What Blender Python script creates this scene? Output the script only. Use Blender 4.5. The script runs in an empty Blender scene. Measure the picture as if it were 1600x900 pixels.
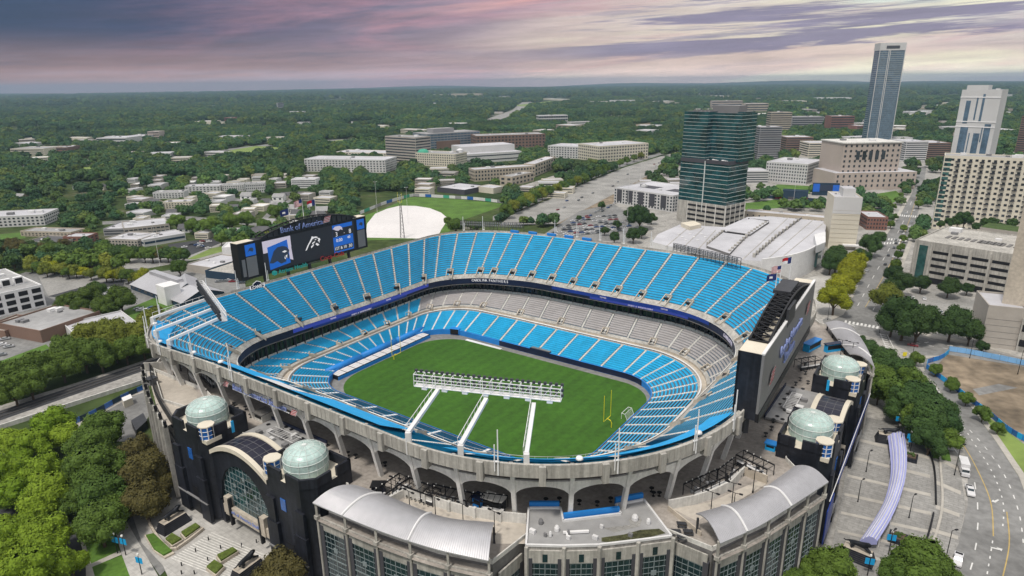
import bpy, math, random
import numpy as np
from mathutils import Vector, Matrix
R=math.radians; sin=math.sin; cos=math.cos; PI=math.pi
sc=bpy.context.scene; COL=sc.collection
random.seed(7); rng=random.Random(11)
# ---------------------------------------------------------------- camera model (surveyed from the photograph)
CH,PITCH,ROLL,FPX=123.87,.3062,.0123,1013.7
F_=Vector((0,cos(PITCH),-sin(PITCH))); R0=Vector((1,0,0)); D0=Vector((0,-sin(PITCH),-cos(PITCH)))
R_=R0*cos(ROLL)+D0*sin(ROLL); D_=D0*cos(ROLL)-R0*sin(ROLL)
EYE=Vector((0,0,CH)); GZ=3.0
def W(x,y,z=GZ):
    d=F_+R_*((x-800)/FPX)+D_*((y-450)/FPX); t=(z-CH)/d.z; return EYE+d*t
def PX(P):
    v=Vector(P)-EYE; k=v.dot(F_); return 800+FPX*v.dot(R_)/k,450+FPX*v.dot(D_)/k
def HT(P,y):
    "height above P at which the picture row is y"
    a=(y-450)/FPX; v=Vector((P.x,P.y,0))-Vector((0,0,CH))
    # (v+z k).D = a (v+z k).F
    return (a*v.dot(F_)-v.dot(D_))/(D_.z-a*F_.z)
ANG=-.6144; CX,CY=-9.7,249.3
U=Vector((cos(ANG),sin(ANG),0)); N=Vector((-sin(ANG),cos(ANG),0)); CC=Vector((CX,CY,0)); ZZ=Vector((0,0,1))
def S(u,n,z=0): return CC+U*u+N*n+ZZ*z
# ---------------------------------------------------------------- materials
MT={}
def mat(name,col,rough=.75,var=.14,scale=.35,metal=0,spec=.3,var2=0,scale2=6,bump=0,coord='Object',obj_rand=0,trans=0,streak=0,bricks=0):
    m=bpy.data.materials.new(name); m.use_nodes=True; nt=m.node_tree; nd=nt.nodes; lk=nt.links
    b=nd['Principled BSDF']; b.inputs['Roughness'].default_value=rough; b.inputs['Metallic'].default_value=metal
    b.inputs['Specular IOR Level'].default_value=spec
    tc=nd.new('ShaderNodeTexCoord'); 
    ns=nd.new('ShaderNodeTexNoise'); ns.inputs['Scale'].default_value=scale; ns.inputs['Detail'].default_value=5
    lk.new(tc.outputs[coord],ns.inputs['Vector'])
    mr=nd.new('ShaderNodeMapRange'); mr.inputs[1].default_value=.3; mr.inputs[2].default_value=.7
    mr.inputs[3].default_value=1-var; mr.inputs[4].default_value=1+var; lk.new(ns.outputs[0],mr.inputs[0])
    out=mr.outputs[0]
    if var2:
        n2=nd.new('ShaderNodeTexNoise'); n2.inputs['Scale'].default_value=scale2; n2.inputs['Detail'].default_value=3
        lk.new(tc.outputs[coord],n2.inputs['Vector'])
        m2=nd.new('ShaderNodeMapRange'); m2.inputs[1].default_value=.3; m2.inputs[2].default_value=.7
        m2.inputs[3].default_value=1-var2; m2.inputs[4].default_value=1+var2; lk.new(n2.outputs[0],m2.inputs[0])
        mu=nd.new('ShaderNodeMath'); mu.operation='MULTIPLY'; lk.new(out,mu.inputs[0]); lk.new(m2.outputs[0],mu.inputs[1]); out=mu.outputs[0]
    if streak:
        mp=nd.new('ShaderNodeMapping'); mp.inputs['Scale'].default_value=(1,1,.07); lk.new(tc.outputs[coord],mp.inputs[0])
        n2=nd.new('ShaderNodeTexNoise'); n2.inputs['Scale'].default_value=.9; n2.inputs['Detail'].default_value=6; n2.inputs['Roughness'].default_value=.7; lk.new(mp.outputs[0],n2.inputs['Vector'])
        m2=nd.new('ShaderNodeMapRange'); m2.inputs[1].default_value=.38; m2.inputs[2].default_value=.62; m2.inputs[3].default_value=1-streak; m2.inputs[4].default_value=1+streak*.4; lk.new(n2.outputs[0],m2.inputs[0])
        mu=nd.new('ShaderNodeMath'); mu.operation='MULTIPLY'; lk.new(out,mu.inputs[0]); lk.new(m2.outputs[0],mu.inputs[1]); out=mu.outputs[0]
    if bricks:
        bk=nd.new('ShaderNodeTexBrick'); bk.inputs['Scale'].default_value=1; bk.inputs['Brick Width'].default_value=2.4; bk.inputs['Row Height'].default_value=1.2; bk.inputs['Mortar Size'].default_value=.10; bk.inputs['Color1'].default_value=(1,1,1,1); bk.inputs['Color2'].default_value=(.9,.9,.9,1); bk.inputs['Mortar'].default_value=(1-bricks,)*3+(1,)
        mp=nd.new('ShaderNodeMapping'); mp.inputs['Rotation'].default_value[2]=.6144; lk.new(tc.outputs[coord],mp.inputs[0]); lk.new(mp.outputs[0],bk.inputs['Vector'])
        mu=nd.new('ShaderNodeMath'); mu.operation='MULTIPLY'; lk.new(out,mu.inputs[0]); lk.new(bk.outputs['Color'],mu.inputs[1]); out=mu.outputs[0]
    if obj_rand:
        oi=nd.new('ShaderNodeObjectInfo'); m3=nd.new('ShaderNodeMapRange'); m3.inputs[3].default_value=1-obj_rand; m3.inputs[4].default_value=1+obj_rand
        lk.new(oi.outputs['Random'],m3.inputs[0]); mu=nd.new('ShaderNodeMath'); mu.operation='MULTIPLY'
        lk.new(out,mu.inputs[0]); lk.new(m3.outputs[0],mu.inputs[1]); out=mu.outputs[0]
    vm=nd.new('ShaderNodeVectorMath'); vm.operation='SCALE'; vm.inputs[0].default_value=col[:3]; lk.new(out,vm.inputs['Scale'])
    lk.new(vm.outputs[0],b.inputs['Base Color'])
    if trans: b.inputs['Transmission Weight'].default_value=trans
    if bump:
        bp=nd.new('ShaderNodeBump'); bp.inputs['Strength'].default_value=bump; bp.inputs['Distance'].default_value=.1
        lk.new(ns.outputs[0],bp.inputs['Height']); lk.new(bp.outputs[0],b.inputs['Normal'])
    MT[name]=m; return m
def glow(name,col,st):
    m=mat(name,(.02,.02,.02),.4,0); b=m.node_tree.nodes['Principled BSDF']
    b.inputs['Emission Color'].default_value=(*col,1); b.inputs['Emission Strength'].default_value=st; return m
mat('concrete',(.41,.395,.36),.85,.18,.12,var2=.10,scale2=1.3,streak=.30)
mat('concrete_pale',(.62,.61,.575),.8,.14,.15,var2=.08,scale2=1.5,streak=.16)
mat('concrete_tan',(.46,.41,.34),.85,.14,.12,var2=.12,scale2=.9)
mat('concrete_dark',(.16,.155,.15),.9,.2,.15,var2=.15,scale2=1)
mat('deck',(.34,.31,.28),.9,.30,.07,var2=.15,scale2=.8,bricks=.14)
mat('ramp',(.47,.43,.375),.9,.14,.06,var2=.08,scale2=.8)
mat('seat_blue',(.022,.37,.64),.5,.10,.25,var2=.10,scale2=1.7)
mat('seat_grey',(.39,.37,.365),.55,.08,.25,var2=.06,scale2=1.7)
mat('paint_blue',(.02,.21,.60),.5,.08,.3)
mat('paint_sky',(.015,.37,.76),.5,.08,.3)
mat('arch_white',(.74,.73,.70),.8,.12,.12,var2=.06,scale2=1.5,streak=.16)
mat('shaded_tread',(.11,.15,.19),.9,.15,.3)  # row steps coloured dark and bluish for the shadow between seat rows
mat('bar_grey',(.22,.26,.27),.5,.05)
mat('navy',(.010,.016,.045),.4,.15,.3)
mat('ad_blue',(.015,.045,.26),.4,.25,.08)
mat('black_stone',(.018,.020,.028),.5,.4,.10,var2=.2,scale2=.8,streak=.35)
mat('black',(.012,.012,.014),.5,.2,.4)
mat('dark_steel',(.04,.042,.048),.5,.2,.6)
mat('white',(.78,.78,.78),.5,.05,.3)
mat('white_dirty',(.66,.66,.66),.7,.10,.06,var2=.06,scale2=.6)
mat('cream',(.62,.57,.47),.7,.08,.2)
mat('metal_roof',(.46,.46,.48),.42,.10,.05,metal=.35,var2=.05,scale2=.7)
mat('grey_panel',(.19,.19,.195),.55,.08,.08)
mat('teal_glass',(.40,.53,.50),.22,.14,.35,spec=.5,var2=.10,scale2=1.4)
mat('dome_rib',(.62,.66,.64),.5,.05)
mat('glass_dark',(.012,.03,.038),.08,.4,.25,spec=.8)
mat('glass_teal',(.012,.058,.066),.06,.6,.09,spec=1.0,var2=.3,scale2=.4)
mat('glass_blue',(.02,.12,.42),.12,.25,.5,spec=.7)
mat('glass_grey',(.085,.14,.20),.12,.3,.10,spec=.8,var2=.25,scale2=.5)
mat('window',(.035,.042,.050),.15,.3,.5,spec=.6,obj_rand=.45)
mat('window_teal',(.03,.09,.085),.12,.3,.5,spec=.7,obj_rand=.4)
mat('solar',(.020,.020,.035),.3,.2,.3)
m=mat('grass_field',(.038,.108,.009),.9,.14,.05,var2=.16,scale2=.5)
_n=m.node_tree.nodes; _l=m.node_tree.links; _w=_n.new('ShaderNodeTexWave'); _w.inputs['Scale'].default_value=.055; _w.inputs['Distortion'].default_value=.6; _w.inputs['Detail'].default_value=1
_mp=_n.new('ShaderNodeMapping'); _mp.inputs['Rotation'].default_value[2]=.6144; _l.new(_n['Texture Coordinate'].outputs['Object'],_mp.inputs[0]); _l.new(_mp.outputs[0],_w.inputs['Vector'])
_r=_n.new('ShaderNodeMapRange'); _r.inputs[1].default_value=.35; _r.inputs[2].default_value=.65; _r.inputs[3].default_value=.94; _r.inputs[4].default_value=1.05; _l.new(_w.outputs['Fac'],_r.inputs[0])
_v=_n.new('ShaderNodeVectorMath'); _v.operation='SCALE'; _b=_n['Principled BSDF']; _l.new(_b.inputs['Base Color'].links[0].from_socket,_v.inputs[0]); _l.new(_r.outputs[0],_v.inputs['Scale']); _l.new(_v.outputs[0],_b.inputs['Base Color'])
mat('lawn',(.075,.150,.022),.95,.25,.08,var2=.2,scale2=.9)
mat('lawn_pale',(.17,.235,.06),.95,.2,.02,var2=.15,scale2=.2)
mat('hedge',(.085,.12,.02),.95,.3,.8,var2=.25,scale2=3)
mat('asphalt',(.19,.19,.185),.9,.24,.035,var2=.18,scale2=.5)
mat('asphalt_dark',(.045,.046,.05),.9,.2,.05,var2=.1,scale2=.8)
mat('paving',(.44,.43,.405),.9,.2,.05,var2=.13,scale2=.7,bricks=.16)
mat('paving_grey',(.29,.285,.27),.9,.22,.05,var2=.15,scale2=.7,bricks=.22)
mat('sidewalk',(.40,.38,.34),.9,.12,.07,var2=.10,scale2=.6)
mat('gravel',(.31,.30,.28),.95,.25,.08,var2=.25,scale2=.6)
mat('rail_steel',(.10,.095,.09),.6,.2,.4)
mat('dirt',(.19,.152,.108),.95,.35,.04,var2=.35,scale2=.2)
mat('mark_white',(.62,.62,.60),.8,.12,.5)
mat('mark_yellow',(.45,.33,.12),.8,.12,.5)
mat('fence_pale',(.20,.42,.70),.7,.12,.3)
mat('lavender',(.36,.38,.66),.7,.08,.2)
mat('tarp_white',(.64,.62,.61),.7,.07,.02,var2=.05,scale2=.25)
mat('roof_white',(.46,.46,.485),.75,.16,.03,var2=.05,scale2=.2)
mat('roof_grey',(.30,.30,.30),.85,.2,.03,var2=.12,scale2=.3)
mat('roof_dark',(.10,.10,.105),.85,.2,.05,var2=.12,scale2=.3)
mat('bld_white',(.56,.56,.555),.7,.07,.03)
mat('bld_cream',(.62,.58,.48),.75,.07,.03)
mat('bld_tan',(.44,.385,.31),.8,.08,.03)
mat('bld_pink',(.45,.385,.34),.8,.08,.03)
mat('bld_brown',(.20,.13,.10),.85,.12,.04)
mat('bld_brick',(.22,.11,.085),.85,.15,.05)
mat('bld_grey',(.28,.28,.29),.8,.1,.03)
mat('bld_charcoal',(.065,.065,.075),.7,.15,.03)
mat('bld_beige',(.40,.37,.33),.85,.08,.03,var2=.06,scale2=.3)
mat('bld_navy',(.02,.045,.075),.7,.15,.1)
mat('copper_green',(.06,.33,.22),.6,.1,.2)
mat('red',(.45,.02,.03),.5,.1,.5)
mat('flag_blue',(.02,.035,.15),.8,.1,1)
mat('sign_blue',(.24,.30,.58),.5,.05,1)
mat('yellow',(.72,.62,.03),.5,.05,1)
mat('bark',(.09,.065,.045),.95,.2,2)
mat('bronze',(.02,.022,.026),.4,.2,1,metal=.4)
mat('person_cloth',(.03,.03,.045),.9,.1,3)
mat('tyre',(.015,.015,.015),.9,.1,3)
mat('lamp_lens',(.75,.75,.72),.3,.05,1)
mat('moss',(.060,.062,.028),.95,.4,.6,var2=.4,scale2=2.5)
mat('planting',(.05,.085,.02),.95,.3,.3,var2=.3,scale2=2)
for i,c in enumerate([(.62,.62,.63),(.35,.36,.37),(.03,.03,.033),(.20,.21,.22),(.22,.02,.025),(.03,.07,.20),(.08,.09,.10)]): mat('car%d'%i,c,.3,.03,1,spec=.6)
glow('screen_black',(.012,.013,.020),.6); glow('screen_blue',(.005,.15,.70),.6); glow('screen_pale',(.62,.58,.70),.75); glow('screen_white',(.8,.8,.82),.8)
glow('screen_grey',(.10,.10,.105),.6); glow('screen_teal',(.0,.30,.28),.6); glow('screen_red',(.60,.01,.02),.3); glow('screen_indigo',(.025,.05,.36),.7); glow('screen_slate',(.02,.035,.07),.7)
def leaf_mat(name,cols,spread=.28):
    m=bpy.data.materials.new(name); m.use_nodes=True; nd=m.node_tree.nodes; lk=m.node_tree.links; b=nd['Principled BSDF']
    b.inputs['Roughness'].default_value=.75; b.inputs['Specular IOR Level'].default_value=.15
    oi=nd.new('ShaderNodeObjectInfo'); cr=nd.new('ShaderNodeValToRGB'); lk.new(oi.outputs['Random'],cr.inputs[0])
    el=cr.color_ramp.elements
    while len(el)<len(cols): el.new(.5)
    for i,c in enumerate(cols): el[i].position=i/max(1,len(cols)-1); el[i].color=(*c,1)
    tc=nd.new('ShaderNodeTexCoord'); ns=nd.new('ShaderNodeTexNoise'); ns.inputs['Scale'].default_value=3.2; ns.inputs['Detail'].default_value=4
    lk.new(tc.outputs['Object'],ns.inputs['Vector'])
    mr=nd.new('ShaderNodeMapRange'); mr.inputs[1].default_value=.3; mr.inputs[2].default_value=.7; mr.inputs[3].default_value=1-spread; mr.inputs[4].default_value=1+spread
    lk.new(ns.outputs[0],mr.inputs[0]); vm=nd.new('ShaderNodeVectorMath'); vm.operation='SCALE'
    lk.new(cr.outputs[0],vm.inputs[0]); lk.new(mr.outputs[0],vm.inputs['Scale'])
    n3=nd.new('ShaderNodeTexNoise'); n3.inputs['Scale'].default_value=.0045; n3.inputs['Detail'].default_value=4; lk.new(oi.outputs['Location'],n3.inputs['Vector'])
    r3=nd.new('ShaderNodeMapRange'); r3.inputs[1].default_value=.36; r3.inputs[2].default_value=.66; r3.inputs[3].default_value=.72; r3.inputs[4].default_value=1.4; lk.new(n3.outputs[0],r3.inputs[0])
    v3=nd.new('ShaderNodeVectorMath'); v3.operation='SCALE'; lk.new(vm.outputs[0],v3.inputs[0]); lk.new(r3.outputs[0],v3.inputs['Scale']); lk.new(v3.outputs[0],b.inputs['Base Color'])
    MT[name]=m
leaf_mat('leaf_bright',[(.105,.175,.012),(.155,.225,.018),(.13,.20,.015)])
leaf_mat('leaf_green',[(.055,.10,.018),(.085,.135,.022),(.068,.115,.02)])
leaf_mat('leaf_dark',[(.028,.062,.018),(.045,.085,.022),(.036,.072,.02)])
leaf_mat('leaf_brown',[(.085,.075,.026),(.095,.085,.026)])
leaf_mat('leaf_yellow',[(.19,.215,.012),(.235,.245,.014)])
leaf_mat('leaf_olive',[(.11,.135,.02),(.15,.17,.024)])
leaf_mat('leaf_mixed',[(.030,.075,.036),(.054,.108,.033),(.038,.092,.040),(.085,.14,.030),(.032,.078,.042),(.105,.145,.032),(.038,.09,.042)],.28)
# ---------------------------------------------------------------- mesh helpers
class MB:
    def __init__(s): s.v=[]; s.f=[]; s.m=[]
    def add(s,vs,fs,mi=0):
        o=len(s.v); s.v+= [tuple(v) for v in vs]; s.f+=[tuple(i+o for i in f) for f in fs]; s.m+=[mi]*len(fs)
    def quad(s,a,b,c,d,mi=0): s.add([a,b,c,d],[(0,1,2,3)],mi)
    def poly(s,pts,mi=0): s.add(pts,[tuple(range(len(pts)))],mi)
    def box(s,c,ax,ay,az,mi=0):
        "centre and three half-axis vectors"
        c=Vector(c); ax=Vector(ax); ay=Vector(ay); az=Vector(az)
        P=[c+ax*i+ay*j+az*k for k in(-1,1) for j in(-1,1) for i in(-1,1)]
        s.add(P,[(0,2,3,1),(4,5,7,6),(0,1,5,4),(2,6,7,3),(0,4,6,2),(1,3,7,5)],mi)
    def bx(s,x0,x1,y0,y1,z0,z1,mi=0): s.box(((x0+x1)/2,(y0+y1)/2,(z0+z1)/2),((x1-x0)/2,0,0),(0,(y1-y0)/2,0),(0,0,(z1-z0)/2),mi)
    def wall(s,a,b,z0,z1,t,mi=0):
        a=Vector((a[0],a[1],0)); b=Vector((b[0],b[1],0)); d=b-a
        if d.length<1e-4: return
        n=Vector((-d.y,d.x,0)).normalized()*t/2
        s.box((a+b)/2+ZZ*(z0+z1)/2,d/2,n,ZZ*(z1-z0)/2,mi)
    def beam(s,a,b,w,h=None,mi=0):
        a=Vector(a); b=Vector(b); d=b-a; h=h or w
        x=d.cross(ZZ); x=Vector((1,0,0)) if x.length<1e-3 else x.normalized(); y=x.cross(d).normalized()
        s.box((a+b)/2,d/2,x*w/2,y*h/2,mi)
    def prism(s,pts,z0,z1,mi=0,mt=None,cap=True,bot=False):
        n=len(pts); P=[(p[0],p[1],z0) for p in pts]+[(p[0],p[1],z1) for p in pts]
        s.add(P,[(i,(i+1)%n,n+(i+1)%n,n+i) for i in range(n)],mi)
        if cap: s.poly([(p[0],p[1],z1) for p in pts],mi if mt is None else mt)
        if bot: s.poly([(p[0],p[1],z0) for p in reversed(pts)],mi)
    def tube(s,p,r,n=8,mi=0,caps=True):
        "p points, r radii"
        p=[Vector(q) for q in p]; r=r if isinstance(r,(list,tuple)) else [r]*len(p); V=[]
        for i,q in enumerate(p):
            d=(p[min(i+1,len(p)-1)]-p[max(i-1,0)]).normalized(); x=d.cross(ZZ if abs(d.z)<.95 else Vector((0,1,0))).normalized(); y=x.cross(d)
            V+=[q+(x*cos(2*PI*k/n)+y*sin(2*PI*k/n))*r[i] for k in range(n)]
        fs=[(i*n+k,i*n+(k+1)%n,(i+1)*n+(k+1)%n,(i+1)*n+k) for i in range(len(p)-1) for k in range(n)]
        if caps: fs+=[tuple(reversed(range(n))),tuple(range((len(p)-1)*n,len(p)*n))]
        s.add(V,fs,mi)
    def lathe(s,c,prof,n=24,mi=0,sm=None):
        c=Vector(c); V=[c+Vector((r*cos(2*PI*k/n),r*sin(2*PI*k/n),z)) for r,z in prof for k in range(n)]
        s.add(V,[(i*n+k,i*n+(k+1)%n,(i+1)*n+(k+1)%n,(i+1)*n+k) for i in range(len(prof)-1) for k in range(n)],mi)
    def build(s,name,mats,parent=None,smooth=False,kind=None):
        me=bpy.data.meshes.new(name); o=Vector((0,0,0))
        if parent is not None: o=WORLD.get(parent.name,Vector((0,0,0)))
        me.from_pydata([(v[0]-o.x,v[1]-o.y,v[2]-o.z) for v in s.v],[],s.f)
        for m in ([mats] if isinstance(mats,str) else mats): me.materials.append(MT[m])
        if len(me.materials)>1: me.polygons.foreach_set('material_index',s.m)
        if smooth: me.polygons.foreach_set('use_smooth',[True]*len(s.f))
        me.update(); ob=bpy.data.objects.new(name,me); COL.objects.link(ob)
        if parent is not None: ob.parent=parent; WORLD[ob.name]=o
        if kind: ob['kind']=kind
        return ob
WORLD={}
def tag(o,label,cat,group=None):
    o['label']=label; o['category']=cat
    if group: o['group']=group
    return o
def thing(name,label,cat,loc=(0,0,0),group=None):
    o=bpy.data.objects.new(name,None); COL.objects.link(o); o.location=loc; o.empty_display_size=.5; WORLD[o.name]=Vector(loc)
    return tag(o,label,cat,group)
def tree_copy(o,parent=None):
    c=o.copy(); COL.objects.link(c)
    if parent is not None: c.parent=parent
    for ch in list(o.children): tree_copy(ch,c)
    return c
def place(proto,loc,rz=0,scale=1,label=None,group=None):
    o=tree_copy(proto) if proto.get('_used') else proto
    proto['_used']=1; o.location=loc; o.rotation_euler=(0,0,rz); o.scale=(scale,)*3 if not isinstance(scale,tuple) else scale
    if label: o['label']=label
    if group: o['group']=group
    return o
def struct(name,mb,m): o=mb.build(name,m); o['kind']='structure'; return o
def text(st,center,xd,up,size,m,parent,name='lettering',ext=.08,sx=1):
    cu=bpy.data.curves.new(name,'FONT'); cu.body=st; cu.size=size*1.35; cu.align_x='CENTER'; cu.align_y='CENTER'; cu.extrude=ext; cu.resolution_u=2
    cu.materials.append(MT[m]); o=bpy.data.objects.new(name,cu); COL.objects.link(o)
    xd=Vector(xd).normalized(); up=Vector(up).normalized(); nz=xd.cross(up)
    M=Matrix.Identity(4)
    for i in range(3): M[i][0]=xd[i]*sx; M[i][1]=up[i]; M[i][2]=nz[i]; M[i][3]=center[i]
    o.parent=parent; o.matrix_basis=Matrix.Translation(-WORLD[parent.name])@M; return o
def onface(o3,xd,up,pts,mb,mi=0,d=0):
    nz=Vector(xd).cross(Vector(up)).normalized(); mb.poly([Vector(o3)+Vector(xd)*a+Vector(up)*b+nz*d for a,b in pts],mi)
# ================================================================ STADIUM
SEGS=[8,7,6,7,8,5,10,5]; NT=sum(SEGS)      # far side, far right corner, right end, near right, near side, near left, left end, far left
def smooth(a,b,x): t=min(1,max(0,(x-a)/(b-a))); return t*t*(3-2*t)
class Ring:
    def __init__(s,u0,u1,n0,n1,rl,rr,zl,zr): s.a=(u0,u1,n0,n1,rl,rr); s.zl=zl; s.zr=zr; s.dn=0
    def uv(s,t):
        u0,u1,n0,n1,rl,rr=s.a; t%=NT; k=0
        while t>=SEGS[k]: t-=SEGS[k]; k+=1
        f=t/SEGS[k]; L=lambda a,b:a+(b-a)*f
        def arc(cu,cn,r,a0): a=R(a0-90*f); return cu+r*cos(a),cn+r*sin(a)
        if k==0: return L(u0+rl,u1-rr),n1
        if k==1: return arc(u1-rr,n1-rr,rr,90)
        if k==2: return u1,L(n1-rr,n0+rr)
        if k==3: return arc(u1-rr,n0+rr,rr,0)
        if k==4: return L(u1-rr,u0+rl),n0
        if k==5: return arc(u0+rl,n0+rl,rl,-90)
        if k==6: return u0,L(n0+rl,n1-rl)
        return arc(u0+rl,n1-rl,rl,180)
    def p(s,t,dz=0):
        u,n=s.uv(t); return S(u,n,s.zr+(s.zl-s.zr)*smooth(-20,-75,u)+dz+s.dn*smooth(30,-60,n))
RIM=Ring(-92.5,114.8,-103.6,99.2,36,62,42.4,44.4)
WALK=Ring(-91.2,113.4,-102.4,97.6,35.4,61,42.0,43.9)
LIP=Ring(-78.5,91.0,-76.0,71.2,26,46,20.7,24.6); LIP.dn=1.9
CLO=Ring(-83,94.5,-79,77,28,50,13,16.5)
CLI=Ring(-74.5,82,-60.5,60.2,24,36,8.8,9.6)
LOO=Ring(-73,80.5,-58.5,58,24,35,7.8,8.6)
LOI=Ring(-66.5,61.5,-40.5,41.2,19,20,2.2,2.2)
DECK=Ring(-86,97,-84,82,31,49,27,27)       # inner edge of the open upper concourse
def mix(a,b,f): return a+(b-a)*f
def surf(A,B,t,q,dz=0): return mix(A.p(t),B.p(t),q)+ZZ*dz
def inward(A,t):
    e=.02; d=A.p(t+e)-A.p(t-e); d.z=0; d.normalize(); n=Vector((d.y,-d.x,0)); return n,d
ST=thing('football_stadium','large open bowl football stadium with bright blue seating tiers and arched concrete rim','stadium',CC)
def ringstrip(mb,fa,fb,t0=0,t1=NT,step=.25,mi=0):
    n=int(round((t1-t0)/step))
    P=[fa(t0+i*step) for i in range(n+1)]; Q=[fb(t0+i*step) for i in range(n+1)]
    mb.add(P+Q,[(i,i+1,n+2+i,n+1+i) for i in range(n)],mi)
# stepped concrete stands, one part per tier
TIERS=[('upper_stand','upper_seat_section','upper_aisle',LIP,WALK,.105,.985,20,'concrete'),
       ('club_stand','club_seat_section','club_aisle',CLI,CLO,.10,.86,9,'concrete'),
       ('lower_stand','lower_seat_section','lower_aisle',LOI,LOO,.03,.93,12,'concrete')]
GAPW=.062
def is_grey(t): return t<14.2 or t>NT-4.6
for sname,pname,aname,A,B,q0,q1,nr,cm in TIERS:
    mb=MB()
    ringstrip(mb,lambda t:A.p(t),lambda t:surf(A,B,t,q0))
    for i in range(nr):
        a=q0+(q1-q0)*i/nr; b=q0+(q1-q0)*(i+1)/nr
        ringstrip(mb,lambda t:surf(A,B,t,b)*1.0+ZZ*(surf(A,B,t,a).z-surf(A,B,t,b).z),lambda t:surf(A,B,t,a),step=.5,mi=2)
        ringstrip(mb,lambda t:surf(A,B,t,b),lambda t:surf(A,B,t,b)+ZZ*(surf(A,B,t,a).z-surf(A,B,t,b).z),step=.5,mi=2)
    ringstrip(mb,lambda t:surf(A,B,t,q1),lambda t:B.p(t))
    if A is LIP:
        ringstrip(mb,lambda t:B.p(t),lambda t:RIM.p(t,-1.1)); 
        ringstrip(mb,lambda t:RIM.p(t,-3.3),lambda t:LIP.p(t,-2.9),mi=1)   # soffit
    mb.build(sname,[cm,'concrete_dark','shaded_tread'],ST)
    white=A is LOI
    lo=[]; 
    for k in range(NT):
        s0=k+GAPW; s1=k+1-GAPW; mb=MB(); K=4
        grey=(A is CLI and is_grey(k+.5))
        rowsk=range(nr)
        for i in rowsk:
            qa=q0+(q1-q0)*(i+.44)/nr; qb=q0+(q1-q0)*(i+.76)/nr; qc=q0+(q1-q0)*(i+.92)/nr
            base=surf(A,B,0,q0+(q1-q0)*i/nr).z
            ts=[s0+(s1-s0)*j/K for j in range(K+1)]
            zb=[surf(A,B,t,q0+(q1-q0)*i/nr).z for t in ts]
            def row(q,h): return [Vector((surf(A,B,t,q).x,surf(A,B,t,q).y,z+h)) for t,z in zip(ts,zb)]
            r1=row(qa,.46); r2=row(qb,.43); r3=row(qc,.95); r0=row(qa,.12)
            n=K+1
            mb.add(r0+r1+r2+r3,[(j+m*n,j+1+m*n,j+1+(m+1)*n,j+(m+1)*n) for m in range(3) for j in range(K)])
        mb.build(pname,'seat_grey' if grey else 'seat_blue',ST)
    # stair aisles: half steps in each gap
    for k in range(NT):
        mb=MB(); near=.5/ (1 if A is LIP else 1)
        for i in range(nr):
            for hf in (0,1):
                qa=q0+(q1-q0)*(i+hf*.5)/nr; qb=q0+(q1-q0)*(i+hf*.5+.5)/nr
                c=surf(A,B,k,(qa+qb)/2); n,d=inward(A,k); dd=B.p(k)-A.p(k); dd.z=0; L=dd.length*(qb-qa)/2; dd.normalize()
                zz=surf(A,B,k,q0+(q1-q0)*i/nr).z+.06+hf*.30
                sd=Vector((-dd.y,dd.x,0))
                mb.box(Vector((c.x,c.y,zz)),dd*L*.96,sd*.44,ZZ*.26)
        mb.build(aname,'white_dirty' if white and (k<1 or k>28) else 'concrete_pale',ST)
# vomitory portals
def vomitory(name,A,B,k,q0,q1,w,hh=.95):
    mb=MB(); P0=surf(A,B,k,q0); P1=surf(A,B,k,q1); d=P1-P0; d.z=0; d.normalize(); sd=Vector((-d.y,d.x,0))
    for sg in(-1,1):
        a,b=P0+sd*sg*w/2,P1+sd*sg*w/2; o=sd*.2
        V=[p+z+q for q in(-o,o) for p,z in((a,ZZ*-.6),(b,ZZ*-.6),(b,ZZ*hh),(a,ZZ*hh))]
        mb.add(V,[(0,1,2,3),(7,6,5,4),(3,2,6,7),(0,3,7,4),(1,5,6,2)])
    mb.box(P1+ZZ*(hh-1)/2,d*.2,sd*(w/2+.2),ZZ*(hh+1)/2)
    c=(P0+P1)/2; V=[P0-sd*w/2,P0+sd*w/2,P1+sd*w/2,P1-sd*w/2]; mb.add([Vector((v.x,v.y,P0.z+.25+(.5 if i>1 else 0))) for i,v in enumerate(V)],[(0,1,2,3)],1)
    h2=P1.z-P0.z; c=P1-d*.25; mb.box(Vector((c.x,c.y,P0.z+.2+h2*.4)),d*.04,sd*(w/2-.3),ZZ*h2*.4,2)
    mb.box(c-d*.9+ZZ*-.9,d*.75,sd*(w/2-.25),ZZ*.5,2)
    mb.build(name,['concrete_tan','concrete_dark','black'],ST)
for k in range(NT):
    if k<9 or k%2==1: vomitory('upper_vomitory',LIP,WALK,k,.03,.21,3.4)
    if k%2==0: vomitory('club_vomitory',CLI,CLO,k,.02,.24,2.8,.8)
# walkway strip and rails between the club and lower tiers
mb=MB(); ringstrip(mb,lambda t:CLI.p(t),lambda t:CLI.p(t,-1.0)); ringstrip(mb,lambda t:CLI.p(t,-.95),lambda t:LOO.p(t)); mb.build('cross_walkway','concrete_tan',ST)
mb=MB(); ringstrip(mb,lambda t:LOO.p(t,.75),lambda t:LOO.p(t,.02)); ringstrip(mb,lambda t:surf(LOI,LOO,t,.97,.78),lambda t:LOO.p(t,.75)); mb.build('lower_parapet','white_dirty',ST)
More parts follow.
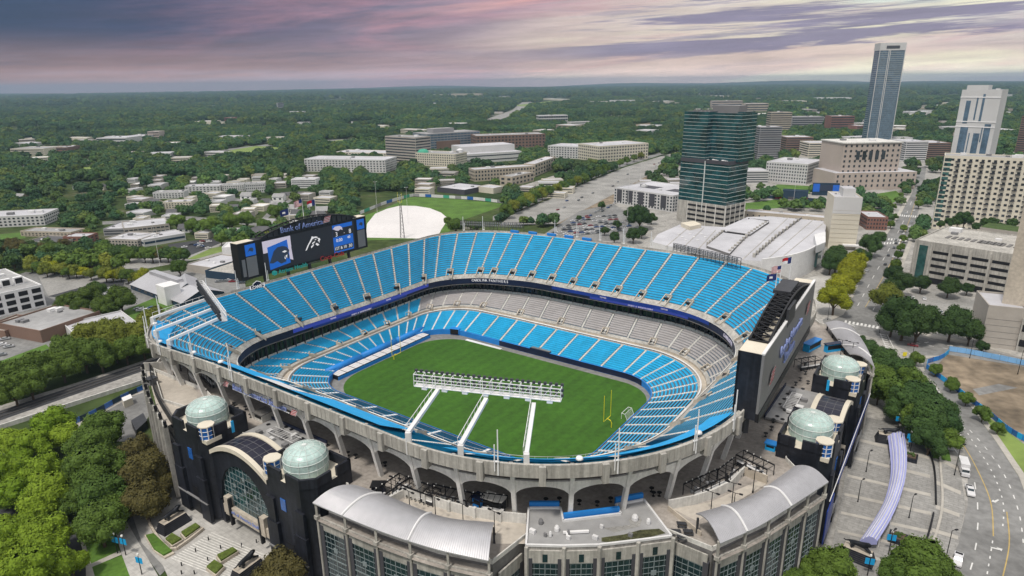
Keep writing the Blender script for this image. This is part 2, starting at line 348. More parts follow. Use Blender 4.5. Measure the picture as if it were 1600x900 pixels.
# ribbon board, suites and lip rail
mb=MB(); ringstrip(mb,lambda t:LIP.p(t,.55),lambda t:LIP.p(t,-2.4)); 
ringstrip(mb,lambda t:surf(LIP,WALK,t,.012,.25),lambda t:LIP.p(t,.55),mi=1)
mb.build('ribbon_board',['navy','concrete_pale'],ST)
mb=MB(); ringstrip(mb,lambda t:mix(LIP.p(t,-2.9),CLO.p(t),.96)+ZZ*0,lambda t:CLO.p(t)*1.0); 
ringstrip(mb,lambda t:Vector((CLO.p(t).x,CLO.p(t).y,LIP.p(t).z-2.9)),lambda t:CLO.p(t,-.1)); mb.build('suite_front','glass_dark',ST)
mb=MB()
ringstrip(mb,lambda t:surf(CLI,CLO,t,.90,.95),lambda t:surf(CLI,CLO,t,.90,-.1)); ringstrip(mb,lambda t:surf(CLI,CLO,t,.93,.95),lambda t:surf(CLI,CLO,t,.90,.95)); mb.build('suite_rail','concrete_pale',ST)
mb=MB()
for i in range(NT*4):
    t=i/4+.1; a=surf(CLI,CLO,t,.93); b=Vector((a.x,a.y,LIP.p(t).z-2.6)); mb.beam(a,b,.35 if i%2 else .8)
    if i%2: mb.box(mix(a,b,.93)+inward(CLO,t)[0]*.5,(.22,0,0),(0,.22,0),(0,0,.16),1)
mb.build('suite_mullions',['dark_steel','lamp_lens'],ST)
def ringad(name,t0,t1,z0,z1,m,off=.14):
    mb=MB(); o=lambda t:inward(LIP,t)[0]*off
    ringstrip(mb,lambda t:LIP.p(t,z1)+o(t),lambda t:LIP.p(t,z0)+o(t),t0,t1,.1); 
    ringstrip(mb,lambda t:LIP.p(t,z1),lambda t:LIP.p(t,z1)+o(t),t0,t1,.1); return mb.build(name,m,ST)
ringad('ribbon_screen',42.3,51.5,-1.3,.45,'screen_indigo'); ringad('ribbon_screen',43.4,49.7,-2.3,-1.35,'ad_blue')
ringad('ribbon_screen',3.2,10.6,-1.2,.45,'ad_blue'); ringad('ribbon_screen',5.0,9.4,-2.3,-1.25,'screen_indigo')
def ringtext(st,t,z,size,m,sp=.62):
    n=len(st); L=(LIP.p(t+.05)-LIP.p(t-.05)).length/.1
    for i,ch in enumerate(st):
        if ch==' ': continue
        tt=t+(i-(n-1)/2)*size*sp*1.25/L; n_,d=inward(LIP,tt)
        text(ch,LIP.p(tt,z)+n_*.34,d,ZZ,size,m,ST,'ribbon_letter',.05)
ringtext('CAROLINA PANTHERS',NT-.2,-.65,1.5,'screen_white'); ringtext('CHARLOTTE',12.3,-.8,1.6,'screen_pale')
for t,s,z in [(5.6,'TEPPER',-.5),(8.2,'TEPPER',-.5),(7.2,'SPORTS & ENTERTAINMENT',-1.8),(44.6,'TEPPER',-.4),(48.3,'TEPPER',-.4),(46.4,'SPORTS & ENTERTAINMENT',-1.8)]: ringtext(s,t,z,.75,'screen_pale')
mb=MB(); ringstrip(mb,lambda t:LIP.p(t,1.35),lambda t:LIP.p(t,1.2)); 
for i in range(NT*3): mb.beam(LIP.p(i/3,.5),LIP.p(i/3,1.3),.08)
mb.build('lip_rail','white_dirty',ST)
# rim parapet with pilasters
mb=MB(); ringstrip(mb,lambda t:RIM.p(t,-3.3),lambda t:RIM.p(t)); ringstrip(mb,lambda t:RIM.p(t),lambda t:mix(RIM.p(t),WALK.p(t,1.1),.25)); ringstrip(mb,lambda t:mix(RIM.p(t),WALK.p(t,1.1),.25),lambda t:mix(RIM.p(t,-1.1),WALK.p(t),.25))
for i in range(NT*8):
    t=i/8; n,d=inward(RIM,t); c=RIM.p(t,-1.65)-n*.03; mb.box(c,d*.10,n*.05,ZZ*1.55)
mb.build('rim_parapet','concrete',ST)
for k in range(NT):
    t=k+.5
    if not 20<t<46: continue
    mb=MB(); n,d=inward(RIM,t); mb.box(RIM.p(t,-2.5)-n*.25,d*.75,n*.45,ZZ*2.4); mb.box(RIM.p(t,-4.6)+n*.5,d*.6,n*.9,ZZ*.55); mb.build('parapet_pilaster','concrete',ST)
# sheets added over the near rows, coloured bright blue for their merged seat backs
def nearband(name,t0,t1,f0,f1,m,h):
    mb=MB(); ringstrip(mb,lambda t:surf(LIP,WALK,t,f1,h),lambda t:surf(LIP,WALK,t,f0,h),t0,t1,.1)
    ringstrip(mb,lambda t:surf(LIP,WALK,t,f0,h),lambda t:surf(LIP,WALK,t,f0,h-.5),t0,t1,.1); return mb.build(name,m,ST)
nearband('seat_back_sheet',21.5,27.2,.70,.995,'paint_sky',1.15); nearband('seat_back_sheet',28.6,31.2,.40,.995,'paint_sky',1.25); nearband('seat_back_sheet',32.3,36.6,.58,.995,'paint_sky',1.2); nearband('seat_back_sheet',36.6,38.6,.80,.995,'paint_sky',1.2)
nearband('white_row_cover',31.2,32.3,.72,1.0,'white_dirty',1.35)
# columns and arches of the open upper concourse
COLR=Ring(-87.5,109.8,-98.6,94.2,31,57,27,27)
for k in range(16,48):
    mb=MB(); n,d=inward(COLR,k); b=COLR.p(k); tz=RIM.p(k).z-4.1
    top=RIM.p(k,-4.1)+n*2.2
    mb.box((b+top)/2,(top-b)/2,n*.6,d*.5); mb.build('raker_column','arch_white',ST)
    mb=MB(); K=16; zt=tz-1.5
    P=[];Q=[];P2=[];Q2=[]
    for j in range(K+1):
        f=j/K; t=k+f; nn,dd=inward(COLR,t); base=COLR.p(t); x=(f-.5)/.46
        zb=27+7.3+ (3.0*math.sqrt(max(0,1-x*x)) if abs(x)<1 else -0.6)
        g=lambda z:(mix(base,RIM.p(t,-4.1)+nn*2.2,(z-27)/(tz-27)))
        for arr,z,o in((P,zt,-.3),(Q,zb,-.3),(P2,zt,.3),(Q2,zb,.3)):
            v=g(z)+nn*o; v.z=z; arr.append(v)
    n1=K+1; mb.add(P+Q+P2+Q2,[(j,j+1,n1+j+1,n1+j) for j in range(K)]+[(2*n1+j,2*n1+j+1,3*n1+j+1,3*n1+j) for j in range(K)]+[(n1+j,n1+j+1,3*n1+j+1,3*n1+j) for j in range(K)]+[(j,j+1,2*n1+j+1,2*n1+j) for j in range(K)])
    mb.build('arch_spandrel','arch_white',ST)
mb=MB(); ringstrip(mb,lambda t:DECK.p(t),lambda t:DECK.p(t,1.5),15,49,.25)
for i in range(15*2,49*2):
    t=i/2+.25; n,d=inward(DECK,t); mb.box(DECK.p(t,.6)-n*.1,d*(1.0 if i%3 else 2.2),n*.1,ZZ*.6,1)
mb.build('concourse_wall',['concrete','concrete_dark'],ST)
# front wall round the field
mb=MB(); ringstrip(mb,lambda t:LOI.p(t,.55),lambda t:LOI.p(t,-2.2)); ringstrip(mb,lambda t:surf(LOI,LOO,t,.02,.55),lambda t:LOI.p(t,.55)); mb.build('field_wall','paint_blue',ST)
mb=MB(); o=lambda t:inward(LOI,t)[0]*.12
ringstrip(mb,lambda t:LOI.p(t,.5)+o(t),lambda t:LOI.p(t,-2.0)+o(t),2.0,10.4,.1); mb.build('field_wall_panel','navy',ST)
# field-level openings: the tunnel at the far left corner and the notched camera pit on the far sideline
mb=MB(); n,d=inward(LOI,NT-1.0); c=surf(LOI,LOO,NT-1.0,.13); mb.box(Vector((c.x,c.y,2.0)),d*2.6,n*2.9,ZZ*1.3,0); c2=c+n*2.95; mb.box(Vector((c2.x,c2.y,1.9)),d*2.2,n*.1,ZZ*1.3,1)
mb.build('tunnel_portal',['paint_blue','black'],ST)
mb=MB(); n,d=inward(LOI,4.1); c=surf(LOI,LOO,4.1,.16); mb.box(Vector((c.x,c.y,1.9)),d*5.6,n*2.7,ZZ*1.15,0); mb.box(Vector((c.x,c.y,3.1)),d*5.2,n*2.2,ZZ*.1,1)
mb.build('bench_pit',['navy','concrete_dark'],ST)
# apron and field
mb=MB(); mb.poly([LOI.p(t*.25)-ZZ*2.19 for t in range(NT*4)]); struct('field_apron',mb,'asphalt')
GR=Ring(-60.3,60.3,-38.6,37.6,20,17,0.02,0.02)
mb=MB(); mb.poly([GR.p(t*.25) for t in range(NT*4)]); fld=struct('field',mb,'grass_field')
mb=MB(); a,b=S(-44,38.2,.06),S(-22,38.2,.06); mb.box((a+b)/2,(b-a)/2,N*.9,ZZ*.05); tag(mb.build('sideline_mat','white_dirty'),'long pale mat lying along the far sideline of the field','mat')
# rolled field cover and seat covers at the left end
for n0,n1 in ((-32,-11),(-10,12),(13,33)):
    mb=MB(); mb.tube([S(-67.6,n0,2.9),S(-67.6,n1,2.9)],1.35,14)
    o=mb.build('tarp_roll','paint_blue',None,True); tag(o,{-32:'nearest of three long blue tarp rolls at the left end of the field',-10:'middle one of three long blue tarp rolls at the left end of the field',13:'farthest of three long blue tarp rolls at the left end of the field'}[n0],'tarp roll','blue tarp rolls at the left end')
t=thing('covered_platform','low white panelled seat cover with dark joints along the left end of the field','platform',S(-63.3,0,0))
mb=MB(); mb.box(S(-63.6,0,1.0),U*2.6,N*30,ZZ*.9); mb.build('base','black',t)
for i in range(12):
    mb=MB()
    for j in range(3): mb.box(S(-65.2+j*1.65,-27.3+i*4.95,1.95),U*.72,N*2.25,ZZ*.06)
    mb.build('cover_panel','tarp_white',t)
mb=MB(); mb.box(S(-60.9,0,.75),U*.12,N*30,ZZ*.75); mb.build('pad_wall','paint_blue',t)
# goalposts
def goalpost(u,sg,label):
    o=thing('goalpost',label,'goalpost',S(u,0,0),'yellow goalposts'); P=lambda du,n,z:S(u+du*sg,n,z)
    mb=MB(); mb.tube([P(1.9,0,0),P(1.9,0,1.8),P(1.5,0,2.7),P(.6,0,3.05),P(0,0,3.05)],.17,8); mb.build('gooseneck','yellow',o)
    mb=MB(); mb.tube([P(0,-2.82,3.05),P(0,2.82,3.05)],.13,8); mb.build('crossbar','yellow',o)
    for n in(-2.82,2.82): mb=MB(); mb.tube([P(0,n,3.05),P(0,n,13.7)],.12,8); mb.build('upright','yellow',o)
goalpost(54.9,1,'yellow goalpost at the right end of the field beside the small goal'); goalpost(-54.9,-1,'yellow goalpost at the left end of the field before the tarp rolls')
o=thing('soccer_goal','small white netted goal by the right end wall of the field','goal',S(58.2,11,0)); c=S(58.2,11)
mb=MB(); 
for n in(-3,3):
    mb.tube([S(57,11+n,0),S(57,11+n,2.4),S(58.4,11+n,2.4),S(59.4,11+n,0)],.10,6)
mb.tube([S(57,8,2.4),S(57,14,2.4)],.1,6); mb.tube([S(58.4,8,2.4),S(58.4,14,2.4)],.08,6); mb.tube([S(59.4,8,.1),S(59.4,14,.1)],.08,6); mb.build('frame','white',o)
mb=MB()
for i in range(13): mb.tube([S(58.4,8+i*.5,2.4),S(59.4,8+i*.5,0)],.02,3)
for i in range(6): mb.tube([S(58.4+i*.17,8,2.4-i*.4),S(58.4+i*.17,14,2.4-i*.4)],.02,3)
mb.build('net','white',o)
# ---------------------------------------------------------------- light rigs
def rig(label,bases,ends,b0,b1,H):
    o=thing('light_rig',label,'floodlights',b0,'floodlight racks on the stadium rim')
    for a,e in zip(bases,ends):
        mb=MB(); mb.beam(a-ZZ*3.5,a+ZZ*2.2,1.3,1.3); mb.build('post','white_dirty',o)
        mb=MB(); mb.beam(a+ZZ*2,e,1.0,.8); mb.build('arm','white_dirty',o)
        mb=MB(); d=(e-a).normalized(); sd=d.cross(ZZ).normalized()
        for q in (-1,): mb.beam(a+ZZ*3.6+sd*q*.7,e+ZZ*1.4+sd*q*.7,.12)
        for j in range(9): x=mix(a+ZZ*2.2,e,j/8)+sd*-.7; mb.beam(x,x+ZZ*1.4,.09)
        mb.build('rail','white_dirty',o)
    d=(b1-b0); L=d.length; d.normalize(); s=Vector((-d.y,d.x,0)); 
    mb=MB()
    for z in(0,H*.45,H): 
        for q in(-.9,.9): mb.beam(b0+ZZ*z+s*q,b1+ZZ*z+s*q,.17)
    n=int(L/2.4)
    for i in range(n+1):
        c=b0+d*L*i/n
        for q in(-.9,.9): mb.beam(c+s*q,c+s*q+ZZ*H,.14)
        mb.beam(c-s*.9,c+s*.9,.12); mb.beam(c-s*.9+ZZ*H,c+s*.9+ZZ*H,.12)
        if i<n: c2=b0+d*L*(i+1)/n; mb.beam(c-s*.9,c2-s*.9+ZZ*H,.09)
    mb.box((b0+b1)/2+ZZ*.05,d*L/2,s*.85,ZZ*.05); mb.build('truss_frame','white',o)
    m=int(L/1.4); mb=MB(); mb.box(Vector((0,0,0)),(.36,0,0),(0,.32,0),(0,0,.36)); lamp0=None
    for r in range(3):
        for i in range(m+1):
            c=b0+d*L*i/m+s*1.1+ZZ*(H*(.22+.42*r))
            if lamp0 is None: lamp0=mb.build('floodlight','dark_steel'); f=lamp0
            else: f=lamp0.copy(); COL.objects.link(f)
            f.parent=o; f.location=c-WORLD[o.name]; f.rotation_euler=(0,0,math.atan2(d.y,d.x))
    mb=MB()
    for i in range(7): c=b0+d*L*(i+.5)/7-s*.5-ZZ*.4; mb.box(c,d*.7,s*.4,ZZ*.4)
    mb.build('ballast_boxes','white',o)
    return o
rig('white floodlight rack on three long arms over the near stands',[S(54.3,-102.8,44.5),S(67.9,-100.2,44.5),S(82.2,-95,44.5)],[S(51,-88.3,50.5),S(64,-85.3,50.5),S(75,-81,50.5)],S(44,-89,50.4),S(79.4,-75.6,50.4),3.3)
rig('white floodlight rack on three arms at the left corner of the stadium',[S(-80.5,-93.3,43),S(-66.4,-99.5,43),S(-54,-101.5,43)],[S(-69,-79,50),S(-57,-84,50),S(-46,-88.3,50)],S(-42,-88.5,50),S(-82,-73,50),3.3)
def rimrig(label,b0,b1,H=3):
    o=thing('light_rig',label,'floodlights',b0,'floodlight racks on the stadium rim'); d=b1-b0; L=d.length; d.normalize(); s=Vector((-d.y,d.x,0)); n=int(L/2.2)
    mb=MB()
    for i in range(n+1): c=b0+d*L*i/n; mb.beam(c-ZZ*2,c+ZZ*H,.22)
    for z in(0,H*.5,H): mb.beam(b0+ZZ*z,b1+ZZ*z,.22)
    mb.build('truss_frame','dark_steel',o)
    mb=MB(); mb.box(Vector((0,0,0)),(.4,0,0),(0,.25,0),(0,0,.4)); lamp0=None
    for r in range(2):
        for i in range(int(L/1.3)):
            c=b0+d*(i*1.3+.5)+ZZ*(H*(.28+.45*r))
            if lamp0 is None: lamp0=mb.build('floodlight','grey_panel'); f=lamp0
            else: f=lamp0.copy(); COL.objects.link(f)
            f.parent=o; f.location=c-WORLD[o.name]; f.rotation_euler=(0,0,math.atan2(d.y,d.x))
rimrig('grey floodlight rack along the far rim in front of the white practice cover',S(-88,90,44.5),S(-52,103,44.8)); rimrig('grey floodlight rack along the far rim in front of the white roof',S(38,101,45),S(74,90,45))
# masts round the rim
mp=thing('rim_mast','slim white twin mast standing on the stadium rim','mast',(0,0,0),'white masts round the rim')
mb=MB(); mb.tube([(0,0,-3),(0,0,8.3)],[.2,.13],6); mb.build('pole','white',mp); mb=MB(); mb.tube([(.75,.1,-2),(.75,.1,4.6)],.14,6); mb.build('short_pole','white',mp); mb=MB(); mb.bx(-.25,1.0,-.2,.2,.3,.55); mb.build('bracket','white',mp)
for t in [20.6,21.7,22.8,24.3,26.2,33.0,34.5,36.0,37.0,38.0,39.1,41.2,42.2,43.3,53.3,54.3,2,3,4,5,6.1]:
    n,d=inward(RIM,t); P=RIM.p(t)-n*.25; place(mp,P,math.atan2(d.y,d.x)+(.0))
# blue equipment boxes on the far rim
bp=MB(); bp.bx(-2.6,2.6,-.6,.6,0,1.3); bo=bp.build('rim_box','paint_blue'); tag(bo,'long blue box sitting on the far rim behind the seats','box','blue boxes on the far rim')
for i,t in enumerate([.1,1.0,1.9,2.7,3.5]): n,d=inward(RIM,t); place(bo,RIM.p(t,-.4)+n*.9,math.atan2(d.y,d.x))
sp=MB(); sp.lathe((0,0,0),[(.2,0),(.9,.3),(.7,.8),(0,.9)],10); so=sp.build('rim_dish','white',None,True); tag(so,'small round white dish resting on the blue covers near the rim','dish','white dishes on the near rim')
for i,t in enumerate([22.6,24.9,34.7,36.3,38.3,39.4,33.6]): n,d=inward(RIM,t); place(so,RIM.p(t,.15)+n*1.6)
# sign along the near arches
sg=thing('stadium_sign','long blue letter sign with red striped emblems fixed over the near arches','sign',S(-6,-101.6,38.4))
text('Bank of America Stadium',S(-5.5,-102.5,38.5),U,ZZ*1.0+N*.12,1.9,'sign_blue',sg,'lettering',.15,.98)
mb=MB(); mb.box(S(-5.5,-102.2,37.3),U*13.5,N*.08,ZZ*.12); mb.build('mounting_rail','white_dirty',sg)
def flagmark(center,xd,up,s,par,dd=0):
    xd=Vector(xd).normalized(); up=Vector(up).normalized(); 
    mb=MB()
    for i in range(4):
        y=(i-1.5)*s*.3; mb_y=[(-s*.75+y*.5,y-s*.1),(s*.75+y*.5,y-s*.02),(s*.75+y*.5+.12*s,y+s*.13),(-s*.75+y*.5+.12*s,y+s*.05)]
        onface(center,xd,up,mb_y,mb,0 if i<3 else 0,.12)
    onface(center,xd,up,[(-s*.95,-s*.66),(s*.62,-s*.56),(s*1.12,s*.62),(-s*.45,s*.52)],mb,1,.04)
    mb.build('striped_emblem',['red','white_dirty'],par)
for u in(-21.6,10.6): flagmark(S(u,-102.6,38.5),U,ZZ+N*.15,1.5,sg)
# ================================================================ SCOREBOARDS
def board_left():
    o=thing('scoreboard','wide black scoreboard with lit screens and arched top at the left end of the stadium','scoreboard',S(-96,-12,44.5))
    X=N; n0,n1=-48.5,23; z0,z1=44.9,60.9; uf=-94.0
    P=lambda n,z,d=0:S(uf+d,n,z)
    mb=MB(); mb.box(S(uf-2.6,(n0+n1)/2,(z0+z1)/2),U*2.5,N*(n1-n0)/2,ZZ*(z1-z0)/2); mb.build('cabinet','black',o)
    mb=MB(); mb.box(S(uf-2.6,n0+4,z1+.08),U*2.3,N*4,ZZ*.1); mb.box(S(uf-2.6,n1-4,z1+.08),U*2.3,N*4,ZZ*.1); mb.build('roof_cap','cream',o)
    def scr(a,b,c,d,m,nm='screen',dd=.06): mb=MB(); mb.quad(P(a,c,dd),P(b,c,dd),P(b,d,dd),P(a,d,dd)); return mb.build(nm,m,o)
    for a,b in((n0+3.2,n0+8.2),(n1-6.2,n1-1.4)):
        scr(a,b,z1-6.0,z1-1.0,'screen_blue','logo_screen'); scr(a,b,z0+1,z1-6.4,'grey_panel','speaker_grille')
        c=P((a+b)/2,z1-3.5,.12); mb=MB(); onface(c,N,ZZ,[(-1.5,-1.0),(-.6,-.2),(.2,-.5),(.8,-1.0),(1.5,-.2),(1.3,.7),(.3,1.0),(-.6,.7)],mb); mb.build('emblem','screen_slate',o)
    scr(n0+1,n0+2.6,z0+1.5,z1-7,'grey_panel','speaker_grille')
    scr(n0+11.2,n1-8.2,z0+1.0,z1-.9,'screen_black')
    # picture panel with a dark cat head
    a=n0+11.6; scr(a,a+14.5,z0+9.5,z1-1.2,'screen_pale','screen',.09); mb=MB(); onface(P(0,0,.09),N,ZZ,[(a+11.5,z0+5),(a+14.8,z0+3.5),(a+14.4,z0+9.5),(a+11.5,z0+9.5)],mb); mb.build('screen','screen_pale',o)
    mb=MB(); onface(P(0,0,.12),N,ZZ,[(a+2.4,z0+1.6),(a+13.2,z0+2.6),(a+12.6,z1-2.6),(a+2.2,z1-4.2)],mb); mb.build('screen','screen_blue',o)
    mb=MB(); onface(P(a+7.6,z0+7.2,.16),N,ZZ,[(-5.2,-2.6),(-3.6,.2),(-2.4,2.4),(-.4,3.7),(2.2,3.8),(4.4,3.0),(5.6,1.2),(5.0,-.4),(5.4,-1.6),(4.6,-2.8),(3.6,-1.4),(3.4,-3.6),(.6,-4.0),(-1.2,-2.4),(-3.2,-3.0)],mb)
    onface(P(a+7.6,z0+7.2,.19),N,ZZ,[(1.6,1.2),(3.2,1.6),(4.4,1.0),(3.0,.6)],mb,1); onface(P(a+7.6,z0+7.2,.19),N,ZZ,[(3.3,-.9),(4.3,-.5),(3.9,-2.2)],mb,1); onface(P(a+7.6,z0+7.2,.19),N,ZZ,[(2.6,-2.0),(3.0,-.8),(3.3,-2.6)],mb,1)
    mb.build('cat_head_picture',['screen_slate','screen_white'],o)
    # white line-work cat head
    c=P(-10.6,z0+9.2,.14); mb=MB()
    for pts in [[(-4.8,-3.2),(-3.9,-3.0),(-2.2,-.6),(-.7,.7),(-1.5,1.1),(-3.2,-.8)],[(-1.7,.9),(-.7,2.2),(.6,2.7),(2.4,2.6),(3.5,2.0),(2.6,1.8),(1.2,2.0),(0,1.6),(-.8,.7)],[(-.7,2.2),(-.2,3.2),(.8,2.6)],[(1.1,1.1),(2.5,1.55),(2.0,.8)],[(2.8,1.75),(4.3,1.4),(4.7,.5),(3.9,-.1),(2.9,.2),(3.6,.8)],[(3.5,.1),(4.2,.2),(3.9,-1.1)],[(1.5,-1.2),(2.6,-2.2),(3.8,-1.9),(3.1,-1.2),(2.2,-.6)],[(-.3,-.1),(1.5,.45),(1.3,-.15),(-.5,-.9)],[(-1.3,-1.8),(.6,-.8),(.6,-1.4),(-1.1,-2.7)]]: onface(c,N,ZZ,[(x*.95,y*.95) for x,y in pts],mb)
    mb.build('cat_head_emblem','screen_white',o)
    # score panel
    b=n1-21.6; scr(b,b+12.4,z0+1.3,z1-1.1,'screen_blue','screen',.09); scr(b,b+12.4,z0+9.0,z1-3.0,'screen_black','screen',.12); scr(b+.4,b+12,z0+2,z0+4.4,'screen_slate','screen',.12)
    T=lambda s,n,z,h,m='screen_white':text(s,P(n,z,.2),N,ZZ,h,m,o,'lettering',.03)
    mb=MB(); onface(P(b+3.3,z0+12.6,.16),N,ZZ,[(-3,.6),(-1.6,1.6),(1.2,1.5),(2.6,.6),(2.9,-.9),(1.6,-.2),(.2,-.8),(-1.4,-.3)],mb); mb.build('emblem','screen_pale',o)
    T('3',b+2.2,z0+10.2,2.3); T('8',b+10.6,z0+10.4,2.3); T('-',b+7,z0+10.4,1.6); T('0:00',b+3.6,z0+7.2,1.7); T('40',b+9.6,z0+7.6,1.4); T('1ST & 10',b+4,z0+3.3,1.5); T('30',b+10.2,z0+3.2,1.7)
    # arched steel header
    mb=MB(); K=18; top=[];
    for i in range(K+1):
        f=i/K; n=mix(n0+12,n1-6,f); zz=z1+.5+4.2*math.sin(PI*min(1,f*1.0))**.8; top.append((n,zz))
    for j in range(K):
        for d in (0,-4.6): mb.beam(P(top[j][0],top[j][1],d-.2),P(top[j+1][0],top[j+1][1],d-.2),.5)
        mb.beam(P(top[j][0],z1,-.2),P(*top[j],-.2),.28); mb.beam(P(top[j][0],z1,-4.8),P(*top[j],-4.8),.28); mb.beam(P(*top[j],-.2),P(*top[j],-4.8),.28); mb.beam(P(*top[j],-.2),P(*top[j+1],-4.8),.2)
    mb.build('header_truss','black',o)
    mb=MB(); mb.poly([P(n,z,-.5) for n,z in top]+[P(n1-6,z1,-.5),P(n0+12,z1,-.5)]); mb.build('header_panel','dark_steel',o)
    text('Bank of America',P(-15.5,z1+1.9,.25),N,ZZ,2.6,'sign_blue',o,'lettering',.15); flagmark(P(-1.5,z1+2.6,.3),N,ZZ,2.4,o)
    # advertising letters beneath
    mb=MB(); mb.box(S(uf+.6,-20,z0-.2),U*.3,N*14,ZZ*.12); mb.build('sign_rail','dark_steel',o)
    text('Atrium Health',P(-23.5,z0+.05,1.3),N,ZZ,2.0,'screen_teal',o,'lettering',.1); mb=MB(); mb.lathe(P(-33.4,z0+.2,1.3),[(0,-1.2),(1.1,-.6),(1.1,.6),(0,1.2)],12); mb.build('round_emblem','screen_teal',o)
    text('Coca-Cola',P(-1.0,z0+.7,1.3),N,ZZ,2.5,'screen_red',o,'lettering',.1)
    c=P(-43.8,z0-2.6,3.2); mb=MB(); out=[(-3.6,-1.7),(-3.6,.6),(-2,.6),(-2,1.3),(0,2.2),(2,1.3),(2,.6),(3.6,.6),(3.6,-1.7)]
    onface(c,N,ZZ,out,mb,0,-.1); onface(c,N,ZZ,[(x*.9,y*.88) for x,y in out],mb,1,0); mb.build('house_shaped_sign',['screen_white','navy'],o); text("LOWE'S",c+U*.15-ZZ*.5,N,ZZ,1.5,'screen_white',o)
    mb=MB()
    for n in (-36,-24,-12,0,12): mb.beam(S(uf-2.6,n,z0),S(uf-1.5,n,38),1.1)
    mb.build('support_legs','dark_steel',o)
    return o
board_left()
for i,(n,m1,lab) in enumerate([(-15.2,('flag_blue','white_dirty'),'blue flag on the leftmost pole behind the left scoreboard'),(-8.6,('red','white_dirty'),'striped red and white flag on the middle pole behind the left scoreboard'),(-3.0,('red','white'),'red and white flag on the right pole behind the left scoreboard')]):
    pass
def flag(base,h,dirv,kind,label,poleleb,sz=(4.6,2.8)):
    o=thing('flagpole',poleleb,'flagpole',base,'flagpoles behind the scoreboards'); mb=MB(); mb.tube([base,base+ZZ*h],[.2,.1],8); mb.build('pole','white',o); mb=MB(); mb.lathe(base+ZZ*h,[(0,-.2),(.22,0),(0,.25)],8); mb.build('finial','cream',o)
    mb=MB(); K=10; d=Vector(dirv).normalized(); s=Vector((-d.y,d.x,0)); top=base+ZZ*(h-.3)
    def pt(i,j): f=i/K; return top+d*(f*sz[0]*.86)+s*(.35*sin(f*7))-ZZ*(j*sz[1]+f*.9)
    if kind=='us':
        for r in range(13):
            for i in range(K):
                if r<7 and i<4: m=2
                else: m=0 if r%2==0 else 1
                mb.quad(pt(i,r/13),pt(i+1,r/13),pt(i+1,(r+1)/13),pt(i,(r+1)/13),m)
    elif kind=='nc':
        for r in range(2):
            for i in range(K): mb.quad(pt(i,r/2),pt(i+1,r/2),pt(i+1,r/2+.5),pt(i,r/2+.5),2 if i<4 else r)
    else:
        for i in range(K): mb.quad(pt(i,0),pt(i+1,0),pt(i+1,1),pt(i,1),2)
        for i in range(4,7): mb.quad(pt(i,.35)+s*.05,pt(i+1,.35)+s*.05,pt(i+1,.65)+s*.05,pt(i,.65)+s*.05,1)
    f=mb.build('flag',['red','white','flag_blue']); tag(f,label,'flag','flags behind the scoreboards')
lf=(-N*.9-U*.3)
for n,h,kd,a,b in [(-17.5,9,'sc','dark blue flag flying at the left scoreboard','leftmost of three white flagpoles behind the left scoreboard'),(-9.6,12,'us','striped red and white flag flying at the left scoreboard','middle of three white flagpoles behind the left scoreboard'),(-2.4,11,'nc','red and white banded flag flying at the left scoreboard','rightmost of three white flagpoles behind the left scoreboard')]:
    flag(S(-99.8,n,62),h,lf,kd,a,b)
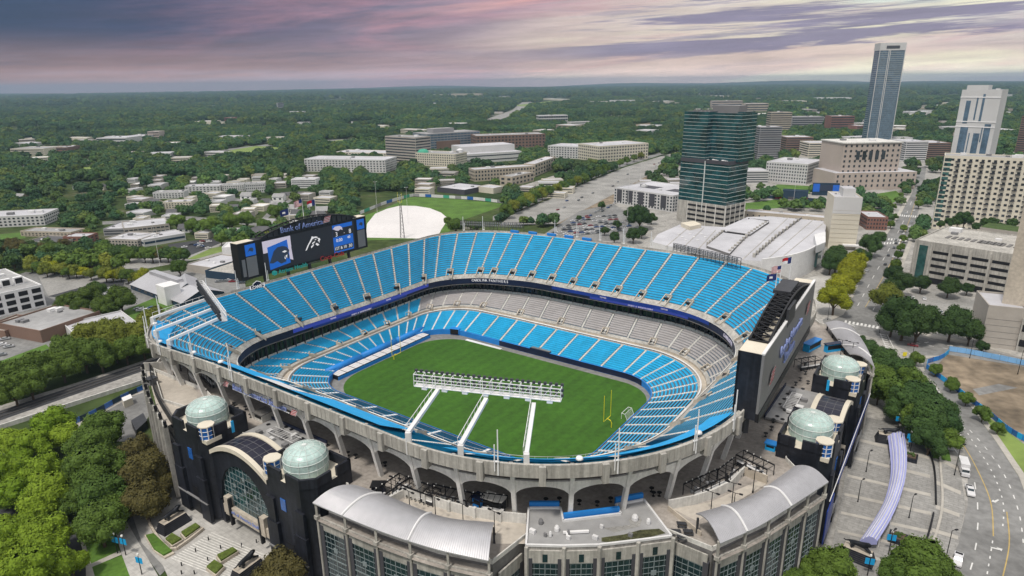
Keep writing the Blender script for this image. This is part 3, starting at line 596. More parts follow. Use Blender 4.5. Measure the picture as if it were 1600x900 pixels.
# right scoreboard, seen from behind
def board_right():
    A=S(118,-44.3,0); B=S(115.4,28.5,0); X=(B-A); L=X.length; X.normalize(); Y=Vector((X.y,-X.x,0)); z0,z1=44,60   # Y points out of the stadium
    o=thing('scoreboard','tall grey backed scoreboard with blue letters and black end wall at the right','scoreboard',A+ZZ*44)
    P=lambda x,y,z:A+X*x+Y*y+ZZ*z
    mb=MB(); mb.box(P(L/2,-.3,(z0+z1)/2),X*L/2,Y*.3,ZZ*(z1-z0)/2); mb.build('rear_panel','grey_panel',o)
    mb=MB(); mb.box(P(L/2,-.35,z1+.15),X*L/2,Y*.4,ZZ*.2); mb.build('coping','white_dirty',o)
    mb=MB(); mb.box(P(L/2,-.2,z0-1.2),X*(L/2),Y*.45,ZZ*1.2); mb.build('lower_fascia','black',o)
    mb=MB(); mb.box(P(.35,-3.4,(z0+z1)/2-1),X*.35,Y*2.8,ZZ*((z1-z0)/2+1)); mb.box(P(L-.35,-3.4,(z0+z1)/2-1),X*.35,Y*2.8,ZZ*((z1-z0)/2+1)); mb.build('end_wall','black_stone',o)
    mb=MB(); mb.box(P(4.4,-3.4,z1-.1),X*4.2,Y*2.8,ZZ*.15); mb.box(P(L-3,-3.4,z1-.1),X*3,Y*2.8,ZZ*.15); mb.build('roof_cap','cream',o)
    mb=MB(); mb.box(P(L/2,-6.0,(z0+z1)/2),X*L/2,Y*.3,ZZ*(z1-z0)/2); mb.build('screen_wall','black',o)
    mb=MB(); K=20
    for i in range(K+1):
        x=8+(L-14)*i/K; zt=z1+.3+4.2*sin(PI*i/K)
        for y in(-.9,-5.6): mb.beam(P(x,y,z1-6),P(x,y,zt),.4)
        mb.beam(P(x,-.9,zt),P(x,-5.6,zt),.35); mb.beam(P(x,-.9,z1-3),P(x,-5.6,z1-3),.35)
        if i<K:
            x2=8+(L-14)*(i+1)/K; zt2=z1+.3+4.2*sin(PI*(i+1)/K)
            for y in(-.9,-5.6): mb.beam(P(x,y,zt),P(x2,y,zt2),.45); mb.beam(P(x,y,z1-2),P(x2,y,zt2),.25)
            mb.beam(P(x,-.9,zt),P(x2,-5.6,zt2),.28); mb.beam(P(x2,-.9,zt2),P(x,-5.6,zt),.2)
    mb.build('header_truss','black',o)
    mb=MB(); mb.box(P(L*.62,-4.4,z1+4.6),X*6.5,Y*2.4,ZZ*.5); mb.build('equipment_platform','dark_steel',o)
    mb=MB(); mb.box(P(L*.44,-.2,z1+1),X*5.0,Y*.35,ZZ*2.6); mb.build('header_box','dark_steel',o)
    for x in(14,21,27.5,34): mb=MB(); mb.box(P(x,-3.2,z1-3.4+.6*(x>20)),X*2.1,Y*1.5,ZZ*.6); mb.build('air_handler','cream',o)
    xr=X; 
    text('Bank of America',P(L*.49,.35,z0+9.2),xr,ZZ,3.5,'sign_blue',o,'lettering',.2); text('Stadium',P(L*.47,.35,z0+5.0),xr,ZZ,3.5,'sign_blue',o,'lettering',.2)
    flagmark(P(L*.155,.35,z0+6.2),xr,ZZ,3.0,o); flagmark(P(L*.83,.35,z0+10.2),xr,ZZ,3.0,o)
    mb=MB()
    for x in (4,16,28,40,52,64): mb.beam(P(x,-3.5,z0),P(x,-3.5,36),1.2)
    mb.build('support_legs','dark_steel',o)
    return P,L
PBR,LBR=board_right()
for x,y,h,kd,a,b in [(LBR*.56,-6.6,13,'sc','dark blue flag flying at the right scoreboard','nearest of three white flagpoles by the right scoreboard'),(LBR*.64,-6.6,14,'us','striped red and white flag flying at the right scoreboard','middle of three white flagpoles by the right scoreboard'),(LBR*.86,-6.6,13,'nc','red and white banded flag flying at the right scoreboard','farthest of three white flagpoles by the right scoreboard')]:
    flag(PBR(x,y,57),h,-U*.8-N*.3-Vector((0,0,0)),kd,a,b,(3.2,2.1))
# ================================================================ PODIUM, GATES AND PAVILIONS
CZ=27.0; PZ=4.0
OUT=[(-36,-107),(-50,-109),(-65,-103),(-78,-97.5),(-88,-88),(-96,-78),(-99,-60),(-99,60),(-94,84),(-70,106),(0,108),(60,108),(98,98),(111,80),(120,77),(131,52),(133,40),(124,32),(124,-33),(133.6,-43.4),(127.1,-63),(119.4,-78.7),(109,-78.5),(103.2,-84),(96.8,-89),(90,-93.8),(83.8,-97.4),(82.6,-108.6),(71,-112.6),(56.4,-115),(39.8,-116.4),(36,-107)]
pod=thing('concourse_podium','wide grey concrete concourse deck running round the outside of the arches','concourse',S(0,-100,CZ))
mb=MB(); n_=NT*2
inn=[DECK.uv(NT-i/2) for i in range(n_)]
def outer_at(u,n):
    # ray from (8,0) through (u,n) to OUT
    ox,oy=8,0; dx,dy=u-ox,n-oy; best=None
    for (x1,y1),(x2,y2) in zip(OUT,OUT[1:]+OUT[:1]):
        ex,ey=x2-x1,y2-y1; den=dx*ey-dy*ex
        if abs(den)<1e-9: continue
        t=((x1-ox)*ey-(y1-oy)*ex)/den; q=((x1-ox)*dy-(y1-oy)*dx)/den
        if t>0 and -1e-6<=q<=1+1e-6: best=t if best is None else min(best,t)
    return ox+dx*best,oy+dy*best
# add rays through OUT vertices: merge by angle
angs=sorted(set([round(math.atan2(n,u-8),5) for u,n in inn]+[round(math.atan2(n,u-8),5) for u,n in OUT]))
def inner_at(a):
    lo=None; c,s=cos(a),sin(a)
    for (x1,y1),(x2,y2) in zip(inn,inn[1:]+inn[:1]):
        ex,ey=x2-x1,y2-y1; den=c*ey-s*ex
        if abs(den)<1e-9: continue
        t=((x1-8)*ey-y1*ex)/den; q=((x1-8)*s-y1*c)/den
        if t>0 and -1e-6<=q<=1+1e-6: return 8+c*t,s*t
    return 8+c*80,s*80
I_=[S(*inner_at(a),CZ) for a in angs]; O_=[S(*outer_at(8+cos(a),sin(a)),CZ) for a in angs]; k_=len(angs)
mb.add(I_+O_,[(i,(i+1)%k_,k_+(i+1)%k_,k_+i) for i in range(k_)]); mb.build('deck','deck',pod)
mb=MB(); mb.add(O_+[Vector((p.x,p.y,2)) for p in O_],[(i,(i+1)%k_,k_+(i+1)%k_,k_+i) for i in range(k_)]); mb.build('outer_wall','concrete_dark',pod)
mb=MB(); 
for i in range(k_):
    a,b=O_[i],O_[(i+1)%k_]
    d=(b-a)
    if d.length>.2:
        nn=Vector((d.y,-d.x,0)).normalized(); mb.box((a+b)/2+nn*-.2+ZZ*.5,d/2,nn*.15,ZZ*.55)
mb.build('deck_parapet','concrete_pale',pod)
def basis2(o,x,y):
    return lambda a,b,z:o+x*a+y*b+ZZ*z
def gate(nm,label,o,x,y,banner=False,names=''):
    g=thing(nm,label,'gate building',o+ZZ*PZ,'domed gate buildings'); P=basis2(o,x,y)
    for sg in(-1,1):
        cx=sg*22.2
        # tower: octagonal-ish plan
        w=9.3; d0,d1=-8.2,5.4; ch=3.0
        pl=[(cx-w,d0),(cx+w,d0),(cx+w,d1-ch),(cx+w-ch,d1),(cx-w+ch,d1),(cx-w,d1-ch)]
        mb=MB(); pts=[P(a,b,0) for a,b in pl]; mb.prism(pts,PZ,31.2,0,1)
        # buttress feet and slit
        for q in(-1,1): 
            mb.box(P(cx+q*5.6,d1+.5,PZ+7),x*2.2,y*.5,ZZ*7); mb.box(P(cx+q*5.8,d1+.35,PZ+17),x*1.6,y*.35,ZZ*4)
        mb.box(P(cx,d1-.2,PZ+4.5),x*1.3,y*.3,ZZ*4.5,2)
        mb.build('tower',['black_stone','cream','black'],g)
        mb=MB()   # battlements
        for (a1,b1),(a2,b2) in zip(pl,pl[1:]+pl[:1]):
            L=math.hypot(a2-a1,b2-b1); ux,uy=(a2-a1)/L,(b2-b1)/L; 
            segs=[(0,L*.42),(L*.58,L)] if L>8 else [(0,L)]
            for s0,s1 in segs:
                m=(s0+s1)/2; c=P(a1+ux*m,b1+uy*m,32.3); dv=(x*ux+y*uy); nv=(x*uy-y*ux); mb.box(c-nv*.35,dv*(s1-s0)/2,nv*.35,ZZ*1.5)
        mb.build('battlement','black_stone',g)
        c=P(cx+(-sg)*.0,-1.8,0); Rr=5.5
        mb=MB(); mb.lathe(Vector((c.x,c.y,0)),[(Rr,31.2),(Rr,35.0)],32); dm=mb.build('drum','teal_glass',g)
        prof=[(Rr*cos(a*PI/2/8*.98),35.0+2.9*sin(a*PI/2/8)) for a in range(9)]
        mb=MB(); mb.lathe(Vector((c.x,c.y,0)),prof,32); dm=mb.build('dome','teal_glass',g,True)
        mb=MB()
        for k in range(16):
            th=2*PI*k/16; mb.tube([Vector((c.x+(r+.06)*cos(th),c.y+(r+.06)*sin(th),z+.04)) for r,z in [(Rr,31.3)]+prof],.055,4)
        for r,z in [(Rr,33.1),prof[0],prof[2],prof[4],prof[6]]: mb.tube([Vector((c.x+(r+.05)*cos(2*PI*k/32),c.y+(r+.05)*sin(2*PI*k/32),z+.03)) for k in range(33)],0.05 if r<Rr else .09,4,caps=False)
        mb.lathe(Vector((c.x,c.y,0)),[(.6,37.8),(.6,38.1),(0,38.15)],10); mb.build('dome_ribs','dome_rib',dm)
        for lx in ([cx-sg*7.2,] if not banner else [cx-6.8,cx+6.8]):
            by=d1-3.0; cc=P(lx,by+.5,0)
            mb=MB(); mb.prism([P(lx+3.2*cos(a),by+3.2*sin(a),0) for a in [R(45+90*k) for k in range(4)]],29.2,30.4,0); mb.build('lantern_ledge','cream',g); mb=MB(); mb.prism([cc+x*2.3*cos(R(22.5+45*k))+y*2.3*sin(R(22.5+45*k)) for k in range(8)],34.0,34.3,0)
            lt=mb.build('lantern','cream',g)
            mb=MB(); mb.prism([cc+x*2.1*cos(R(22.5+45*k))+y*2.1*sin(R(22.5+45*k)) for k in range(8)],30.3,34.1,0)
            mb.build('lantern_glass','glass_blue',lt)
            mb=MB()
            for k in range(8): a=cc+x*2.16*cos(R(22.5+45*k))+y*2.16*sin(R(22.5+45*k)); mb.beam(a+ZZ*30.3,a+ZZ*34.1,.22)
            for z in(31.5,32.8): mb.tube([cc+x*2.2*cos(R(45*k+22.5))+y*2.2*sin(R(45*k+22.5))+ZZ*z for k in range(9)],.09,4,caps=False)
            mb.build('lantern_bars','white_dirty',lt)
        mb=MB(); mb.box(P(cx-sg*1.0,d1+.08,24.2),x*1.0,y*.08,ZZ*1.7); mb.build('banner','glass_blue',g)
        mb=MB(); mb.box(P(cx-sg*9.4,-3.5,31.2),x*.12,y*.4,ZZ*1.8); mb.build('banner','paint_sky',g)
    # centre block with arched glass wall
    aw=13.0; f=3.6
    def arch(xx): return 27.0+4.2*(1-(xx/aw)**2)
    K=18; xs=[-aw+2*aw*i/K for i in range(K+1)]
    def gl(xx): return 11.0+ (14.9*math.sqrt(max(0,1-(xx/11.6)**2)) if abs(xx)<11.6 else 0)
    mb=MB()
    for i in range(K):
        a,b=xs[i],xs[i+1]; mb.quad(P(a,f,max(11,gl(a))),P(b,f,max(11,gl(b))),P(b,f,arch(b)),P(a,f,arch(a)))
        mb.quad(P(a,f,max(11,gl(a))),P(b,f,max(11,gl(b))),P(b,f-1,max(11,gl(b))),P(a,f-1,max(11,gl(a))))
    for q in(-1,1): mb.box(P(q*(aw-.6),f-1.2,PZ+3.6),x*.9,y*1.2,ZZ*3.6)
    mb.build('arch_wall','black_stone',g)
    mb=MB()
    for i in range(K):
        a,b=xs[i],xs[i+1]; mb.quad(P(a,f-.8,11),P(b,f-.8,11),P(b,f-.8,gl(b)),P(a,f-.8,gl(a)))
    mb.build('arch_glass','glass_teal',g)
    mb=MB()
    for i in range(-8,9):
        xx=i*1.7; 
        if gl(xx)>11.5: mb.beam(P(xx,f-.72,11),P(xx,f-.72,gl(xx)),.09 if i%4 else .2)
    for j in range(8):
        z=11+j*1.85; hw=11.6*math.sqrt(max(0,1-((z-11)/14.9)**2)); 
        if hw>.5: mb.beam(P(-hw,f-.72,z),P(hw,f-.72,z),.09)
    for a,b in [(-4.8,14.7),(0,14.7),(4.8,14.7),(-4.8,18.4),(0,18.4),(4.8,18.4),(0,22),(-7.2,12.2),(7.2,12.2)]: mb.box(P(a,f-.62,b),x*.5,y*.06,ZZ*.5)
    mb.build('glazing_bars','bar_grey',g)
    mb=MB(); mb.box(P(0,f-.2,9.6),x*10.6,y*.6,ZZ*1.4); lint=mb.build('lintel','concrete_tan',g)
    text('Bank of America Stadium',P(0,f+.5,9.7),x,ZZ,1.15,'sign_blue',g,'lettering',.06,1.0)
    mb=MB(); mb.box(P(0,f-6,PZ+2.6),x*10,y*.3,ZZ*3.4); mb.build('entrance_recess','black',g)
    for q in(-1,1): mb=MB(); mb.box(P(q*8.2,f-.1,11.2),x*1.0,y*.9,ZZ*2.9,0); mb.build('pylon','concrete_tan' ,g)
    for q in(-1,1): mb=MB(); mb.box(P(q*7.0,f+.4,9.6),x*.35,y*.5,ZZ*4.2); mb.build('lamp_pylon','black',g)
    # barrel roof of dark panels between two pale ribs
    def roofstrip(nm2,y0,y1,dz,m,th=0):
        mb=MB()
        for i in range(K):
            a,b=xs[i],xs[i+1]; mb.quad(P(a,y0,arch(a)+dz),P(b,y0,arch(b)+dz),P(b,y1,arch(b)+dz),P(a,y1,arch(a)+dz))
            for yy in(y0,y1): mb.quad(P(a,yy,arch(a)+dz),P(b,yy,arch(b)+dz),P(b,yy,arch(b)-.8),P(a,yy,arch(a)-.8))
        mb.build(nm2,m,g)
    roofstrip('arch_rib',3.0,4.25,.5,'cream'); roofstrip('arch_rib',-5.0,-3.6,.5,'cream'); roofstrip('solar_roof',-3.6,3.0,.15,'solar')
    mb=MB(); 
    for i in range(1,K,2): mb.beam(P(xs[i],-3.5,arch(xs[i])+.18),P(xs[i],2.9,arch(xs[i])+.18),.08)
    for yy in(-1.5,.8): 
        for i in range(K): mb.beam(P(xs[i],yy,arch(xs[i])+.19),P(xs[i+1],yy,arch(xs[i+1])+.19),.06)
    mb.build('panel_joints','grey_panel',g)
    mb=MB(); mb.box(P(0,-10.5,27.6),x*12.6,y*5.4,ZZ*.35); mb.box(P(0,-15.9,28.2),x*12.6,y*.15,ZZ*.7,1); mb.build('rear_roof',['roof_grey','navy'],g)
    for i in range(9): 
        mb=MB(); mb.box(P(-8+i*2.0,-8.4-(i%3)*2.2,28.4),x*rng.uniform(.5,.9),y*rng.uniform(.4,1),ZZ*rng.uniform(.35,.7)); mb.build('roof_unit','white_dirty' if i%2 else 'grey_panel',g)
    mb=MB()
    for i in range(12): mb.beam(P(-6+i*1.1,-12.5,29.2),P(-6+i*1.1,-9.5,29.2),.12)
    mb.beam(P(-6,-12.5,29.2),P(6,-12.5,29.2),.14); mb.beam(P(-6,-9.5,29.2),P(6,-9.5,29.2),.14); mb.build('roof_trellis','white_dirty',g)
    # pale band line along the base
    for sg in(-1,1): mb=MB(); mb.box(P(sg*22.2,6.45,PZ+6.3),x*7.8,y*.3,ZZ*.14); mb.build('base_line','grey_panel',g)
    return g,P
gL,PL=gate('stadium_gate','black stone gate building with two teal glass domes by the lower left plaza',S(3.7,-113,0),U,-N)
gR,PR=gate('stadium_gate','black stone gate building with two teal glass domes facing the right hand road',S(129.2,-1,0),N,U,True)
mb=MB(); 
for i in range(9): pass
bl=thing('wall_banner','long blue fabric banner fixed along the outer wall of the right gate','banner',S(135.6,-2,24))
mb=MB(); mb.box(S(135.75,8,19),U*.12,N*29,ZZ*1.6); mb.box(S(135.75,-31,12.5),U*.12,N*5,ZZ*5); mb.build('fabric','ad_blue',bl); mb=MB(); mb.tube([S(135.9,-36,20.8),S(135.9,37,20.8)],.12,6); mb.build('rod','white_dirty',bl)
# ---------------------------------------------------------------- vaulted pavilions
def resample(p,k):
    d=[0]
    for a,b in zip(p,p[1:]): d.append(d[-1]+math.dist(a,b))
    out=[]
    for i in range(k+1):
        s=d[-1]*i/k; j=max(q for q in range(len(d)) if d[q]<=s+1e-9); j=min(j,len(p)-2); f=(s-d[j])/(d[j+1]-d[j]); out.append((p[j][0]+(p[j+1][0]-p[j][0])*f,p[j][1]+(p[j+1][1]-p[j][1])*f))
    return out
def spl(p,k):
    q=[p[0]]+list(p)+[p[-1]]; out=[]
    for i in range(len(p)-1):
        a,b,c,d=q[i:i+4]
        for j in range(8):
            t=j/8; out.append(tuple(.5*((2*b[m])+(-a[m]+c[m])*t+(2*a[m]-5*b[m]+4*c[m]-d[m])*t*t+(-a[m]+3*b[m]-3*c[m]+d[m])*t**3) for m in(0,1)))
    out.append(p[-1]); return resample(out,k)
def vault(label,outer,inner,nb,zs=30.7,rise=2.6,facade=True):
    o=thing('vaulted_pavilion',label,'pavilion',S(*outer[0],PZ),'pavilions with curved metal roofs'); K=nb*6; a=spl(outer,K); b=spl(inner,K); M=10
    mb=MB(); V=[]
    for i in range(K+1):
        for j in range(M+1):
            f=j/M; u=mix(a[i][0],b[i][0],f); n=mix(a[i][1],b[i][1],f); V.append(S(u,n,zs+rise*sin(PI*(f*.8+.06))-.25))
    w=M+1; mb.add(V,[(i*w+j,i*w+j+1,(i+1)*w+j+1,(i+1)*w+j) for i in range(K) for j in range(M)]); 
    mb.add([v-ZZ*.3 for v in V],[(i*w+j,(i+1)*w+j,(i+1)*w+j+1,i*w+j+1) for i in range(K) for j in range(M)])
    for e in (0,K): mb.add([V[e*w+j] for j in range(w)]+[V[e*w+j]-ZZ*.3 for j in range(w)],[(j,j+1,w+j+1,w+j) for j in range(M)])
    for e in (0,M): mb.add([V[i*w+e] for i in range(K+1)]+[V[i*w+e]-ZZ*.3 for i in range(K+1)],[(i,i+1,K+2+i,K+1+i) for i in range(K)])
    rf=mb.build('roof','metal_roof',o,True)
    mb=MB()
    for i in range(0,K*3+1):
        f=i/3; i0=min(int(f),K-1); g=f-i0
        pts=[mix(V[i0*w+j],V[(i0+1)*w+j],g)+ZZ*.03 for j in range(w)]; mb.tube(pts,.05,3)
    mb.build('roof_seams','metal_roof',rf)
    mb=MB()
    for i in range(nb*1+1):
        if i%2==1 and i<nb:
            pts=[V[i*6*w+j]+ZZ*.12 for j in range(w)]; mb.tube(pts,.28,6)
    if mb.v: mb.build('roof_ridge','white_dirty',rf)
    for i in range(nb+1):
        u,n=mix(a[i*6][0],b[i*6][0],.06),mix(a[i*6][1],b[i*6][1],.06); mb=MB()
        if facade: mb.tube([S(u,n,PZ),S(u,n,CZ)],.30,8); mb.box(S(u,n,CZ-.2),U*.55,N*.55,ZZ*.45)
        mb.beam(S(u,n,CZ-1),S(u,n,zs+.3),.5); mb.build('column','concrete',o)
        u,n=mix(a[i*6][0],b[i*6][0],.9),mix(a[i*6][1],b[i*6][1],.9); mb=MB(); mb.beam(S(u,n,CZ),S(u,n,zs+.3),.45); mb.build('rear_column','dark_steel',o)
    if facade:
        for i in range(nb): bay(o,(mix(a[i*6][0],b[i*6][0],.10),mix(a[i*6][1],b[i*6][1],.10)),(mix(a[i*6+6][0],b[i*6+6][0],.10),mix(a[i*6+6][1],b[i*6+6][1],.10)))
        mb=MB(); mb.poly([S(*p,26.3) for p in a]+[S(*p,26.3) for p in reversed(b)]); mb.build('terrace_floor','deck',o)
    return o
def bay(o,p,q,ztop=26.7,small=False):
    A=S(*p,0); B=S(*q,0); d=B-A; L=d.length; d.normalize(); nn=Vector((d.y,-d.x,0)); 
    if nn.dot((A+B)/2-S(8,0,0))<0: nn=-nn
    c=(A+B)/2; hl=L/2-.35
    mb=MB(); mb.box(c+ZZ*(ztop-1.6),d*hl,nn*.2,ZZ*1.6)
    if small: mb.box(c+nn*.2+ZZ*(ztop-1.9),d*.55,nn*.06,ZZ*1.0,1)
    mb.build('bay_panel',['concrete','glass_dark'],o)
    zt=ztop-3.3
    mb=MB(); mb.box(c+ZZ*((PZ+zt)/2)-nn*.1,d*hl,nn*.12,ZZ*(zt-PZ)/2); gw=mb.build('bay_window','glass_dark',o)
    mb=MB(); nv=6
    for i in range(nv+1): x=-(hl-.1)+(2*hl-.2)*i/nv; mb.beam(c+d*x+nn*.06+ZZ*PZ,c+d*x+nn*.06+ZZ*zt,.07 if i%3 else .16)
    z=zt; r=0
    while z>PZ: mb.box(c+nn*.06+ZZ*z,d*hl,nn*.05,ZZ*(.045 if r%5 else .16)); z-=1.5; r+=1
    mb.box(c+nn*.12+ZZ*(zt-4.5),d*.62,nn*.06,ZZ*.62); mb.box(c+nn*.12+ZZ*(zt-12),d*.62,nn*.06,ZZ*.62)
    mb.build('glazing_bars','bar_grey',gw)
    mb=MB()
    for q_ in(-1,1): mb.box(c+d*q_*(hl-.3)+ZZ*(ztop/2+PZ/2-1)-nn*.2,d*.62,nn*.46,ZZ*(ztop-PZ-2)/2)
    mb.build('shaded_pier','bld_charcoal',o)  # dark piers; beside the flat block's columns their charcoal stands for shadow strips
vault('curved grey metal roofed pavilion right of the lower left gate',[(38.5,-119.5),(57.5,-117.9),(72,-115.4),(84,-111.8)],[(42.5,-109.6),(50.8,-108.4),(67.2,-107),(78.3,-102)],5)
vault('curved grey metal roofed pavilion at the lower right corner of the podium',[(121.3,-80.2),(125.5,-72),(128.6,-64.3),(135.8,-43.8)],[(113.8,-74.2),(118.6,-67),(122.7,-59.2),(127.6,-42.2)],5)
vault('curved grey metal canopy behind the right hand scoreboard',[(123,78),(128,66),(132,54),(136,38.6)],[(113.6,75),(118.5,64),(123,54),(127,46)],4,29.2,2.4)
# flat roofed centre block
cb=thing('flat_roof_block','flat roofed grey block with blue roof screens between the two front pavilions','building',S(97,-84,PZ))
uvof=lambda P:((P-CC).dot(U),(P-CC).dot(N)); front=[uvof(W(x,y,28.2)) for x,y in [(822,853),(880,854.5),(935,853),(995,846),(1049,839)]]; back=[(100.2,-70.8),(95.6,-75.6),(88.0,-85.0),(87.0,-88.4),(77.6,-88.6)]
mb=MB(); back=[W(x,y,28.2) for x,y in [(1006,782),(962,790),(970,804),(880,815),(876,795),(826,795)]]; pts=[S(*p,0) for p in front]+back; mb.prism(pts,PZ,28.2,0,1); mb.build('body',['concrete','roof_grey'],cb)
mb=MB(); pp=[S(*p,28.45) for p in front]+[p+ZZ*.25 for p in back]
for a,b in zip(pp,pp[1:]+pp[:1]): mb.beam(a,b,.45,.5)
mb.build('roof_edge','white_dirty',cb)
for p,q in zip(front,front[1:]): bay(cb,(p[0]*1.004,p[1]*1.004),(q[0]*1.004,q[1]*1.004),27.6,True)
for p in front: mb=MB(); mb.box(S(p[0]*1.006,p[1]*1.006,(PZ+28.6)/2),U*.36,N*.36,ZZ*(28.6-PZ)/2); mb.build('pier','concrete',cb)
def screenbox(p,q): 
    A,B=W(*p,28.2),W(*q,28.2); d=B-A; nn=Vector((d.y,-d.x,0)).normalized(); mb=MB(); mb.box((A+B)/2+ZZ*.5+Vector((nn.x,nn.y,0))*-.3,d/2,nn*.35,ZZ*.95); mb.build('blue_screen','paint_blue',cb)
screenbox((827,793),(874,793)); screenbox((881,812),(968,801)); screenbox((962,787),(1005,779))
bay(cb,(110.2,-79.4),(119.2,-79.6),26.4); bay(cb,(83.4,-108),(84.0,-99.4),24.5)
for i,(x,y,r) in enumerate([(845,818,1.0),(832,832,1.2),(870,829,1.1),(852,838,.6),(860,838,.6),(888,842,.8),(888,835,.6),(930,842,1.1),(992,812,1.4),(985,838,.9),(1013,818,.9),(940,825,.7)]):
    p=W(x,y,28.3); r*=.55; mb=MB()
    if i%2==0: mb.lathe(p,[(r,0),(r,.8),(r*.6,1.3),(0,1.35)],10)
    else: mb.box(p+ZZ*.4,U*r,N*r*.6,ZZ*.45)
    mb.build('roof_vent','white_dirty' if i%3 else 'grey_panel',cb)
mb=MB(); mb.beam(W(880,832,28.7),W(920,830,28.7),.5); mb.beam(W(886,838,28.7),W(886,831,28.7),.4); mb.build('roof_pipe','white',cb)
mb=MB(); mb.poly([W(x,y,28.26) for x,y in [(940,840),(975,835),(1000,828),(1030,826),(1040,833),(1005,842),(960,849),(940,846)]]); mb.build('moss_patch','moss',cb)
mb=MB(); mb.poly([W(x,y,28.24) for x,y in [(944,825),(985,820),(982,812),(998,806),(1003,812),(1000,822),(960,832)]]); mb.build('grey_membrane','paving_grey',cb)
# ramp building wall left of the lower-left gate: ramps and fins
rb=thing('ramp_building','stepped grey concrete ramp building with dark topped fins left of the lower left gate','ramp building',S(-55,-112,PZ))
path=spl([(-31,-117.5),(-50.5,-111.8),(-66,-106),(-79,-100)],8)
for i,p in enumerate(path):
    A=S(*p,0); nn=(A-S(-30,-60,0)).normalized(); nn=Vector((-U.x*.25-N.x,-U.y*.25-N.y,0)).normalized()
    mb=MB(); mb.box(A+nn*.4+ZZ*((PZ+28.6)/2),nn*.7,Vector((-nn.y,nn.x,0))*.3,ZZ*(28.6-PZ)/2); mb.build('fin','concrete',rb); mb=MB(); mb.box(A+nn*.3+ZZ*28.9,nn*.42,Vector((-nn.y,nn.x,0))*.34,ZZ*1.0); mb.build('fin_cap','black',rb)
for lv in range(6):
    mb=MB(); z=PZ+2+lv*4.0
    for p,q in zip(path,path[1:]): mb.wall(S(*p,0),S(*q,0),z,z+1.5,.5)
    mb.build('ramp_parapet','concrete_pale',rb)
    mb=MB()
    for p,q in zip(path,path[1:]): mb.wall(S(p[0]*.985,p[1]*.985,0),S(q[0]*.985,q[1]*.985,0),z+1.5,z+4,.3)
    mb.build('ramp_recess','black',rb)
mb=MB(); mb.wall(S(-79,-100),S(-70,-92),CZ,CZ+3.2,.5); mb.build('end_wall','concrete',rb)
mb=MB(); mb.wall(S(-78,-98.5),S(-44,-97),CZ,CZ+1.4,.3); mb.wall(S(-62,-93),S(-34,-100),CZ,CZ+1.5,.35); mb.build('ramp_divider','concrete_pale',rb)
mb=MB(); mb.poly([S(*p,CZ+.05) for p in [(-77,-100),(-50,-111),(-33,-116.5),(-34,-108),(-46,-99),(-66,-94)]]); mb.build('ramp_floor','ramp',rb)
# sunk ramps on the front concourse
def ramp(label,px):
    o=thing('concourse_ramp',label,'ramp',W(*px[0],CZ)); mb=MB(); P=[W(x,y,CZ) for x,y in px]
    mb.poly([p+ZZ*.06 for p in P]); mb.build('ramp_floor','ramp',o); return o
r1=ramp('pale ramp with tall panelled side wall behind the left front pavilion',[(628,786),(640,770),(690,785),(760,805),(822,815),(820,850),(775,850),(770,826),(700,812),(650,795)])
mb=MB()
for a,b in zip([(632,768),(664,778),(702,790),(742,800),(782,806),(822,810)],[(664,778),(702,790),(742,800),(782,806),(822,810)]): mb.wall(W(a[0],a[1]+8,CZ),W(b[0],b[1]+8,CZ),CZ,CZ+2.6,.4)
mb.build('side_wall','concrete_pale',r1); mb=MB(); mb.wall(W(632,776,CZ),W(606,790,CZ),CZ,CZ+2.2,.4); mb.build('end_wall','concrete_pale',r1)
for x,y in [(664,786),(702,798),(742,808),(782,814)]: mb=MB(); p=W(x,y+1,CZ); mb.box(p+ZZ*1.4,U*.4,N*.4,ZZ*1.45); mb.build('buttress','concrete_pale',r1)
r2=ramp('pale ramp with panelled side wall behind the right front pavilion',[(1050,795),(1110,785),(1160,762),(1195,748),(1200,755),(1150,785),(1100,808),(1090,815)])
mb=MB()
Q=[(1044,796),(1085,788),(1115,778),(1142,764),(1162,742)]
for a,b in zip(Q,Q[1:]): mb.wall(W(*a,CZ),W(*b,CZ),CZ,CZ+2.6,.4)
mb.build('side_wall','concrete_pale',r2); mb=MB(); mb.wall(W(1162,742,CZ),W(1198,756,CZ),CZ,CZ+2.4,.4); mb.build('end_wall','concrete_tan',r2)
mb=MB(); mb.wall(W(1044,797,CZ),W(1095,838,CZ),CZ,CZ+1.2,.3); mb.build('low_wall','concrete_tan',r2)
# ================================================================ GROUND, ROADS
def layer(name,px,m,z,kind='structure'):
    mb=MB(); mb.poly([W(x,y,GZ)+ZZ*z for x,y in px]); o=mb.build(name,m)
    if kind: o['kind']=kind
    return o
CLEAR=[]     # picture polygons where no woodland tree may stand
def lay(name,px,m,z,clear=True):
    if clear: CLEAR.append(px)
    return layer(name,px,m,z)
mb=MB(); inn_=[S(*DECK.uv(NT-i/2),GZ) for i in range(NT*2)]; nI=len(inn_)
cen=S(8,0,GZ); r1=[]; rr=[0,300,900,2500,7000,19000]
rings=[inn_]
for rad in (170,400,1000,3000,8000,19000):
    ring=[]
    for p in inn_:
        d=(p-cen).normalized(); ring.append(cen+d*rad)
    rings.append(ring)
V=[v for r in rings for v in r]; fs=[]
for k in range(len(rings)-1):
    for i in range(nI): fs.append((k*nI+i,k*nI+(i+1)%nI,(k+1)*nI+(i+1)%nI,(k+1)*nI+i))
mb.add(V,fs)
m=bpy.data.materials.new('ground'); m.use_nodes=True; MT['ground']=m; nd=m.node_tree.nodes; lk=m.node_tree.links; b=nd['Principled BSDF']; b.inputs['Roughness'].default_value=.95; b.inputs['Specular IOR Level'].default_value=.05
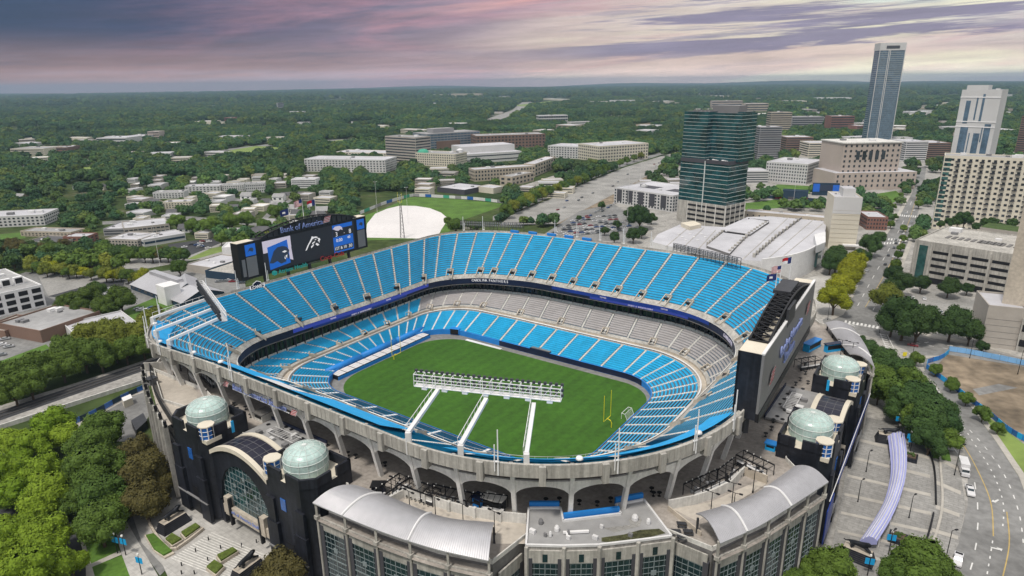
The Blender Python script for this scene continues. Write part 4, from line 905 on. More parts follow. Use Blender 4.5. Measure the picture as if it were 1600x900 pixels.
tc=nd.new('ShaderNodeTexCoord'); n1=nd.new('ShaderNodeTexNoise'); n1.inputs['Scale'].default_value=.012; n1.inputs['Detail'].default_value=8; n1.inputs['Roughness'].default_value=.65; lk.new(tc.outputs['Object'],n1.inputs['Vector'])
cr=nd.new('ShaderNodeValToRGB'); lk.new(n1.outputs[0],cr.inputs[0]); e=cr.color_ramp.elements
e[0].position=.38; e[0].color=(.030,.050,.018,1); e[1].position=.52; e[1].color=(.055,.078,.026,1)
for p,c in((.60,(.075,.085,.04,1)),(.68,(.15,.145,.12,1))): x=e.new(p); x.color=c
n2=nd.new('ShaderNodeTexNoise'); n2.inputs['Scale'].default_value=.15; n2.inputs['Detail'].default_value=6; lk.new(tc.outputs['Object'],n2.inputs['Vector'])
mr=nd.new('ShaderNodeMapRange'); mr.inputs[1].default_value=.3; mr.inputs[2].default_value=.7; mr.inputs[3].default_value=.7; mr.inputs[4].default_value=1.3; lk.new(n2.outputs[0],mr.inputs[0])
vm=nd.new('ShaderNodeVectorMath'); vm.operation='SCALE'; lk.new(cr.outputs[0],vm.inputs[0]); lk.new(mr.outputs[0],vm.inputs['Scale']); lk.new(vm.outputs[0],b.inputs['Base Color'])
struct('ground',mb,'ground')
# far low hills
m=mat('hill_wood',(.030,.055,.022),.95,.35,.0012,var2=.3,scale2=.01)
for i,(a0,a1,dist,h) in enumerate([(-62,8,15500,70),(-20,35,17500,130),(5,62,14500,95),(25,70,17000,120)]):
    mb=MB(); K=60; 
    A=[];B=[];Cc=[]
    for j in range(K+1):
        f=j/K; a=R(90-mix(a0,a1,f)); e_=sin(PI*f)**.6; hh=h*e_*(.55+.25*sin(f*9+i)+.2*sin(f*23+2*i)); d=Vector((cos(a),sin(a),0))
        A.append(d*(dist-2500)+ZZ*2); B.append(d*dist+ZZ*(2+max(0,hh))); Cc.append(d*(dist+1500)+ZZ*2)
    n_=K+1; mb.add(A+B+Cc,[(j,j+1,n_+j+1,n_+j) for j in range(K)]+[(n_+j,n_+j+1,2*n_+j+1,2*n_+j) for j in range(K)]); o=mb.build('hill','hill_wood',None,True); o['kind']='structure'
lay('lawn',[(120,262),(160,258),(168,264),(130,268)],'lawn_pale',.06); lay('lawn',[(255,262),(300,256),(306,262),(262,268)],'lawn_pale',.06); lay('lawn',[(60,272),(96,268),(100,274),(64,278)],'lawn',.06); lay('lawn',[(800,165),(860,158),(900,160),(850,168)],'lawn_pale',.06); lay('lawn',[(560,205),(620,200),(626,204),(570,210)],'lawn_pale',.06); lay('lawn',[(980,196),(1030,190),(1040,196),(990,202)],'dirt',.06); lay('lawn',[(1250,168),(1310,164),(1318,169),(1260,173)],'lawn_pale',.06)
lay('street',[(160,346),(300,338),(430,352),(432,356),(300,343),(160,351)],'asphalt',.05); lay('street',[(215,318),(360,309),(480,322),(480,326),(360,313),(216,323)],'asphalt',.05); lay('street',[(380,372),(420,330),(470,300),(476,301),(428,332),(388,372)],'asphalt',.055); lay('street',[(0,262),(150,250),(300,238),(300,240.5),(150,253),(0,266)],'asphalt',.05); lay('street',[(300,238),(450,222),(600,214),(600,216),(450,225),(300,241)],'asphalt',.05)
# urban ground under the city on the right, and lots on the left
OPENG=[[(1000,262),(1062,238),(1150,232),(1230,205),(1420,205),(1700,225),(1900,420),(1900,700),(1700,960),(1250,960),(1120,520),(960,400),(850,370)]]
lay('city_ground',[(1000,262),(1062,238),(1150,232),(1230,205),(1420,205),(1700,225),(1900,420),(1900,700),(1700,960),(1250,960),(1120,520),(960,400),(850,370)],'gravel',.02)
lay('city_ground',[(-60,470),(0,440),(40,425),(180,432),(330,415),(380,425),(385,455),(250,490),(240,505),(120,500),(60,560),(-60,600)],'asphalt',.02)
lay('yard',[(150,400),(300,385),(380,375),(372,420),(310,405),(200,425)],'paving_grey',.03)
lay('parking_lot',[(60,432),(150,428),(185,437),(150,462),(75,462)],'paving_grey',.05)
lay('parking_lot',[(75,463),(152,442),(195,437),(192,452),(120,470)],'asphalt_dark',.06)
lay('parking_lot',[(-20,585),(78,542),(88,568),(20,602),(-20,615)],'asphalt_dark',.06); 
for i in range(8): layer('lot_marking',[(38+i*6.5,560-i*2.6),(39+i*6.5,559.6-i*2.6),(48+i*6.5,578-i*2.7),(47+i*6.5,578.4-i*2.7)],'mark_white',.08)
lay('lawn',[(-20,572),(72,538),(78,544),(0,578),(-20,588)],'lawn',.07)
lay('lawn',[(182,490),(250,462),(290,462),(285,472),(240,495),(200,503)],'lawn',.06)
lay('lawn',[(292,405),(330,388),(372,380),(372,386),(330,398),(305,405)],'lawn_pale',.06)
lay('lawn',[(330,240),(400,228),(438,230),(440,240),(400,245),(345,250)],'lawn_pale',.06)
lay('lawn',[(500,222),(560,216),(566,226),(510,232)],'lawn_pale',.06)
lay('lawn',[(0,366),(36,363),(40,372),(0,378)],'lawn',.06)
lay('parking_lot',[(262,382),(330,372),(345,380),(300,398),(270,396)],'asphalt_dark',.06)
# railway
lay('rail_bed',[(-60,690),(-60,652),(120,598),(256,553),(266,566),(258,584),(120,632)],'gravel',.03)
for a in((-60,666,258,560),(-60,671.5,259,563.5)):
    mb=MB(); mb.beam(W(a[0],a[1],GZ+.25),W(a[2],a[3],GZ+.25),.5,.3); o=mb.build('rail_track','rail_steel'); o['kind']='structure'
layer('rail_ballast',[(-60,662),(258,556),(261,567),(-60,678)],'asphalt_dark',.06)
rw=MB(); rw.wall(W(-60,690),W(258,588),GZ-.5,GZ+1.8,.5); tag(rw.build('retaining_wall','concrete_pale'),'long pale retaining wall below the railway at the left','wall')
lay('service_road',[(115,665),(205,620),(228,612),(232,650),(215,690),(150,690)],'asphalt',.05)
lay('sidewalk',[(118,658),(206,613),(228,606),(228,612),(205,620),(122,668)],'sidewalk',.07)
# lower-left street, path, lawns
lay('street',[(-60,800),(90,790),(104,800),(128,860),(150,960),(105,960),(96,870),(60,830),(-60,860)],'asphalt_dark',.05)
lay('kerb',[(118,815),(123,815),(148,900),(140,960),(136,960),(134,880)],'sidewalk',.12)
lay('lawn',[(122,815),(178,838),(186,862),(140,882)],'lawn',.09); lay('lawn',[(143,886),(190,868),(215,900),(222,960),(150,960)],'lawn',.09)
layer('path',[(141,882),(187,861),(190,867),(143,887)],'sidewalk',.13); lay('path',[(178,822),(198,815),(215,845),(250,905),(270,960),(225,960),(190,866)],'paving',.11)
lay('lane',[(196,818),(208,806),(230,855),(262,888),(250,900),(222,860)],'asphalt',.10)
lay('plaza',[(205,800),(250,760),(285,748),(430,850),(520,930),(540,990),(300,990),(255,885),(222,850)],'paving',.30)
# right side: plaza, streets
lay('plaza',[(1328,640),(1345,652),(1400,660),(1450,690),(1462,740),(1462,800),(1440,880),(1400,960),(1260,960),(1300,850),(1318,760)],'paving_grey',.20)
lay('plaza_band',[(1462,700),(1500,730),(1508,790),(1498,850),(1470,905),(1440,960),(1400,960),(1438,880),(1460,800)],'paving_grey',.14)
for i in range(7):
    y=690+i*29; layer('paving_band',[(1334-i*5.0,y-6),(1452+i*1.0-(i>4)*6*(i-4),y+24),(1452+i*1.0-(i>4)*6*(i-4),y+29),(1334-i*5.0,y-2)],'sidewalk',.24)
for i in range(5): layer('paving_band',[(1461-i*1.5,712+i*38),(1503-i*2,733+i*35),(1503-i*2,739+i*35),(1461-i*1.5,718+i*38)],'sidewalk',.18)
lay('lawn',[(1452,672),(1480,690),(1486,722),(1456,716)],'lawn',.22)
ml=[(1418,548),(1438,575),(1470,610),(1492,650),(1506,690),(1512,740),(1512,790),(1500,835),(1482,875),(1450,960)]
mrr=[(1462,573),(1482,597),(1520,640),(1556,690),(1592,745),(1612,800),(1620,850),(1612,900),(1590,960)]
lay('street',ml+[(1590,960),(1612,900),(1620,850),(1612,800),(1592,745),(1556,690),(1520,640),(1482,597),(1462,573),(1440,556)],'asphalt',.05)
lay('street',[(1285,500),(1325,478),(1340,470),(1385,432),(1390,455),(1378,500),(1395,513),(1455,531),(1522,542),(1580,556),(1700,580),(1700,600),(1602,573),(1480,554),(1462,573),(1418,548),(1370,528),(1290,512)],'asphalt',.048)
lay('street',[(1318,495),(1334,462),(1355,412),(1380,375),(1407,335),(1425,302),(1436,262),(1448,258),(1442,297),(1436,327),(1424,366),(1412,395),(1392,432),(1372,475),(1372,505)],'asphalt',.052)
for px in [[(1300,470),(1330,455),(1334,462),(1318,492),(1300,500)],[(1355,412),(1380,375),(1407,335),(1425,302),(1421,300),(1402,334),(1374,374),(1349,412)],[(1392,432),(1412,395),(1424,366),(1430,366),(1418,398),(1402,440)],[(1372,505),(1395,512),(1455,529),(1522,540),(1580,554),(1580,551),(1520,536),(1440,518),(1398,500),(1380,490)],[(1418,551),(1440,556),(1470,556),(1440,562),(1445,580),(1440,580)],[(1482,597),(1520,640),(1556,690),(1592,745),(1612,800),(1640,800),(1600,740),(1562,685),(1524,634),(1487,592)]]: lay('sidewalk',px,'sidewalk',.15)
lay('forecourt',[(1240,440),(1300,425),(1310,470),(1300,500),(1240,470)],'paving',.08)
lay('parking_lot',[(1425,460),(1470,455),(1525,470),(1530,540),(1455,525),(1412,505)],'paving_grey',.09)
# street markings
def stripe(p,q,w,m='mark_white',z=.075):
    A,B=W(*p),W(*q); d=(B-A); n=Vector((-d.y,d.x,0)).normalized()*w/2; mb=MB(); mb.quad(A-n+ZZ*z,A+n+ZZ*z,B+n+ZZ*z,B-n+ZZ*z); o=mb.build('road_marking',m); o['kind']='structure'
def dashes(pts,k,w=.25,m='mark_white',duty=.35):
    q=spl(pts,k)
    for a,b in zip(q,q[1:]): stripe(a,(a[0]+(b[0]-a[0])*duty,a[1]+(b[1]-a[1])*duty),w,m)
def line(pts,k,w,m): 
    q=spl(pts,k)
    for a,b in zip(q,q[1:]): stripe(a,b,w,m)
dashes([(1500,658),(1520,690),(1540,720),(1556,750),(1568,790),(1566,830)],17,.32,duty=.3); dashes([(1515,672),(1540,700),(1562,730),(1580,765),(1594,810),(1600,860)],12,.3)
dashes([(1490,700),(1520,745),(1528,800),(1524,860),(1510,910)],7,.32); line([(1502,690),(1525,730),(1548,785),(1552,838)],16,.28,'mark_yellow'); line([(1573,800),(1577,850),(1566,905)],8,.28,'mark_yellow')
line([(1462,605),(1492,650),(1502,690)],8,.4,'mark_white'); dashes([(1551,845),(1547,870),(1541,905)],5,.3)
def arrow(x,y,sg):
    mb=MB(); c=W(x,y); 
    for pts in [[(0,0),(3.2,1.2),(3.2,1.9),(-.2,.9)],[(-.3,-.6),(-2.2,.6),(.1,1.6)]]: mb.poly([c+Vector((p[0]*sg*.5,p[1]*.75,.08)) for p in pts])
    o=mb.build('road_arrow','mark_white'); o['kind']='structure'
arrow(1556,785,1); arrow(1562,860,-1)
dashes([(1340,478),(1366,430),(1390,388),(1412,345),(1428,305)],12,.35); line([(1352,480),(1376,440),(1398,398),(1418,352),(1433,305)],14,.3,'mark_yellow'); dashes([(1364,485),(1386,440),(1408,395)],7,.3)
for i in range(9): stripe((1322+i*6.2,501+i*1.1),(1320.5+i*6.2,505+i*1.1),1.0)
for i in range(8): stripe((1378+i*4.6,379-i*.2),(1377+i*4.6,382-i*.2),.9); stripe((1385+i*4.4,372+i*.4),(1384+i*4.4,375+i*.4),.9); stripe((1407+i*3.4,335+i*.3),(1406+i*3.4,338+i*.3),.9)
for i in range(8): stripe((1375+i*1.3,522+i*3.5),(1384+i*1.3,524+i*3.5),.8)
line([(1375,521),(1388,550)],3,.35,'mark_white'); line([(1386,523),(1400,551)],3,.35,'mark_white'); line([(1305,503),(1376,513)],3,.4,'mark_white')
for i in range(5): stripe((1288+i*9,512-i*1.5),(1300+i*9,516-i*1.5),.7)
dashes([(1410,530),(1450,540),(1510,550),(1600,568)],9,.4); arrow(1448,536,1); arrow(1487,541,-1); arrow(1560,556,1)
# freeway and far roads
lay('highway',[(780,352),(800,335),(860,311),(912,287),(975,262),(1030,245),(1062,236),(1066,247),(1020,270),(965,300),(912,328),(870,350)],'paving_grey',.05)
lay('highway_shoulder',[(870,350),(912,328),(965,300),(1010,275),(1018,280),(960,318),(905,345)],'dirt',.04)
lay('rail_bed',[(770,345),(800,333),(860,308),(910,285),(975,260),(1040,240),(1036,237),(968,256),(905,280),(850,303),(770,338)],'asphalt',.045)
lay('highway',[(748,192),(766,184),(800,172),(815,160),(832,159),(825,172),(800,186),(786,194)],'paving_grey',.05)
lay('ramp_road',[(806,318),(818,298),(850,288),(895,272),(940,262),(938,258),(890,266),(845,281),(810,292),(800,310)],'gravel',.05)
lay('lawn',[(818,312),(826,300),(856,291),(846,300),(826,316)],'lawn_pale',.055)
lay('parking_lot',[(850,366),(905,330),(958,318),(1005,350),(985,378),(905,375)],'asphalt',.07)
# practice field
lay('practice_field',[(566,338),(600,326),(640,308),(700,310),(785,318),(780,324),(720,345),(690,372),(560,376)],'lawn',.07); tcov=MB()
pts=[(570,372),(572,350),(585,334),(604,326),(625,321),(650,321.5),(672,325),(690,332),(702,342),(690,360),(684,374)]
P_=[W(x,y) for x,y in pts]; cpt=sum(P_,Vector((0,0,0)))/len(P_); n_=len(P_)
tcov.add(P_+[mix(p,cpt,.25)+ZZ*.9 for p in P_]+[cpt+ZZ*1.3],[(i,(i+1)%n_,n_+(i+1)%n_,n_+i) for i in range(n_)]+[(n_+i,n_+(i+1)%n_,2*n_) for i in range(n_)]); tag(tcov.build('field_cover','tarp_white',None,False),'huge rounded white sheet covering the near part of the practice field','field cover')
def fenceline(label,px,h,mats,seg,gt=None,th=.12,cat='fence'):
    o=thing('fence',label,cat,W(*px[0]))
    q=spl(px,seg)
    for i,(a,b) in enumerate(zip(q,q[1:])):
        mb=MB(); mb.wall(W(*a),W(*b),GZ+.2,GZ+h,th); mb.build('panel',mats[i%len(mats)],o)
    mb=MB()
    for a in q: p=W(*a); mb.beam(p,p+ZZ*(h+.15),.12)
    mb.build('posts','dark_steel',o); return o
fenceline('white and teal panel fence round the far edge of the practice field',[(552,340),(600,320),(640,308),(645,307),(700,310),(745,313),(786,318)],3.4,['white_dirty','white_dirty','copper_green','white_dirty','bld_grey','white_dirty','glass_blue'],26)
fenceline('bright blue fabric fence curving round the vacant dirt lot',[(1482,553),(1470,562),(1450,568),(1446,575),(1462,588),(1480,601),(1500,616),(1520,632),(1545,650),(1570,672),(1600,690),(1640,705)],2.3,['paint_sky','paint_blue','paint_blue','glass_blue'],30)
fenceline('pale blue fabric fence along the street edge of the vacant lot',[(1482,549),(1510,553),(1545,560),(1580,567),(1640,580)],2.6,['fence_pale'],12)
fenceline('dark teal fabric fence beside the railway left of the stadium',[(113,665),(150,648),(190,626),(228,608)],2.4,['glass_blue','bld_navy'],9)
lay('vacant_lot',[(1482,552),(1520,556),(1580,568),(1700,600),(1700,760),(1600,690),(1545,648),(1500,612),(1462,585),(1455,572)],'dirt',.045)
lay('verge',[(1468,596),(1482,597),(1520,640),(1556,690),(1592,745),(1700,900),(1700,760),(1600,694),(1545,652),(1500,617),(1462,588)],'lawn_pale',.043)
layer('lot_path',[(1520,608),(1560,600),(1590,606),(1560,612),(1530,618)],'asphalt',.06)
# ballpark
lay('ballpark_field',[(1160,318),(1210,312),(1302,318),(1302,326),(1240,324),(1165,328)],'lawn',.06); lay('ballpark_field',[(1195,300),(1215,288),(1270,291),(1265,303),(1210,306)],'lawn',.06); lay('ballpark_lawn',[(1350,306),(1400,298),(1412,308),(1390,320),(1362,320)],'lawn',.06)
# ================================================================ BUILDINGS
FOOT=[]
def win_mesh(w,h,m,key={}):
    k=(round(w,2),round(h,2),m)
    if k not in key:
        me=bpy.data.meshes.new('window'); a,b=w/2,h/2; t=.07
        me.from_pydata([(-a,-t,-b),(a,-t,-b),(a,-t,b),(-a,-t,b),(-a,t,-b),(a,t,-b),(a,t,b),(-a,t,b)],[],[(0,1,2,3),(0,4,5,1),(1,5,6,2),(2,6,7,3),(3,7,4,0)]); me.materials.append(MT[m]); key[k]=me
    return key[k]
def face_windows(o,A,B,z0,z1,nf,nb,m,wf=.55,hf=.5,name='window',cap=100,zoff=0):
    "one child per window on the wall from A to B (outward normal on the right of A->B); beyond the cap one shared part"
    d=B-A; d.z=0; L=d.length; d.normalize(); nn=Vector((d.y,-d.x,0)); fh=(z1-z0)/nf; bw=L/nb; me=win_mesh(bw*wf,fh*hf,m); org=WORLD[o.name]; a=math.atan2(d.y,d.x); rest=None
    for f in range(nf):
        for j in range(nb):
            p=A+d*(bw*(j+.5))+ZZ*0; p=Vector((p.x,p.y,z0+fh*(f+.52+zoff)))
            if o.get('_nw',0)<cap:
                w=bpy.data.objects.new(name,me); COL.objects.link(w); w.parent=o; w.location=p-org+nn*.06; w.rotation_euler=(0,0,a); o['_nw']=o.get('_nw',0)+1
            else:
                rest=rest or MB(); rest.box(p+nn*.05,d*bw*wf/2,nn*.06,ZZ*fh*hf/2)
    if rest: rest.build('distant_windows',m,o,kind='stuff')
def bands(o,A,B,z0,z1,nf,m,hf=.5,piers=0,name='window_band',inset=.6):
    d=B-A; d.z=0; L=d.length; d.normalize(); nn=Vector((d.y,-d.x,0)); fh=(z1-z0)/nf; c=(A+B)/2
    for f in range(nf):
        mb=MB(); z=z0+fh*(f+.55); mb.box(Vector((c.x,c.y,z))+nn*.04,d*(L/2-inset),nn*.06,ZZ*fh*hf/2); mb.build(name,m,o)
    if piers:
        mb=MB()
        for i in range(piers+1): p=A+d*(L*i/piers); mb.box(Vector((p.x,p.y,(z0+z1)/2))+nn*.12,d*.35,nn*.15,ZZ*(z1-z0)/2)
        mb.build('piers',o['_wall'],o)
def block(o,a,b,yt,depth,wall,roof,z0=GZ,name='wall',off=None,parapet=True,rootname=None):
    A=W(*a) if not isinstance(a,Vector) else a; B=W(*b) if not isinstance(b,Vector) else b
    h=HT(A,yt) if isinstance(yt,(int,float)) else yt[0]
    d=B-A; d.z=0; d.normalize(); bk=Vector((-d.y,d.x,0)); 
    if bk.dot(Vector((A.x,A.y,0)))<0: bk=-bk
    Cc=B+bk*depth; Dd=A+bk*depth; return A,B,Cc,Dd,h,d,bk
def bf(name,label,cat,a,b,yt,depth,wall='bld_white',roof='roof_white',style='grid',nf=4,nb=10,wm='window',wf=.5,hf=.5,side=True,group=None,units=3,piers=0):
    A,B,Cc,Dd,h,d,bk=block(None,a,b,yt,depth,wall,roof)
    o=thing(name,label,cat,((A+B+Cc+Dd)/4).to_tuple(),group); o['_wall']=wall
    mb=MB(); mb.prism([A,B,Cc,Dd],GZ-.5,h); mb.build('wall',wall,o)
    mb=MB(); e=.5; q=[A+(d+bk)*e,B+(-d+bk)*e,Cc+(-d-bk)*e,Dd+(d-bk)*e]; mb.poly([Vector((p.x,p.y,h+.03)) for p in q]); mb.build('roof',roof,o)
    mb=MB()
    for p,r in zip([A,B,Cc,Dd],[B,Cc,Dd,A]): 
        dd=(r-p).normalized(); n2=Vector((dd.y,-dd.x,0)); mb.box(Vector(((p.x+r.x)/2,(p.y+r.y)/2,h+.35))-n2*.2,(r-p)/2,n2*.22,ZZ*.38)
    mb.build('parapet',wall,o)
    L=(B-A).length
    if style=='grid':
        face_windows(o,A,B,GZ+.5,h-.4,nf,nb,wm,wf,hf)
        if side:
            n2=max(2,int(nb*depth/L)); face_windows(o,B,Cc,GZ+.5,h-.4,nf,n2,wm,wf,hf); face_windows(o,Dd,A,GZ+.5,h-.4,nf,n2,wm,wf,hf)
    elif style=='bands':
        bands(o,A,B,GZ+.5,h-.3,nf,wm,hf,piers)
        if side: bands(o,B,Cc,GZ+.5,h-.3,nf,wm,hf,max(2,int(piers*depth/L)) if piers else 0); bands(o,Dd,A,GZ+.5,h-.3,nf,wm,hf,max(2,int(piers*depth/L)) if piers else 0)
    rg=random.Random(hash(label)%1000 if False else len(label)*7+int(a[0]) if not isinstance(a,Vector) else 3)
    for i in range(units):
        p=A+d*L*rg.uniform(.15,.85)+bk*depth*rg.uniform(.2,.8); s=min(3,L*.06,depth*.12)*rg.uniform(.5,1.1); mb=MB(); mb.box(Vector((p.x,p.y,h+s*.4)),d*s,bk*s*.7,ZZ*s*.45); mb.build('roof_unit',['white_dirty','grey_panel'][i%2],o)
    xs=[PX((p.x,p.y,GZ)) for p in(A,B,Cc,Dd)]; mh=max(y for _,y in xs); FOOT.append((min(x for x,_ in xs)-3,min(y for _,y in xs)-1,max(x for x,_ in xs)+3,mh+min(9,max(2,(mh-PX((A.x,A.y,h))[1])*.5))))
    o['_h']=h; return o,A,B,Cc,Dd,h,d,bk
def sub(o,name,A,d,bk,x0,x1,y0,y1,z0,z1,wall,roof=None):
    mb=MB(); q=[A+d*x0+bk*y0,A+d*x1+bk*y0,A+d*x1+bk*y1,A+d*x0+bk*y1]; mb.prism(q,z0,z1,0,1 if roof else None); return mb.build(name,[wall,roof] if roof else wall,o),q
# --- mid distance, left to right
bf('office_block','striped mid rise office block with dark window bands and stepped top','office block',(604,252),(651,256),213,34,'bld_beige','roof_grey','bands',9,8,'window',hf=.45)
bf('apartment_row','long white apartment row with many small windows beyond the trees','apartment block',(477,268),(603,270),249,45,'bld_white','roof_white','grid',5,26)
bf('apartment_row','pale apartment row with flat roof behind the long white row','apartment block',(523,246),(604,248),238,45,'bld_cream','roof_white','grid',3,18)
o,A,B,Cc,Dd,h,d,bk=bf('office_block','wide grey office building with blue glass floors and brown lower storeys','office block',(668,234),(750,228),210,60,'bld_grey','roof_grey','bands',6,10,'glass_grey',hf=.6,piers=16); sub(o,'lower_storeys',A,d,bk,20,(B-A).length*.6,-2,0,GZ,h*.55,'bld_brown'); sub(o,'plant_room',A,d,bk,(B-A).length*.2,(B-A).length*.6,20,45,h,h+8,'bld_grey','roof_grey')
bf('campus_building','brown campus building with stepped roofs beyond the white hall','campus building',(745,233),(852,229),213,55,'bld_brown','roof_grey','grid',4,20,'window')
o,A,B,Cc,Dd,h,d,bk=bf('parking_deck','pale parking deck with small square openings beside a green dome','parking deck',(650,258),(712,261),239,36,'bld_cream','roof_grey','grid',5,18,'window'); mb=MB(); mb.lathe(A+d*8+bk*10+ZZ*(h-GZ),[(9,0),(8.5,2),(6,4.5),(0,6)],16); mb.build('green_dome','copper_green',o,True)
o,A,B,Cc,Dd,h,d,bk=bf('industrial_hall','white industrial hall with a round silo at its left end','hall',(713,257),(815,250),243,45,'bld_white','roof_white','bands',2,8,'window',hf=.25); mb=MB(); mb.lathe(A+d*6-bk*2,[(5,0),(5,h+6),(0,h+8)],14); mb.build('silo','white_dirty',o); sub(o,'upper_hall',A,d,bk,20,(B-A).length,25,70,h,h+10,'bld_white','roof_white')
bf('school_building','tan school building with rows of small windows behind the practice field','school',(742,284),(836,277),266,22,'bld_tan','roof_white','grid',3,20)
bf('school_building','tan end wing beside the freeway trees','school',(836,276),(868,263),257,16,'bld_tan','roof_white','grid',3,8)
bf('school_building','low tan annex roofed in grey in front of the tan school','school',(800,291),(834,283),277,18,'bld_tan','roof_grey','grid',2,6)
bf('low_building','dark walled low building with white roof beyond the practice field','low building',(683,300),(726,305),293,40,'bld_charcoal','roof_white','none',1,1,units=2)
bf('low_building','small white flat roofed shed right of the dark walled building','low building',(746,300),(771,303),292,20,'bld_cream','roof_white','none',units=1)
bf('apartment_complex','pale apartment complex with grey bays on the left of the freeway','apartment block',(856,246),(934,250),228,50,'bld_white','roof_white','grid',5,18)
bf('apartment_complex','pale apartment complex with flat roof ending at the freeway','apartment block',(936,254),(1012,248),229,60,'bld_cream','roof_white','grid',5,18)
bf('office_block','distant white office block with a row of pillars among trees','office block',(842,190.5),(887,189.5),181,40,'bld_white','roof_white','bands',2,6,'window',hf=.6,piers=12)
o,A,B,Cc,Dd,h,d,bk=bf('apartment_complex','white roofed apartment complex with dark panels in front of the glass tower','apartment block',(959,317),(1050,332),293.5,62,'bld_white','roof_white','grid',5,20,wf=.5,hf=.62)
for i in range(5): sub(o,'dark_panel',A,d,bk,4+i*(B-A).length/5.3,4+i*(B-A).length/5.3+6.5,-.25,0,GZ+3,h-.6,'bld_charcoal')
for i in range(2): sub(o,'courtyard',A,d,bk,14+i*34,34+i*34,22,38,h-1,h+.08,'bld_charcoal')
bf('court_building','cream low block left of the slender tower','building',(1195,283),(1259,288.5),253,60,'bld_white','roof_white','grid',6,16)
o,A,B,Cc,Dd,h,d,bk=bf('courthouse','large tan stone courthouse with square windows and lower wings','courthouse',(1309,296),(1398,294),224,48,'bld_pink','roof_white','grid',9,11,wf=.36,hf=.45,side=False)
q=sub(o,'lower_wing',A,d,bk,-10,(B-A).length+18,-8,40,GZ,GZ+h*.36,'bld_pink','roof_white')[1]; face_windows(o,q[0],q[1],GZ+2,GZ+h*.34,3,14,'window',.3,.5)
for i in range(5): sub(o,'tall_window',A,d,bk,(B-A).length*(.235+.11*i),(B-A).length*(.235+.11*i)+4.2,-.2,0,h*.66,h*.84,'window')
sub(o,'cornice',A,d,bk,-1,(B-A).length+1,-1,49,h-.5,h+.8,'concrete_pale')
o,A,B,Cc,Dd,h,d,bk=bf('glass_tower','very tall slender blue glass tower with pale crown standing behind the courthouse','tower',(1353,226),(1391,226),68,26,'glass_grey','roof_grey','none'); L=(B-A).length
for nm,P1,P2 in (('f',A,B),('s',B,Cc),('l',Dd,A)): bands(o,P1,P2,10,h-14,44,'bar_grey',.26,0,'floor_band',.2)
for x in (0,.36,.42,1): sub(o,'vertical_fin',A,d,bk,L*x-.5,L*x+.5,-.7,0,GZ,h-6,'bld_white')
sub(o,'crown',A,d,bk,-.6,L+.6,-.6,26.6,h-12,h+1,'bld_white','roof_grey'); mb=MB(); mb.box(A+d*L*.5-bk*.8+ZZ*(h-9.5),d*L*.26,bk*.2,ZZ*2.6); mb.build('crown_sign','bld_charcoal',o)
bands(o,B+d*.15,Cc+d*.15,8,h-12,46,'window',.4,0,'balcony_band',.6)
o,A,B,Cc,Dd,h,d,bk=bf('apartment_tower','tall white apartment tower with dark vertical window strips at the right','tower',(1483,250),(1543,254),141,34,'bld_white','roof_grey','none'); L=(B-A).length
for x0,x1,z0,z1 in [(.16,.28,.55,.86),(.14,.34,.06,.50),(.42,.46,.6,.9),(.56,.62,.58,.95),(.5,.66,.05,.42),(.74,.9,.05,.55),(.38,.41,.05,.42),(.68,.71,.3,.5)]: sub(o,'window_strip',A,d,bk,L*x0,L*x1,-.3,0,h*z0,h*z1,'glass_grey')
for z in(.5,.57,.9): sub(o,'string_course',A,d,bk,-.4,L+.4,-.6,0,h*z,h*z+1.4,'white')
sub(o,'penthouse',A,d,bk,L*.08,L*.62,6,26,h,h+7,'bld_white','roof_grey'); bands(o,Dd,A,10,h*.9,24,'window',.35,0,'window_band')
bf('office_tower','brown banded tower cut by the right edge of the picture','tower',(1584,243),(1630,246),182,30,'bld_brown','roof_grey','bands',18,6,'window',hf=.5)
o,A,B,Cc,Dd,h,d,bk=bf('apartment_block','broad beige apartment slab with green glass corner and stacked balconies','apartment block',(1455,357),(1645,374),244,24,'bld_cream','roof_grey','grid',14,20,'window',wf=.5,hf=.42,side=False,units=6)
bands(o,Dd,A,GZ+8,h-2,13,'window_teal',.6,0,'corner_window'); L=(B-A).length
for i in range(7): 
    for f in range(13): mb=MB(); z=GZ+6+f*(h-8)/13.4; mb.box(A+d*(L*(.12+.1*i))-bk*.6+ZZ*(z-GZ+1.0),d*1.6,bk*.6,ZZ*.45); mb.build('balcony','dark_steel',o)
bands(o,A,A+d*L*.07,GZ+6,h-1,14,'window_teal',.7,0,'corner_window')
o,A,B,Cc,Dd,h,d,bk=bf('parking_garage','pale concrete parking garage with dark open decks and green glass stair','parking garage',(1419,437),(1570,466),376,58,'concrete','concrete','none'); L=(B-A).length
sub(o,'stair_glass',A,d,bk,L*.06,L*.15,-.4,0,GZ+1,h-2,'window_teal')
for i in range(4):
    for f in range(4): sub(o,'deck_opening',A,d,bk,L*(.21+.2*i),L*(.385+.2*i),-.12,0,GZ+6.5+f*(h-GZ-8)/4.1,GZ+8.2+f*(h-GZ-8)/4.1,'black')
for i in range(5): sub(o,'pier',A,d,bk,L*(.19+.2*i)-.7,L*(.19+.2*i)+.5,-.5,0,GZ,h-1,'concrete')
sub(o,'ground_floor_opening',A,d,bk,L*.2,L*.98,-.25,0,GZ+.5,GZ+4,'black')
for i in range(2):
    for j in range(9): sub(o,'roof_deck_marking',A,d,bk,L*.2+i*L*.36+j*3.4,L*.2+i*L*.36+j*3.4+1.8,20,28,h+.05,h+.5,'concrete_dark')
sub(o,'planted_terrace',A,d,bk,L*.35,L*1.1,62,82,h-6,h+2.0,'bld_beige','planting')
